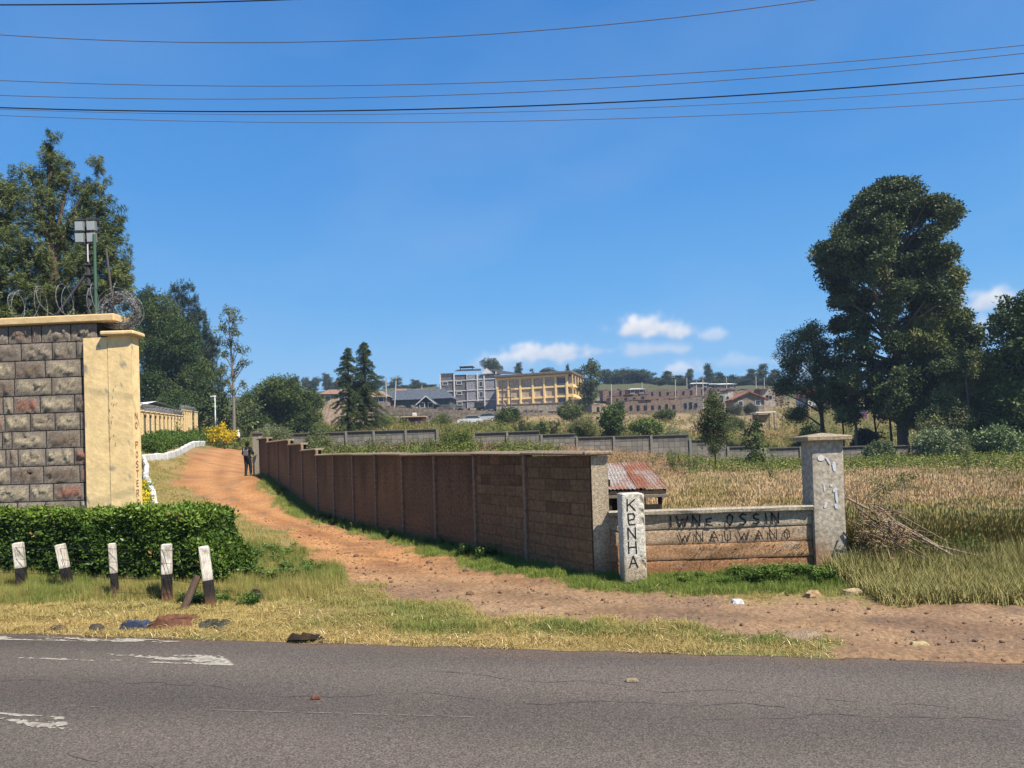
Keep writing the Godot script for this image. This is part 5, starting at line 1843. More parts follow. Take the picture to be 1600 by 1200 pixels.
	# two conifers
	for c in [[Vector2(-16.91, -74.00), 9.3, 2.5, "ragged left conifer of the pair beyond the wall"], [Vector2(-15.38, -75.00), 9.7, 2.7, "straighter right conifer of the pair beyond the wall"]]:
		var o := thing("conifer", c[3], "tree", ground_at(c[0].x, c[0].y), 0.0, "pair of conifers beyond the wall")
		var g := Geo.new()
		g.col = lin(0.11, 0.085, 0.07)
		g.tube([Vector3(0, -0.3, 0), Vector3(rf(-0.1, 0.1), c[1] * 0.5, 0), Vector3(0, c[1], 0)], 0.22, 0.03, 8)
		var bt := Batch.new()
		var y: float = 0.5
		while y < c[1] - 0.15:
			var t: float = y / c[1]
			var reach: float = c[2] * pow(1.0 - t, 0.85) * (1.0 if rng.randf() < 0.75 else 1.3) + 0.12
			for k in 5:
				var a := rf(0, TAU)
				var r := reach * rf(0.6, 1.15)
				var d := Vector3(cos(a), 0, sin(a))
				var p0 := Vector3(0, y, 0)
				var p1 := p0 + d * r * 0.55 + Vector3(0, r * 0.02, 0)
				var p2 := p0 + d * r + Vector3(0, -r * 0.28, 0)
				g.tube([p0, p1, p2], 0.035 * (1.0 - t) + 0.01, 0.008, 4, false)
				var steps := int(r / 0.17) + 2
				for j in steps:
					var s := (j + 0.5) / steps
					var q := p0.lerp(p1, s * 2.0) if s < 0.5 else p1.lerp(p2, s * 2.0 - 1.0)
					var up := (d * rf(0.5, 1.0) + Vector3(rf(-0.5, 0.5), rf(-0.55, 0.1), rf(-0.5, 0.5))).normalized()
					var x := up.cross(rdir()).normalized()
					var z := rf(0.28, 0.5)
					bt.put(Basis(x, up, x.cross(up)).scaled(Vector3(z, z, z)), q, mixc(lin(0.03, 0.055, 0.022), lin(0.10, 0.13, 0.045), rng.randf()))
			y += rf(0.2, 0.38) * (1.25 - 0.6 * t)
		piece("trunk", g, M.bark, o)
		many("crown", LEAFM.conifer, M.leaf, bt, o)
	# the big trees on the right
	var ex := []
	var rows: Array = [[Vector3(36.00, 25.96, -66.00), 1.31], [Vector3(36.12, 25.24, -66.00), 2.82], [Vector3(36.22, 24.09, -66.00), 4.34], [Vector3(36.23, 22.71, -66.00), 5.59], [Vector3(36.11, 21.33, -66.00), 6.48], [Vector3(35.64, 19.91, -66.00), 7.14], [Vector3(35.00, 18.73, -66.00), 6.54], [Vector3(35.47, 17.04, -66.00), 6.60], [Vector3(36.47, 15.21, -66.00), 6.24], [Vector3(36.50, 13.11, -66.00), 6.24], [Vector3(36.41, 10.73, -66.00), 6.84], [Vector3(36.46, 8.34, -66.00), 7.28], [Vector3(36.50, 6.25, -66.00), 7.40], [Vector3(37.18, 4.56, -66.00), 6.66]]
	var small := []
	for k in 240:
		var t := rng.randf() * (rows.size() - 1.001)
		var r0: Array = rows[int(t)]
		var r1: Array = rows[int(t) + 1]
		var c: Vector3 = r0[0].lerp(r1[0], fmod(t, 1.0))
		var half: float = lerpf(r0[1], r1[1], fmod(t, 1.0))
		var u := rf(-1, 1)
		u = signf(u) * pow(absf(u), 0.7)
		var w := rf(0.75, 1.35)
		small.append([c + Vector3(u * maxf(0.3, half - w), 0, sqrt(1.0 - u * u) * half * rf(-0.95, 0.95)), w, w * rf(0.5, 0.75)])
	lobed_tree("tall_eucalyptus", "tallest tree: spreading eucalyptus with domed open crown right of the pillar", "tree", Vector2(36.35, -66.00), small, "broad", 0.66, 1.7, lin(0.04, 0.066, 0.022), lin(0.14, 0.17, 0.065), 0.55, lin(0.24, 0.195, 0.15), {"limbs": 0.5, "thin": -0.16, "deep": 0.0})
	lobed_tree("drooping_tree", "broad yellow-green drooping tree on the big eucalyptus's right flank", "tree", Vector2(38.13, -64.00), [[Vector3(38.69, 18.49, -64.00), 1.50, 1.50], [Vector3(37.47, 16.78, -64.00), 1.38, 1.50], [Vector3(39.78, 16.71, -64.00), 1.27, 1.50], [Vector3(40.29, 14.95, -64.00), 1.15, 1.73], [Vector3(38.24, 14.44, -64.00), 1.85, 1.96], [Vector3(40.31, 12.63, -64.00), 1.38, 1.85], [Vector3(37.25, 11.28, -64.00), 1.96, 1.96], [Vector3(40.67, 10.30, -64.00), 1.50, 1.73], [Vector3(38.91, 9.49, -64.00), 1.96, 2.08], [Vector3(41.79, 9.40, -64.00), 1.04, 1.61], [Vector3(36.53, 7.83, -64.00), 1.73, 1.85], [Vector3(40.56, 7.41, -64.00), 1.73, 1.73], [Vector3(38.47, 5.74, -64.00), 1.85, 1.96], [Vector3(41.99, 7.08, -64.00), 0.92, 1.61], [Vector3(36.42, 4.94, -64.00), 1.50, 1.73], [Vector3(40.74, 4.81, -64.00), 1.50, 1.61]], "hang", 0.85, 2.4, lin(0.05, 0.08, 0.022), lin(0.19, 0.21, 0.06), 0.36, bark, {"thin": -0.14})
	lobed_tree("olive_tree", "smaller olive-green tree left of the big eucalyptus", "tree", Vector2(30.88, -70.00), [[Vector3(29.52, 13.11, -70.00), 1.39, 0.88], [Vector3(28.10, 12.21, -70.00), 1.51, 1.14], [Vector3(30.28, 11.50, -70.00), 1.51, 1.26], [Vector3(27.03, 10.66, -70.00), 1.14, 1.14], [Vector3(28.96, 9.96, -70.00), 1.77, 1.39], [Vector3(27.45, 8.43, -70.00), 1.51, 1.26], [Vector3(30.83, 9.27, -70.00), 1.26, 1.64], [Vector3(29.31, 7.42, -70.00), 1.77, 1.26], [Vector3(26.77, 6.99, -70.00), 0.88, 0.88], [Vector3(30.72, 6.43, -70.00), 1.39, 1.26], [Vector3(28.47, 5.23, -70.00), 1.39, 0.88]], "fine", 0.8, 2.2, lin(0.055, 0.085, 0.028), lin(0.17, 0.19, 0.065), 0.25, lin(0.13, 0.1, 0.08), {"limbs": 1.0, "thin": -0.08})
	lobed_tree("dark_broad_tree", "dark broad-leaved tree cut off by the right edge", "tree", Vector2(41.23, -58.00), [[Vector3(41.82, 12.91, -58.00), 1.15, 1.15], [Vector3(41.12, 11.25, -58.00), 1.36, 1.36], [Vector3(42.69, 11.20, -58.00), 1.57, 1.88], [Vector3(40.26, 9.44, -58.00), 1.05, 1.25], [Vector3(41.81, 8.87, -58.00), 1.88, 1.67], [Vector3(40.02, 7.35, -58.00), 1.15, 1.36], [Vector3(41.97, 6.50, -58.00), 2.09, 1.78], [Vector3(40.35, 5.24, -58.00), 1.46, 1.57], [Vector3(42.93, 4.38, -58.00), 2.09, 1.78], [Vector3(41.05, 3.39, -58.00), 1.78, 1.57], [Vector3(39.74, 3.17, -58.00), 1.36, 1.36], [Vector3(42.29, 1.78, -58.00), 2.09, 1.57], [Vector3(40.46, 1.58, -58.00), 1.36, 1.15]], "broad", 0.8, 2.4, lin(0.035, 0.065, 0.02), lin(0.11, 0.15, 0.04), 0.4, bark, {"thin": -0.12})
	lobed_tree("wispy_tree", "olive wispy low tree between the big tree and right edge", "tree", Vector2(38.62, -60.00), [[Vector3(38.08, 8.44, -60.00), 1.19, 1.30], [Vector3(39.68, 7.85, -60.00), 1.08, 1.19], [Vector3(38.00, 6.55, -60.00), 1.30, 1.19], [Vector3(39.61, 6.23, -60.00), 1.30, 1.30], [Vector3(40.89, 4.56, -60.00), 1.30, 1.62], [Vector3(40.02, 2.96, -60.00), 1.62, 1.41], [Vector3(35.72, 3.64, -60.00), 1.62, 1.30], [Vector3(37.83, 2.49, -60.00), 1.84, 1.19], [Vector3(36.87, 5.50, -60.00), 1.19, 0.97], [Vector3(38.76, 5.17, -60.00), 1.62, 1.19], [Vector3(40.39, 5.39, -60.00), 0.86, 1.08], [Vector3(37.36, 4.02, -60.00), 1.51, 0.97], [Vector3(39.51, 3.79, -60.00), 1.51, 1.08]], "fine", 0.75, 2.2, lin(0.07, 0.115, 0.04), lin(0.22, 0.22, 0.09), 0.2, lin(0.2, 0.16, 0.12), {"thin": -0.05})
	var thin := [[Vector2(32.75, -68.00), 9.0, 0.17, "pale straight trunk left of the big eucalyptus's trunk"], [Vector2(36.78, -69.00), 8.0, 0.14, "slim dark trunk just left of the big eucalyptus's trunk"], [Vector2(36.95, -72.00), 7.0, 0.12, "slim leaning dark trunk amid the shade under the eucalyptus"], [Vector2(34.51, -74.00), 8.0, 0.1, "thin dark trunk nearest the pillar under the eucalyptus"]]
	for t in thin:
		var o := thing("young_tree", t[3], "tree", ground_at(t[0].x, t[0].y), 0.0, "slim trunks under the eucalyptus")
		var lobes := []
		for k in 7:
			lobes.append([Vector3(rf(-1.3, 1.3), t[1] * rf(0.62, 1.0), rf(-1.3, 1.3)), rf(0.7, 1.2), rf(0.6, 1.0)])
		trunk(o, Vector3(rf(-0.4, 0.4), t[1], 0), t[2], 0.05, lobes, pale if t[2] > 0.15 else lin(0.08, 0.065, 0.055))
		crown(o, lobes, "broad", 0.7, 1.0, lin(0.035, 0.06, 0.02), lin(0.12, 0.15, 0.05))
	# field trees
	lobed_tree("field_tree", "young dense grey-green tree on a bare stem in the field", "tree", Vector2(11.90, -42.00), [[Vector3(12.01, 5.22, -42.00), 0.34, 0.45], [Vector3(11.88, 4.70, -42.00), 0.57, 0.53], [Vector3(12.36, 4.38, -42.00), 0.53, 0.53], [Vector3(11.55, 4.03, -42.00), 0.53, 0.53], [Vector3(12.07, 3.82, -42.00), 0.76, 0.61], [Vector3(12.59, 3.54, -42.00), 0.45, 0.53], [Vector3(11.38, 3.35, -42.00), 0.53, 0.45], [Vector3(12.05, 3.02, -42.00), 0.83, 0.53], [Vector3(11.72, 2.43, -42.00), 0.61, 0.38], [Vector3(12.41, 2.56, -42.00), 0.45, 0.45], [Vector3(12.01, 1.97, -42.00), 0.34, 0.30]], "fine", 0.42, 1.5, lin(0.055, 0.075, 0.03), lin(0.13, 0.15, 0.06), 0.06, lin(0.09, 0.07, 0.055), {"thin": -0.2})
	lobed_tree("field_tree", "small dark broad-leaved tree before the back wall, left of pillar", "tree", Vector2(16.89, -50.00), [[Vector3(17.15, 3.63, -50.00), 0.27, 0.27], [Vector3(16.78, 3.28, -50.00), 0.36, 0.27], [Vector3(17.21, 2.81, -50.00), 0.45, 0.36], [Vector3(16.65, 2.24, -50.00), 0.45, 0.32], [Vector3(17.45, 2.08, -50.00), 0.36, 0.36], [Vector3(16.98, 1.56, -50.00), 0.50, 0.36], [Vector3(16.52, 1.12, -50.00), 0.36, 0.27], [Vector3(17.42, 1.09, -50.00), 0.36, 0.32]], "broad", 0.5, 1.1, lin(0.035, 0.06, 0.02), lin(0.12, 0.16, 0.04), 0.07, bark)
	# shrubs
	var gg := "shrubs around the back wall"
	bush("rounded grey-green shrub left of the pair of conifers, before them", Vector2(-20.32, -60.00), 3.35, 2.70, "fine", 0.5, lin(0.12, 0.15, 0.075), lin(0.24, 0.26, 0.13), gg)
	bush("leafy pointed shrub below the left conifer's left side", Vector2(-16.27, -60.00), 2.27, 3.14, "fine", 0.45, lin(0.08, 0.12, 0.04), lin(0.2, 0.23, 0.09), gg)
	bush("bushy bright-green shrub before the gap in the grey back wall", Vector2(-4.31, -56.00), 3.13, 2.32, "fine", 0.5, lin(0.07, 0.11, 0.025), lin(0.2, 0.24, 0.05), gg)
	bush("yellow-green weedy clump before the back wall, left of centre", Vector2(-7.80, -54.00), 2.92, 1.17, "fine", 0.4, lin(0.14, 0.19, 0.04), lin(0.32, 0.34, 0.1), gg)
	bush("brownish dry clump before the back wall at the middle", Vector2(-1.53, -56.00), 2.22, 1.21, "fine", 0.35, lin(0.22, 0.15, 0.09), lin(0.36, 0.27, 0.16), gg)
	bush("dark green clump before the low middle of the back wall", Vector2(1.46, -55.00), 1.98, 1.19, "fine", 0.4, lin(0.07, 0.1, 0.03), lin(0.18, 0.2, 0.06), gg)
	bush("dark conical bush behind the wall under the yellow building", Vector2(1.22, -68.00), 1.96, 2.82, "conifer", 0.55, lin(0.04, 0.065, 0.025), lin(0.11, 0.14, 0.05), gg)
	bush("small dark bush between the two conical bushes", Vector2(2.77, -70.00), 1.64, 2.27, "fine", 0.5, lin(0.05, 0.08, 0.025), lin(0.14, 0.17, 0.05), gg)
	bush("narrow upright dark bush right of the conical one", Vector2(4.10, -69.00), 1.24, 2.86, "conifer", 0.5, lin(0.035, 0.06, 0.025), lin(0.10, 0.13, 0.05), gg)
	bush("wide olive bush behind the wall below the yellow building's right", Vector2(7.77, -75.00), 3.38, 2.57, "fine", 0.55, lin(0.12, 0.14, 0.05), lin(0.24, 0.24, 0.09), gg)
	bush("tall dark bush behind the back wall at its highest right bay", Vector2(11.10, -78.00), 2.67, 4.08, "broad", 0.6, lin(0.045, 0.075, 0.025), lin(0.13, 0.17, 0.045), gg)
	bush("spreading bright-green bush on the slope below the brown houses", Vector2(16.07, -85.00), 4.14, 2.60, "broad", 0.6, lin(0.07, 0.11, 0.025), lin(0.2, 0.25, 0.06), gg)
	bush("low pale weedy bush on the slope left of the field tree", Vector2(18.83, -82.00), 3.69, 1.63, "fine", 0.5, lin(0.16, 0.18, 0.08), lin(0.34, 0.35, 0.2), gg)
	bush("pale-leaved banana-like bush just behind the gate pillar", Vector2(29.69, -72.00), 2.59, 2.34, "hang", 0.8, lin(0.14, 0.19, 0.05), lin(0.3, 0.34, 0.12), gg)
	bush("dark bush at the foot of the olive tree", Vector2(33.88, -80.00), 2.88, 2.88, "broad", 0.6, lin(0.03, 0.05, 0.02), lin(0.1, 0.13, 0.04), gg)
	bush("grey-leaved shrub before the wall under the big eucalyptus", Vector2(29.44, -57.00), 2.67, 2.36, "broad", 0.45, lin(0.10, 0.13, 0.06), lin(0.24, 0.27, 0.14), gg)
	bush("large pale-leaved shrub before the wall right of the eucalyptus trunk", Vector2(33.70, -56.00), 4.24, 3.23, "broad", 0.5, lin(0.10, 0.14, 0.06), lin(0.26, 0.3, 0.15), gg)
	bush("broad-leaved pale shrub before the dark tree at right", Vector2(37.54, -55.00), 3.67, 3.17, "broad", 0.6, lin(0.08, 0.13, 0.05), lin(0.25, 0.31, 0.14), gg)
	bush("dark shaded shrub under the eucalyptus, left of its trunk", Vector2(35.78, -72.00), 2.98, 2.85, "broad", 0.6, lin(0.03, 0.045, 0.018), lin(0.08, 0.1, 0.035), gg)
	bush("olive bush before the grey retaining wall, right of the kiosk", Vector2(-9.86, -100.00), 3.06, 1.98, "fine", 0.55, lin(0.07, 0.1, 0.03), lin(0.18, 0.2, 0.06), gg)
	bush("dark bush before the retaining wall, right of the parked cars", Vector2(-0.68, -102.00), 3.68, 2.39, "broad", 0.6, lin(0.05, 0.08, 0.025), lin(0.14, 0.17, 0.05), gg)
	bush("pale-green bush left of the kiosk beyond the back wall", Vector2(-17.34, -98.00), 3.53, 2.47, "fine", 0.55, lin(0.09, 0.12, 0.035), lin(0.22, 0.24, 0.08), gg)
	bush("dark bush below the steps of the yellow block", Vector2(9.26, -110.00), 4.36, 2.58, "broad", 0.6, lin(0.045, 0.07, 0.025), lin(0.13, 0.16, 0.05), gg)
	bush("round bush on the bare slope before the brown row house", Vector2(26.03, -120.00), 3.89, 2.16, "broad", 0.6, lin(0.06, 0.09, 0.025), lin(0.17, 0.2, 0.06), gg)
	bush("bush on the slope between field tree and open shelter", Vector2(33.15, -105.00), 3.59, 2.27, "fine", 0.6, lin(0.06, 0.09, 0.025), lin(0.17, 0.2, 0.06), gg)
	bush("yellow-flowering shrub at the far end of the cream fence", Vector2(-27.99, -68.00), 2.82, 2.08, "broad", 0.5, lin(0.30, 0.26, 0.02), lin(0.72, 0.50, 0.015), "", "flowering_shrub")
	bush("green thicket growing at the far end of the boundary wall", Vector2(-18.20, -52.00), 1.59, 1.12, "fine", 0.45, lin(0.10, 0.14, 0.04), lin(0.22, 0.25, 0.09), gg)
	bush("green bank of weeds above the stepped end of the wall", Vector2(-14.30, -46.00), 2.49, 0.91, "fine", 0.45, lin(0.10, 0.15, 0.04), lin(0.26, 0.3, 0.09), gg)
	bush("green weeds spilling beside the wall behind the person", Vector2(-11.73, -50.00), 2.25, 1.17, "fine", 0.42, lin(0.12, 0.17, 0.04), lin(0.28, 0.31, 0.09), gg)

# ------------------------------------------------------------------ cream fence and white kerb along the track
func build_fence() -> void:
	var o := thing("cream_fence", "long stone fence with cream pilasters and razor wire running up the track's left", "fence", ground_at(-23.5, -45.0))
	var a0 := Vector3(-23.5, 0, -45.0)
	var step := Vector3(-0.80, 0, -2.27)
	var along := step.normalized()
	var bas := Basis(along, Vector3.UP, along.cross(Vector3.UP))
	var out := bas.z if bas.z.x > 0 else -bas.z
	var roll := []
	for k in range(-4, 18):
		var p := a0 + step * k
		var high := 2.25 if k < 11 else 2.6
		var y := gy(p.x, p.z)
		var top: float = lerpf(5.55, 6.7, k / 10.5) if k < 11 else lerpf(7.35, 8.1, (k - 11) / 6.0)
		top = maxf(top, y + 1.7)
		var g := Geo.new()
		g.col = lin(0.84, 0.63, 0.33)
		g.box(Vector3(p.x, (y - 0.3 + top) / 2, p.z) + out * 0.03, Vector3(0.36, top - y + 0.3, 0.3), 0.02, bas)
		piece("pilaster", g, M.plaster, o, -o.position)
		var c := Geo.new()
		c.col = lin(0.72, 0.54, 0.30)
		c.box(Vector3(p.x, top + 0.04, p.z) + out * 0.03, Vector3(0.5, 0.1, 0.42), 0.02, bas)
		piece("cap", c, M.plaster, o, -o.position)
		if k < 17:
			var q := p + step
			var w := Geo.new()
			w.col = mixc(lin(0.17, 0.135, 0.105), lin(0.24, 0.19, 0.14), rng.randf())
			w.box((p + q) / 2 + Vector3(0, (y - 0.4 + top - 0.12) / 2, 0) - out * 0.1, Vector3(2.41, top - 0.12 - y + 0.4, 0.2), 0.0, bas)
			piece("stone_panel", w, M.stone, o, -o.position)
			var t := Geo.new()
			t.col = lin(0.72, 0.54, 0.30)
			t.box((p + q) / 2 + Vector3(0, top - 0.06, 0) - out * 0.1, Vector3(1.95, 0.1, 0.36), 0.015, bas)
			piece("coping", t, M.plaster, o, -o.position)
			for j in 26:
				var s := j / 26.0
				var r := p.lerp(q, s)
				roll.append(Vector3(r.x, top + 0.36 + 0.27 * sin(s * TAU * 5.0), r.z) - out * (0.1 + 0.22 * cos(s * TAU * 5.0)))
	var w := Geo.new()
	barb_wire(w, roll, 0.016, 0.16, 0.05)
	piece("razor_wire", w, M.plain, o, -o.position)
	# whitewashed kerb stones
	var kerb := thing("white_kerb", "row of whitewashed kerb stones bending along the grass before the cream fence", "kerb", ground_at(-15.4, -30.0))
	var path := [Vector2(-11.9, -23.6), Vector2(-13.4, -26.4), Vector2(-15.5, -30.0), Vector2(-19.0, -36.9), Vector2(-21.0, -40.4), Vector2(-20.75, -42.6), Vector2(-21.4, -45.8), Vector2(-24.65, -55.0), Vector2(-27.5, -63.0), Vector2(-30.5, -71.6)]
	for k in path.size() - 1:
		var a: Vector2 = path[k]
		var b: Vector2 = path[k + 1]
		var cnt := int(a.distance_to(b) / 0.62) + 1
		for j in cnt:
			var m := a.lerp(b, (j + 0.5) / cnt)
			var d := (b - a).normalized()
			var g := Geo.new()
			var v := rf(0.75, 1.0)
			g.col = lin(0.82 * v, 0.82 * v, 0.80 * v)
			var bb := Basis(Vector3(d.x, 0, d.y), Vector3.UP, Vector3(-d.y, 0, d.x)) * Basis(Vector3.RIGHT, rf(-0.14, 0.14)) * Basis(Vector3.BACK, rf(-0.06, 0.06))
			g.box(Vector3(m.x, gy(m.x, m.y) + 0.14, m.y), Vector3(0.58, rf(0.42, 0.56), 0.2), 0.05, bb)
			piece("kerb_stone", g, M.concrete, kerb, -kerb.position)
	# a low clipped hedge and yellow flowers inside the kerb
	var h := thing("low_hedge", "low clipped green hedge between the white kerb and cream fence", "hedge", ground_at(-23.0, -48.0))
	var bt := Batch.new()
	for k in 5200:
		var t := rng.randf()
		var p := Vector3(-22.2, 0, -43.0).lerp(Vector3(-31.5, 0, -72.5), t) + out * rf(-0.95, 0.75)
		var s := rf(0.16, 0.26)
		p.y = gy(p.x, p.z) + rf(0.05, 0.75)
		bt.put(Basis(rdir(), rf(0, TAU)).scaled(Vector3(s, s, s)), p - h.position, mixc(lin(0.045, 0.085, 0.015), lin(0.11, 0.18, 0.03), rng.randf()))
	many("foliage", LEAFM.hedge, M.leaf, bt, h)
	var beds := [[Vector2(-13.6, -25.6), 1.0, 2.6, "bed of yellow flowers between the kerb and the gate column"], [Vector2(-22.4, -41.6), 0.5, 0.6, "small clump of yellow flowers at the kerb's corner"]]
	for b in beds:
		var f := thing("flower_bed", b[3], "flowers", ground_at(b[0].x, b[0].y))
		var ba := Batch.new()
		for k in int(420 * b[1]):
			var p := Vector3(b[0].x + rf(-b[1], b[1]) * 0.6, 0, b[0].y + rf(-b[2], b[2]))
			p.x -= (p.z - b[0].y) * -0.52
			var s := rf(0.07, 0.13)
			p.y = gy(p.x, p.z) + rf(0.05, 0.4)
			ba.put(Basis(rdir(), rf(0, TAU)).scaled(Vector3(s, s, s)), p - f.position, lin(0.75, 0.55, 0.02) if rng.randf() < 0.55 else lin(0.12, 0.2, 0.04))
		many("flowers", LEAFM.broad, M.leaf, ba, f)
	var shed := thing("shed", "white roofed shed half hidden behind the cream fence's razor wire", "shed", ground_at(-37.5, -72.0), -0.5)
	var sg := Geo.new()
	sg.col = lin(0.3, 0.3, 0.32)
	sg.box(Vector3(0, 1.1, 0), Vector3(4.5, 2.2, 4), 0.02)
	piece("wall", sg, M.far, shed)
	var sr := Geo.new()
	sr.col = lin(0.72, 0.76, 0.8)
	sr.poly([Vector3(-2.6, 2.2, 2.4), Vector3(2.6, 2.2, 2.4), Vector3(2.6, 2.9, 0), Vector3(-2.6, 2.9, 0)], Vector3(0, 1, 1))
	sr.poly([Vector3(-2.6, 2.2, -2.4), Vector3(2.6, 2.2, -2.4), Vector3(2.6, 2.9, 0), Vector3(-2.6, 2.9, 0)], Vector3(0, 1, -1))
	piece("roof", sr, M.plain, shed)
	var l := thing("street_lamp", "small white lamp post in the bushes beyond the fence's end", "lamp post", ground_at(-32.5, -78.0))
	var lg := Geo.new()
	lg.col = lin(0.75, 0.75, 0.75)
	lg.tube([Vector3(0, 0, 0), Vector3(0, 4.4, 0)], 0.08, 0.07, 7)
	piece("post", lg, M.plain, l)
	var lh := Geo.new()
	lh.col = lin(0.85, 0.85, 0.85)
	lh.box(Vector3(-0.18, 4.45, 0), Vector3(0.6, 0.14, 0.2), 0.03)
	piece("lamp_head", lh, M.plain, l)

func build_back_wall() -> void:
	var o := thing("back_wall", "grey blockwork wall in posted bays crossing the far side of the field", "wall", ground_at(3, -60))
	# stations along the wall: x, top height
	var st := [[-19.4, 4.4], [-16.2, 4.4], [-13.97, 4.43], [-11.64, 4.42], [-8.94, 4.42], [-6.29, 4.37], [-3.2, 3.98], [-0.4, 3.98], [2.5, 3.66], [5.47, 3.32], [8.6, 3.32], [11.74, 3.28], [15.02, 2.82], [18.19, 2.12], [21.3, 1.93], [24.3, 1.93], [27.5, 1.84], [30.5, 1.78], [33.6, 1.7], [36.7, 1.6], [39.9, 1.5], [43.1, 1.4], [46.3, 1.4], [49.5, 1.4]]
	for k in st.size():
		var x: float = st[k][0]
		var z := -60.0
		var y := gy(x, z)
		var top: float = st[k][1]
		var pg := Geo.new()
		pg.col = lin(0.30, 0.275, 0.235)
		pg.box(Vector3(x, (y - 0.3 + top) / 2, z + 0.03), Vector3(0.2, top - y + 0.34, 0.24), 0.01)
		piece("post", pg, M.concrete, o, -o.position)
		if k == st.size() - 1 or k == 5:
			continue
		var x1: float = st[k + 1][0]
		var cg := Geo.new()
		cg.col = lin(0.16, 0.14, 0.12)
		cg.box(Vector3((x + x1) / 2, top - 0.03, z + 0.02), Vector3(x1 - x - 0.21, 0.1, 0.3), 0.015)
		piece("coping", cg, M.concrete, o, -o.position)
		var rows := 5
		var low := minf(y, gy(x1, z)) + 0.15
		var hh := (top - 0.08 - low) / rows
		var core := Geo.new()
		core.col = lin(0.13, 0.115, 0.10)
		core.box(Vector3((x + x1) / 2, (low - 0.5 + top - 0.09) / 2, z - 0.02), Vector3(x1 - x - 0.2, top - 0.09 - low + 0.5, 0.1), 0.0)
		piece("core", core, M.concrete, o, -o.position)
		for r in rows:
			var g := Geo.new()
			var sh := 0.7 if r == rows - 1 else 1.0
			var u := x + 0.11
			while u < x1 - 0.15:
				var w := minf(0.46, x1 - 0.11 - u)
				g.col = mixc(lin(0.25, 0.225, 0.195), lin(0.36, 0.32, 0.27), rng.randf()) * sh
				g.box(Vector3(u + w / 2, low + (r + 0.5) * hh, z + 0.035 + rf(0, 0.006)), Vector3(w - 0.02, hh - 0.02, 0.04), 0.0)
				u += 0.46
			piece("block_course", g, M.concrete, o, -o.position)

# ------------------------------------------------------------------ buildings on the slope
func part_box(o: Node3D, called: String, c: Color, cen: Vector3, size: Vector3, m := "plain", bev := 0.0) -> MeshInstance3D:
	var g := Geo.new()
	g.col = c
	g.box(cen, size, bev)
	return piece(called, g, M[m], o)

func window(o: Node3D, cen: Vector3, w: float, h: float, frame: Color, deep := 0.06, fw := 0.12) -> void:
	var g := Geo.new()
	g.col = frame
	for s in [-1.0, 1.0]:
		g.box(cen + Vector3(s * (w / 2), 0, deep), Vector3(fw, h + fw, 0.12))
		g.box(cen + Vector3(0, s * (h / 2), deep), Vector3(w - fw - 0.004, fw, 0.12))
	var f := piece("window", g, M.plain, o)
	var p := Geo.new()
	p.col = Color(1, 1, 1)
	p.box(cen + Vector3(0, 0, deep * 0.5), Vector3(w - fw * 0.5, h - fw * 0.5, 0.04))
	piece("pane", p, M.glass, f)

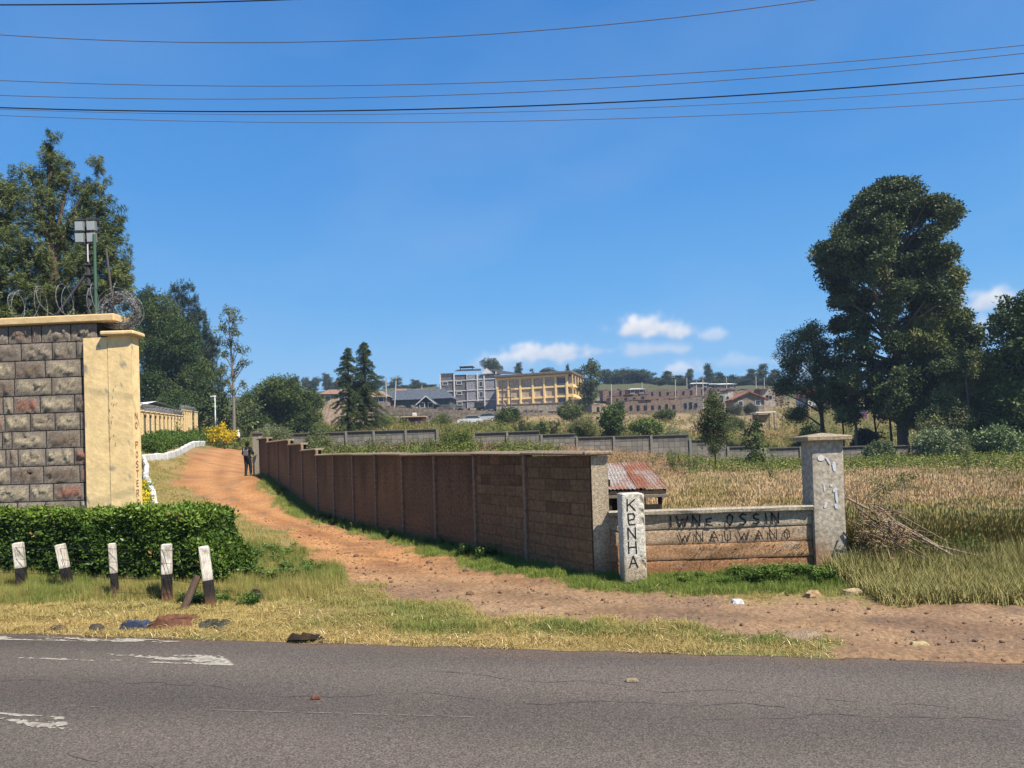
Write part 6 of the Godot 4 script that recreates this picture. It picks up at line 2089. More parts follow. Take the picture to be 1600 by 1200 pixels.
func build_blocks() -> void:
	# grey apartment block
	var o := thing("apartment_block", "grey four-storey block with white frames and dark pitched roofs under construction", "building", Vector3(-20.3, 14.6, -207.0), -0.13)
	var white := lin(0.56, 0.53, 0.51)
	part_box(o, "wall", lin(0.17, 0.165, 0.18), Vector3(4.0, 5.3, -5.0), Vector3(8.0, 10.6, 10.0), "far")
	part_box(o, "wall", lin(0.33, 0.33, 0.36), Vector3(12.2, 5.2, -4.6), Vector3(8.4, 10.4, 10.0), "far")
	for x in [0.0, 4.1, 7.95, 11.0, 13.0, 16.5]:
		part_box(o, "column", white, Vector3(x, 5.4, 0.22 if x < 8.0 else 0.56), Vector3(0.3, 11.0, 0.3))
	for fl in [1, 2, 3]:
		part_box(o, "floor_band", white, Vector3(4.0, fl * 3.0 - 0.05, 0.12), Vector3(7.6, 0.2, 0.2))
		part_box(o, "floor_band", white, Vector3(12.2, fl * 3.0 - 0.05, 0.5), Vector3(8.2, 0.2, 0.2))
		for x in [1.1, 5.2]:
			window(o, Vector3(x + 0.3, fl * 3.0 - 0.85 + 0.1, 0.05), 1.5, 0.9, white)
	for fl in [1, 2]:
		window(o, Vector3(12.0, fl * 3.0 + 1.6, 0.45), 1.1, 1.5, white)
	part_box(o, "parapet", lin(0.10, 0.095, 0.10), Vector3(2.0, 10.7, -0.1), Vector3(3.9, 1.0, 0.3), "far")
	part_box(o, "water_tank", lin(0.02, 0.02, 0.022), Vector3(11.5, 1.4, 1.6), Vector3(2.6, 2.2, 1.6), "plain", 0.3)
	var r := Geo.new()
	r.col = lin(0.07, 0.07, 0.075)
	r.poly([Vector3(4.2, 11.6, 0.6), Vector3(12.2, 11.4, 0.6), Vector3(11.4, 12.6, -4), Vector3(4.2, 12.6, -4)], Vector3(0, 1, 1))
	r.poly([Vector3(12.0, 10.6, 0.9), Vector3(17.3, 10.2, 0.9), Vector3(23.5, 10.6, -5), Vector3(14.5, 12.4, -4)], Vector3(0, 1, 0.5))
	r.poly([Vector3(16.9, 10.3, 0.9), Vector3(23.5, 10.6, -5), Vector3(14.5, 12.4, -4)], Vector3(0, 1, 0.5))
	r.box(Vector3(7.4, 13.1, -3), Vector3(4.0, 0.2, 3.5))
	for x in [5.6, 9.2]:
		r.box(Vector3(x, 12.5, -2.0), Vector3(0.2, 1.2, 0.2))
	piece("roof", r, M.far, o)
	var gb := Geo.new()
	gb.col = lin(0.62, 0.58, 0.52)
	gb.poly([Vector3(12.3, 10.5, 0.93), Vector3(15.6, 10.5, 0.93), Vector3(13.9, 12.1, 0.93)], Vector3.BACK)
	piece("gable", gb, M.plain, o)
	part_box(o, "wall", lin(0.33, 0.3, 0.3), Vector3(19.2, 4.8, -8.6), Vector3(6.0, 9.6, 8.0), "far")
	# yellow framed block
	var y := thing("office_block", "brown three-storey block framed in yellow bands with a flat dark roof", "building", Vector3(-3.6, 14.0, -196.0), -0.29)
	var yel := lin(0.82, 0.60, 0.27)
	var L := 19.9
	part_box(y, "wall", lin(0.62, 0.48, 0.36), Vector3(L / 2, 4.2, -9.5), Vector3(L, 8.4, 19.0), "far")
	part_box(y, "roof", lin(0.20, 0.165, 0.135), Vector3(L / 2 + 0.4, 9.15, -9.3), Vector3(L + 2.2, 0.7, 21.0), "far", 0.1)
	part_box(y, "roof_band", yel, Vector3(L / 2, 8.5, 0.16), Vector3(L + 0.4, 0.55, 0.3))
	for x in [0.15, 3.3, 6.7, 10.2, 13.4, 16.6, 19.6]:
		part_box(y, "column", yel, Vector3(x, 4.0, 0.2), Vector3(0.5, 8.4, 0.4))
	for fl in [0, 1, 2]:
		part_box(y, "floor_band", yel, Vector3(L / 2, fl * 2.72 + 0.1 if fl else 0.0, 0.13), Vector3(L - 0.3, 0.5, 0.26))
	for x in [18.1]:
		for fl in [0, 1, 2]:
			window(y, Vector3(x, fl * 2.72 + 1.6, 0.03), 1.9, 1.3, lin(0.2, 0.12, 0.08))
	for fl in [0, 1, 2]:
		for s in [2.2, 6.0, 9.8, 13.4, 17.0]:
			part_box(y, "opening", lin(0.05, 0.04, 0.035), Vector3(L + 0.03, fl * 2.72 + 1.75, -s), Vector3(0.1, 1.7, 2.4), "glass")
		part_box(y, "balcony", yel, Vector3(L + 0.7, fl * 2.72 + 0.25, -9.5), Vector3(1.4, 0.75, 19.2))
	for s in [0.2, 4.2, 8.0, 11.6, 15.2, 18.9]:
		part_box(y, "balcony_post", lin(0.55, 0.42, 0.22), Vector3(L + 1.25, 4.2, -s), Vector3(0.35, 8.6, 0.35))
	# construction shelf walls in front of both
	var w := thing("retaining_wall", "long grey-brown stone retaining wall below the two blocks", "wall", Vector3(8, 6.6, -150))
	var wg := Geo.new()
	for k in 30:
		var x0 := -36.0 + k * 1.98
		for r2 in 7:
			wg.col = mixc(lin(0.20, 0.165, 0.13), lin(0.28, 0.235, 0.19), rng.randf())
			var top := 3.9 - 0.06 * x0
			var hh := top / 7.0
			wg.box(Vector3(x0 + (0.6 if r2 % 2 else 0.0), r2 * hh + hh / 2 - 0.2, 0.0 - x0 * 0.1), Vector3(1.94, hh - 0.05, 0.5 + rf(0, 0.05)))
	piece("stonework", wg, M.far, w)
	var wc := Geo.new()
	for k in 90:
		wc.col = mixc(lin(0.14, 0.10, 0.08), lin(0.42, 0.36, 0.3), rng.randf() * rng.randf())
		var x0 := rf(-36, 22)
		wc.box(Vector3(x0, 3.8 - 0.06 * x0 + rf(-0.2, 0.4), -1.2 - x0 * 0.1 - rf(0, 2.0)), Vector3(rf(0.4, 2.2), rf(0.2, 0.6), rf(0.4, 1.2)), 0.0, Basis(Vector3.UP, rf(0, 3)))
	piece("spoil_on_top", wc, M.far, w)
	w.get_child(1).set_meta("kind", "stuff")
	var w2 := thing("concrete_wall", "paler concrete wall strip in front of the yellow-framed block", "wall", Vector3(4.5, 11.2, -172))
	part_box(w2, "slab", lin(0.34, 0.29, 0.23), Vector3(0, 1.2, 0), Vector3(16, 2.6, 0.4), "far")
	part_box(w2, "coping", lin(0.2, 0.17, 0.14), Vector3(0, 2.6, 0), Vector3(16.3, 0.2, 0.7), "far")

# a house with a pitched roof; ridge along x, or a gable towards us
func house(label: String, at: Vector3, turn: float, w: float, d: float, wall_h: float, roof_h: float, wall: Color, roof: Color, gable: bool, group := "") -> void:
	var o := thing("house", label, "house", Vector3(at.x, minf(at.y, gy(at.x, at.z)) , at.z), turn, group)
	var lift := at.y - o.position.y
	part_box(o, "wall", wall, Vector3(0, (wall_h + lift) / 2 - 0.5, 0), Vector3(w, wall_h + lift + 1.0, d), "far")
	var g := Geo.new()
	g.col = roof
	var e := 0.6
	var y0 := wall_h + lift - 0.1
	var y1 := y0 + roof_h
	if gable:
		for s in [-1.0, 1.0]:
			g.poly([Vector3(s * (w / 2 + e), y0, d / 2 + e), Vector3(0, y1, d / 2 + e), Vector3(0, y1, -d / 2 - e), Vector3(s * (w / 2 + e), y0, -d / 2 - e)], Vector3(s, 1, 0))
			g.poly([Vector3(s * (w / 2 + e), y0 - 0.2, d / 2 + e), Vector3(0, y1 - 0.2, d / 2 + e), Vector3(0, y1 - 0.2, -d / 2 - e), Vector3(s * (w / 2 + e), y0 - 0.2, -d / 2 - e)], Vector3(-s, -1, 0))
		g.col = wall * 0.8
		g.poly([Vector3(-w / 2, y0, d / 2 + 0.02), Vector3(w / 2, y0, d / 2 + 0.02), Vector3(0, y1 - 0.3, d / 2 + 0.02)], Vector3.BACK)
		g.col = lin(0.75, 0.75, 0.75) if roof.b > roof.r else roof * 0.7
		for s in [-1.0, 1.0]:
			g.poly([Vector3(s * (w / 2 + e), y0 - 0.22, d / 2 + e + 0.03), Vector3(0, y1 - 0.22, d / 2 + e + 0.03), Vector3(0, y1 + 0.04, d / 2 + e + 0.03), Vector3(s * (w / 2 + e), y0 + 0.04, d / 2 + e + 0.03)], Vector3.BACK)
	else:
		for s in [-1.0, 1.0]:
			g.poly([Vector3(-w / 2 - e, y0, s * (d / 2 + e)), Vector3(w / 2 + e, y0, s * (d / 2 + e)), Vector3(w / 2 - d * 0.25, y1, 0), Vector3(-w / 2 + d * 0.25, y1, 0)], Vector3(0, 1, s))
			g.poly([Vector3(s * (w / 2 + e), y0, d / 2 + e), Vector3(s * (w / 2 + e), y0, -d / 2 - e), Vector3(s * (w / 2 - d * 0.25), y1, 0)], Vector3(s, 1, 0))
	piece("roof", g, M.far, o)
	for x in [-0.28, 0.28]:
		window(o, Vector3(x * w, wall_h * 0.55 + lift, d / 2), 1.1, 1.1, lin(0.6, 0.58, 0.55), 0.05, 0.1)

# one-storey unplastered row housing: a walled box with small dark openings and a rough roof
func row_house(label: String, p: Vector3, w: float, h: float, d: float, wall: Color, holes: int, turn := 0.0) -> void:
	var o := thing("row_house", label, "house", Vector3(p.x, p.y - 1.5, p.z), turn, "brown row houses on the slope")
	var n := int(w / 3.0) + 1
	for k in n:
		var c := mixc(wall * 0.85, wall * 1.12, rng.randf())
		var hh := h + rf(-0.15, 0.25)
		part_box(o, "wall_bay", c, Vector3(-w / 2 + (k + 0.5) * w / n, (hh + 1.5) / 2, -d / 2 + rf(-0.05, 0.05)), Vector3(w / n - 0.03, hh + 1.5, d), "far")
	for k in holes:
		var x := lerpf(-w / 2 + 0.8, w / 2 - 0.8, (k + 0.5) / holes)
		part_box(o, "window", lin(0.03, 0.025, 0.025), Vector3(x, 1.5 + h * 0.55, 0.08), Vector3(0.6, rf(0.8, 1.6), 0.1), "glass")
	for k in int(w * 1.2):
		part_box(o, "roof_sheet", mixc(lin(0.14, 0.085, 0.065), lin(0.34, 0.25, 0.2), rng.randf() * rng.randf()), Vector3(rf(-w / 2, w / 2), 1.5 + h + rf(0.15, 0.5), -rf(0.3, d)), Vector3(rf(0.8, 3.2), rf(0.1, 0.3), rf(0.8, 3)), "far")

func build_village() -> void:
	house("long house with a blue-grey roof and dark gable left of the grey block", Vector3(-22.79, 13.75, -165.00), -0.1, 19.0, 8.0, 1.2, 2.6, lin(0.11, 0.13, 0.14), lin(0.105, 0.125, 0.155), false)
	house("dark-gabled end house beside the blue-grey roof", Vector3(-18.36, 13.00, -160.00), -0.1, 3.4, 6.0, 0.5, 1.9, lin(0.06, 0.085, 0.085), lin(0.10, 0.12, 0.15), true)
	house("house with a bright orange roof against the grey block", Vector3(-18.49, 14.27, -175.00), 0.1, 5.5, 6.0, 1.2, 2.0, lin(0.5, 0.4, 0.33), lin(0.62, 0.22, 0.10), false)
	house("long red-roofed house behind the orange roof", Vector3(-25.18, 19.04, -215.00), 0.0, 11.5, 7.0, 1.2, 2.0, lin(0.4, 0.25, 0.2), lin(0.40, 0.15, 0.115), false)
	house("small pinkish-roofed house behind the blue-grey roof", Vector3(-33.13, 19.29, -215.00), 0.0, 6.0, 6.0, 1.2, 2.0, lin(0.4, 0.28, 0.22), lin(0.45, 0.19, 0.15), false)
	house("tan house glimpsed right of the two conifers", Vector3(-30.31, 13.95, -160.00), 0.0, 6.0, 6.0, 1.5, 1.6, lin(0.36, 0.27, 0.2), lin(0.33, 0.24, 0.18), false)
	house("tan-walled house left of the two conifers", Vector3(-37.07, 13.36, -150.00), 0.2, 5.0, 5.0, 2.2, 1.2, lin(0.42, 0.31, 0.23), lin(0.34, 0.2, 0.15), false)
	house("small house with a rusty orange roof behind clipped bushes", Vector3(54.35, 10.43, -165.00), 0.0, 7.0, 6.0, 2.3, 1.8, lin(0.33, 0.26, 0.2), lin(0.42, 0.19, 0.10), true)
	house("pink-walled shack seen under the olive tree", Vector3(68.02, 7.49, -140.00), -0.5, 4.0, 5.0, 1.6, 0.5, lin(0.42, 0.22, 0.26), lin(0.55, 0.5, 0.42), false)
	house("red-roofed white house hidden behind the olive tree", Vector3(77.85, 12.54, -180.00), 0.1, 8.5, 6.0, 1.4, 2.4, lin(0.62, 0.6, 0.58), lin(0.36, 0.12, 0.11), false)
	row_house("long brown row house with slit windows, nearest the yellow block", Vector3(32.89, 9.62, -165.00), 13.5, 3.6, 8, lin(0.235, 0.165, 0.125), 7, 0.1)
	row_house("pale end bay of the brown row, right of its dark post", Vector3(42.07, 9.68, -166.00), 5.2, 3.9, 7, lin(0.36, 0.30, 0.24), 3, -0.25)
	row_house("low brown row behind the nearest row house", Vector3(31.15, 13.70, -185.00), 10.5, 2.2, 8, lin(0.23, 0.155, 0.12), 4)
	row_house("upper dark-roofed row just below the ridge trees, left", Vector3(34.93, 18.31, -215.00), 14.0, 1.6, 8, lin(0.24, 0.165, 0.13), 4)
	row_house("upper brown row below the ridge trees, centre", Vector3(49.55, 17.70, -218.00), 16.0, 2.0, 8, lin(0.245, 0.17, 0.13), 6)
	row_house("upper brown row behind the field tree's crown", Vector3(61.92, 17.86, -220.00), 9.0, 2.2, 8, lin(0.25, 0.18, 0.14), 3)
	row_house("pale grey house left of the small rusty roof", Vector3(57.31, 12.87, -190.00), 4.6, 3.6, 6, lin(0.46, 0.42, 0.37), 2)
	row_house("brown block-built row right of the rusty roof", Vector3(67.07, 12.53, -195.00), 15.0, 4.6, 8, lin(0.29, 0.2, 0.15), 5)
	row_house("pale rendered end of the brown row beside the olive tree", Vector3(70.20, 12.31, -193.00), 3.4, 4.8, 6, lin(0.43, 0.37, 0.31), 2)
	row_house("yellowish low annex right of the yellow-framed block", Vector3(19.20, 12.80, -186.00), 5.0, 2.4, 6, lin(0.42, 0.33, 0.2), 3)
	row_house("broken tan shed right of the dark tree by the yellow block", Vector3(21.65, 10.53, -170.00), 5.0, 2.2, 6, lin(0.35, 0.27, 0.2), 2, 0.3)
	for r in [["pale tin roof among the upper brown rows", Vector3(35.03, 17.47, -200.00), 4.5, lin(0.55, 0.5, 0.45)], ["white tin roof at the ridge before the trees", Vector3(61.99, 21.60, -235.00), 6.0, lin(0.7, 0.72, 0.75)], ["white tin roof farther right at the ridge", Vector3(70.88, 21.11, -235.00), 5.5, lin(0.72, 0.73, 0.75)], ["blue-grey tin roof at the ridge, left of the white ones", Vector3(67.50, 21.49, -238.00), 5.5, lin(0.4, 0.44, 0.5)]]:
		house(r[0], r[1], 0.05, r[2], 5.0, 1.2, 0.6, lin(0.25, 0.2, 0.17), r[3], false, "")
	# open shelter on the slope
	var s := thing("shelter", "open shelter with a flat pale roof on bare posts on the slope", "shelter", ground_at(Vector3(38.28, 4.40, -108.00).x, -108.0))
	for p in [[-1.2, 1.0], [1.3, 1.0], [-1.2, -1.0], [1.3, -1.0]]:
		part_box(s, "post", lin(0.1, 0.075, 0.06), Vector3(p[0], 1.2, p[1]), Vector3(0.12, 3.0, 0.12))
	part_box(s, "roof", lin(0.72, 0.70, 0.66), Vector3(0, 2.75, 0), Vector3(3.0, 0.14, 2.6))
	part_box(s, "back_board", lin(0.2, 0.15, 0.11), Vector3(0, 1.9, -1.0), Vector3(2.4, 1.2, 0.08))
	# kiosk and parked cars beyond the back wall
	var k := thing("kiosk", "small open kiosk with a tin roof and red and white goods", "kiosk", ground_at(Vector3(-15.40, 6.15, -110.00).x, -110.0))
	part_box(k, "back_wall", lin(0.16, 0.08, 0.065), Vector3(0, 1.0, -0.9), Vector3(4.2, 2.0, 0.1))
	part_box(k, "roof", lin(0.5, 0.38, 0.28), Vector3(0, 2.05, 0), Vector3(4.5, 0.1, 2.2))
	part_box(k, "counter", lin(0.2, 0.12, 0.09), Vector3(-1.3, 0.5, 0.6), Vector3(1.5, 1.0, 0.5))
	for x in [-2.0, -0.6, 2.0]:
		part_box(k, "post", lin(0.15, 0.1, 0.08), Vector3(x, 1.0, 0.9), Vector3(0.1, 2.1, 0.1))
	for j in 9:
		part_box(k, "goods", [lin(0.5, 0.03, 0.05), lin(0.75, 0.72, 0.72), lin(0.55, 0.25, 0.3)][j % 3], Vector3(-0.4 + j * 0.27, rf(0.5, 1.1), 0.3), Vector3(0.24, rf(0.7, 1.3), 0.3))
	part_box(k, "bench", lin(0.62, 0.6, 0.62), Vector3(2.9, 0.6, 0.4), Vector3(1.6, 0.5, 0.6), "plain", 0.05)
	part_box(k, "roof_tank", lin(0.5, 0.46, 0.42), Vector3(0.4, 2.4, 0), Vector3(0.7, 0.55, 0.6), "plain", 0.1)
	var car := make_car("parked silver car with a dark glasshouse beyond the wall", Vector3(-6.94, 6.77, -118.00), 0.15, lin(0.45, 0.47, 0.5))
	var c2 = car.duplicate()
	c2.name = "parked_car"
	add_child(c2, true)
	c2.position = Vector3(-4.35, gy(-4.35, -122.0), -122.0)
	c2.rotation.y = -0.2
	tag(c2, "second parked silver car, just right of the first beyond the wall", "car", "cars parked beyond the back wall")
	# low rubble terrace and bare red earth on the slope
	var er := Geo.new()
	er.col = lin(0.36, 0.135, 0.075)
	var c: Vector3 = Vector3(37.40, 3.46, -100.00)
	var pts := PackedVector3Array()
	for y2 in 8:
		for x2 in 16:
			var px := c.x + lerpf(-3.2, 4.2, x2 / 15.0)
			var pz := c.z + lerpf(2.5, -5.5, y2 / 7.0)
			var ed := minf(minf(x2, 15 - x2) / 3.0, minf(y2, 7 - y2) / 2.0)
			pts.append(Vector3(px, gy(px, pz) + 0.3 * minf(1.0, ed) - 0.25 + 0.1 * nz.get_noise_2d(px * 60, pz * 60), pz))
	er.sheet(16, 8, pts, PackedColorArray(), Vector3.UP)
	tag(piece("bare_earth", er, M.track), "patch of freshly dug red earth on the slope below the shelter", "earth", "", "structure")

func make_car(label: String, at: Vector3, turn: float, paint: Color) -> Node3D:
	var o := thing("parked_car", label, "car", Vector3(at.x, gy(at.x, at.z), at.z), turn, "cars parked beyond the back wall")
	var prof := [Vector2(-2.1, 0.35), Vector2(-2.12, 0.75), Vector2(-1.75, 0.92), Vector2(-0.95, 1.0), Vector2(1.75, 1.0), Vector2(2.1, 0.85), Vector2(2.1, 0.4)]
	var cab := [Vector2(-0.95, 0.98), Vector2(-0.35, 1.48), Vector2(1.1, 1.5), Vector2(1.75, 0.98)]
	for pr in [[prof, "body", paint, 0.85, "plain"], [cab, "glasshouse", lin(1, 1, 1), 0.74, "glass"]]:
		var g := Geo.new()
		g.col = pr[2]
		var pts: Array = pr[0]
		for k in pts.size():
			var a: Vector2 = pts[k]
			var b: Vector2 = pts[(k + 1) % pts.size()]
			var nn := Vector3((a.x + b.x) / 2, (a.y + b.y) / 2 - 0.8, 0)
			g.poly([Vector3(a.x, a.y, pr[3]), Vector3(b.x, b.y, pr[3]), Vector3(b.x, b.y, -pr[3]), Vector3(a.x, a.y, -pr[3])], nn)
		for s in [-1.0, 1.0]:
			var q := []
			for p in pts:
				q.append(Vector3(p.x, p.y, s * pr[3]))
			g.poly(q, Vector3(0, 0, s))
		piece(pr[1], g, M[pr[4]], o)
	part_box(o, "roof", paint, Vector3(0.4, 1.52, 0), Vector3(1.5, 0.05, 1.45), "plain", 0.02)
	for x in [-1.35, 1.3]:
		for s in [-1.0, 1.0]:
			var g := Geo.new()
			g.col = lin(0.02, 0.02, 0.02)
			g.tube([Vector3(x, 0.32, s * 0.66), Vector3(x, 0.32, s * 0.86)], 0.32, 0.32, 14)
			var wheel := piece("wheel", g, M.plain, o)
			var h := Geo.new()
			h.col = lin(0.5, 0.5, 0.5)
			h.tube([Vector3(x, 0.32, s * 0.861), Vector3(x, 0.32, s * 0.875)], 0.18, 0.17, 10)
			piece("rim", h, M.plain, wheel)
	for s in [-1.0, 1.0]:
		part_box(o, "headlight", lin(0.8, 0.8, 0.78), Vector3(-2.11, 0.68, s * 0.6), Vector3(0.05, 0.14, 0.3))
	return o

func build_poles() -> void:
	var list := [[Vector3(-26.38, 13.43, -150.00), Vector3(-26.23, 18.57, -150.00), "pole"], [Vector3(-24.57, 12.96, -148.00), Vector3(-23.73, 18.82, -148.00), "leaning pole"], [Vector3(-25.03, 18.28, -200.00), Vector3(-24.93, 21.71, -200.00), "short pole"], [Vector3(-1.75, 8.80, -140.00), Vector3(-1.50, 17.01, -140.00), "dark pole"], [Vector3(0.01, 8.79, -141.00), Vector3(-0.11, 17.07, -141.00), "dark pole with stay"], [Vector3(24.03, 12.91, -170.00), Vector3(24.19, 17.82, -170.00), "pale pole"], [Vector3(38.89, 18.92, -210.00), Vector3(38.99, 21.77, -210.00), "short pale pole"], [Vector3(47.53, 17.12, -205.00), Vector3(47.70, 21.74, -205.00), "pale pole"], [Vector3(55.89, 20.48, -225.00), Vector3(56.02, 24.14, -225.00), "short pole"], [Vector3(44.32, 10.13, -170.00), Vector3(44.59, 17.79, -170.00), "tall pale pole"], [Vector3(51.36, 14.08, -190.00), Vector3(51.60, 20.94, -190.00), "tall pole with bar"], [Vector3(68.47, 20.09, -225.00), Vector3(68.60, 23.74, -225.00), "pale pole"], [Vector3(76.07, 19.40, -220.00), Vector3(76.21, 23.37, -220.00), "pale pole"], [Vector3(79.34, 19.08, -222.00), Vector3(79.49, 23.08, -222.00), "pale pole"]]
	var where := ["left of the pair beside the blue-grey roof", "leaning beside the blue-grey roof, right of its neighbour", "before the long red roof", "with crossarms before the yellow-framed block, left of two", "with crossarms before the yellow-framed block, right of two", "before the brown row right of the yellow block", "at the ridge above the pale tin roof", "above the brown row, left of the field tree", "at the ridge behind the brown rows", "tall before the pale end bay", "tall and just left of the field tree's top", "above the white tin roofs", "left of two above the rusty roof's right", "right of two above the rusty roof's right"]
	for k in list.size():
		var a: Vector3 = list[k][0]
		var b: Vector3 = list[k][1]
		var o := thing("utility_pole", ("dark" if k in [3, 4] else "pale") + " utility pole " + where[k], "utility pole", Vector3(a.x, minf(a.y, gy(a.x, a.z)), a.z), 0.0, "utility poles on the slope")
		var g := Geo.new()
		g.col = lin(0.1, 0.08, 0.07) if k in [3, 4] else lin(0.42, 0.38, 0.34)
		var top := b - o.position
		g.tube([Vector3.ZERO, top], 0.16, 0.11, 7)
		piece("shaft", g, M.plain, o)
		if k in [3, 4, 1, 9, 10]:
			for j in (3 if k in [3, 4] else 1):
				part_box(o, "crossarm", lin(0.1, 0.085, 0.075), top + Vector3(0, -0.6 - j * 1.7, 0.12), Vector3(1.9, 0.16, 0.14))
	var st := thing("pole_stay", "pale diagonal stay pole propping the dark pole before the yellow block", "pole", Vector3(0.03, 9.38, -140.00))
	var g := Geo.new()
	g.col = lin(0.35, 0.3, 0.25)
	g.tube([Vector3.ZERO, Vector3(-2.01, 13.31, -141.00) - st.position], 0.1, 0.08, 6)
	piece("shaft", g, M.plain, st)
	# overhead lines across the road, sagging from pole to pole out of frame
	var wires := [[Vector3(-6.86, 8.19, -9.00), Vector3(-2.94, 8.32, -9.30), 0.008, "thick black cable cutting the top left corner", 0.02], [Vector3(-8.01, 8.77, -10.50), Vector3(4.51, 8.25, -9.50), 0.006, "thin pinkish wire, uppermost of the long wires", 0.35], [Vector3(-9.17, 8.90, -12.00), Vector3(8.46, 8.17, -10.60), 0.006, "thin pale wire, second of the long overhead wires", 0.35], [Vector3(-9.41, 8.80, -12.30), Vector3(8.62, 8.16, -10.80), 0.006, "thin silver wire, third of the long overhead wires", 0.35], [Vector3(-9.80, 8.84, -12.80), Vector3(8.92, 8.05, -11.20), 0.011, "thick black cable crossing the whole sky", 0.32], [Vector3(-11.94, 10.25, -15.60), Vector3(11.15, 9.25, -14.00), 0.006, "faint thin wire just under the thick black cable", 0.36], [Vector3(-11.10, 9.56, -14.50), Vector3(10.34, 8.49, -13.00), 0.006, "lowest thin wire crossing the whole sky", 0.32]]
	for w in wires:
		var a: Vector3 = w[0]
		var b: Vector3 = w[1]
		var wg := Geo.new()
		wg.col = lin(0.015, 0.015, 0.018) if w[2] > 0.007 else lin(0.13, 0.11, 0.12)
		var pts := []
		for j in range(-12, 73):
			var t := j / 60.0
			pts.append(a.lerp(b, t) - Vector3(0, 4.0 * t * (1.0 - t) * w[4], 0))
		wg.tube(pts, w[2], w[2], 6)
		tag(piece("overhead_wire", wg, M.plain), w[3], "overhead wire", "overhead wires across the sky")

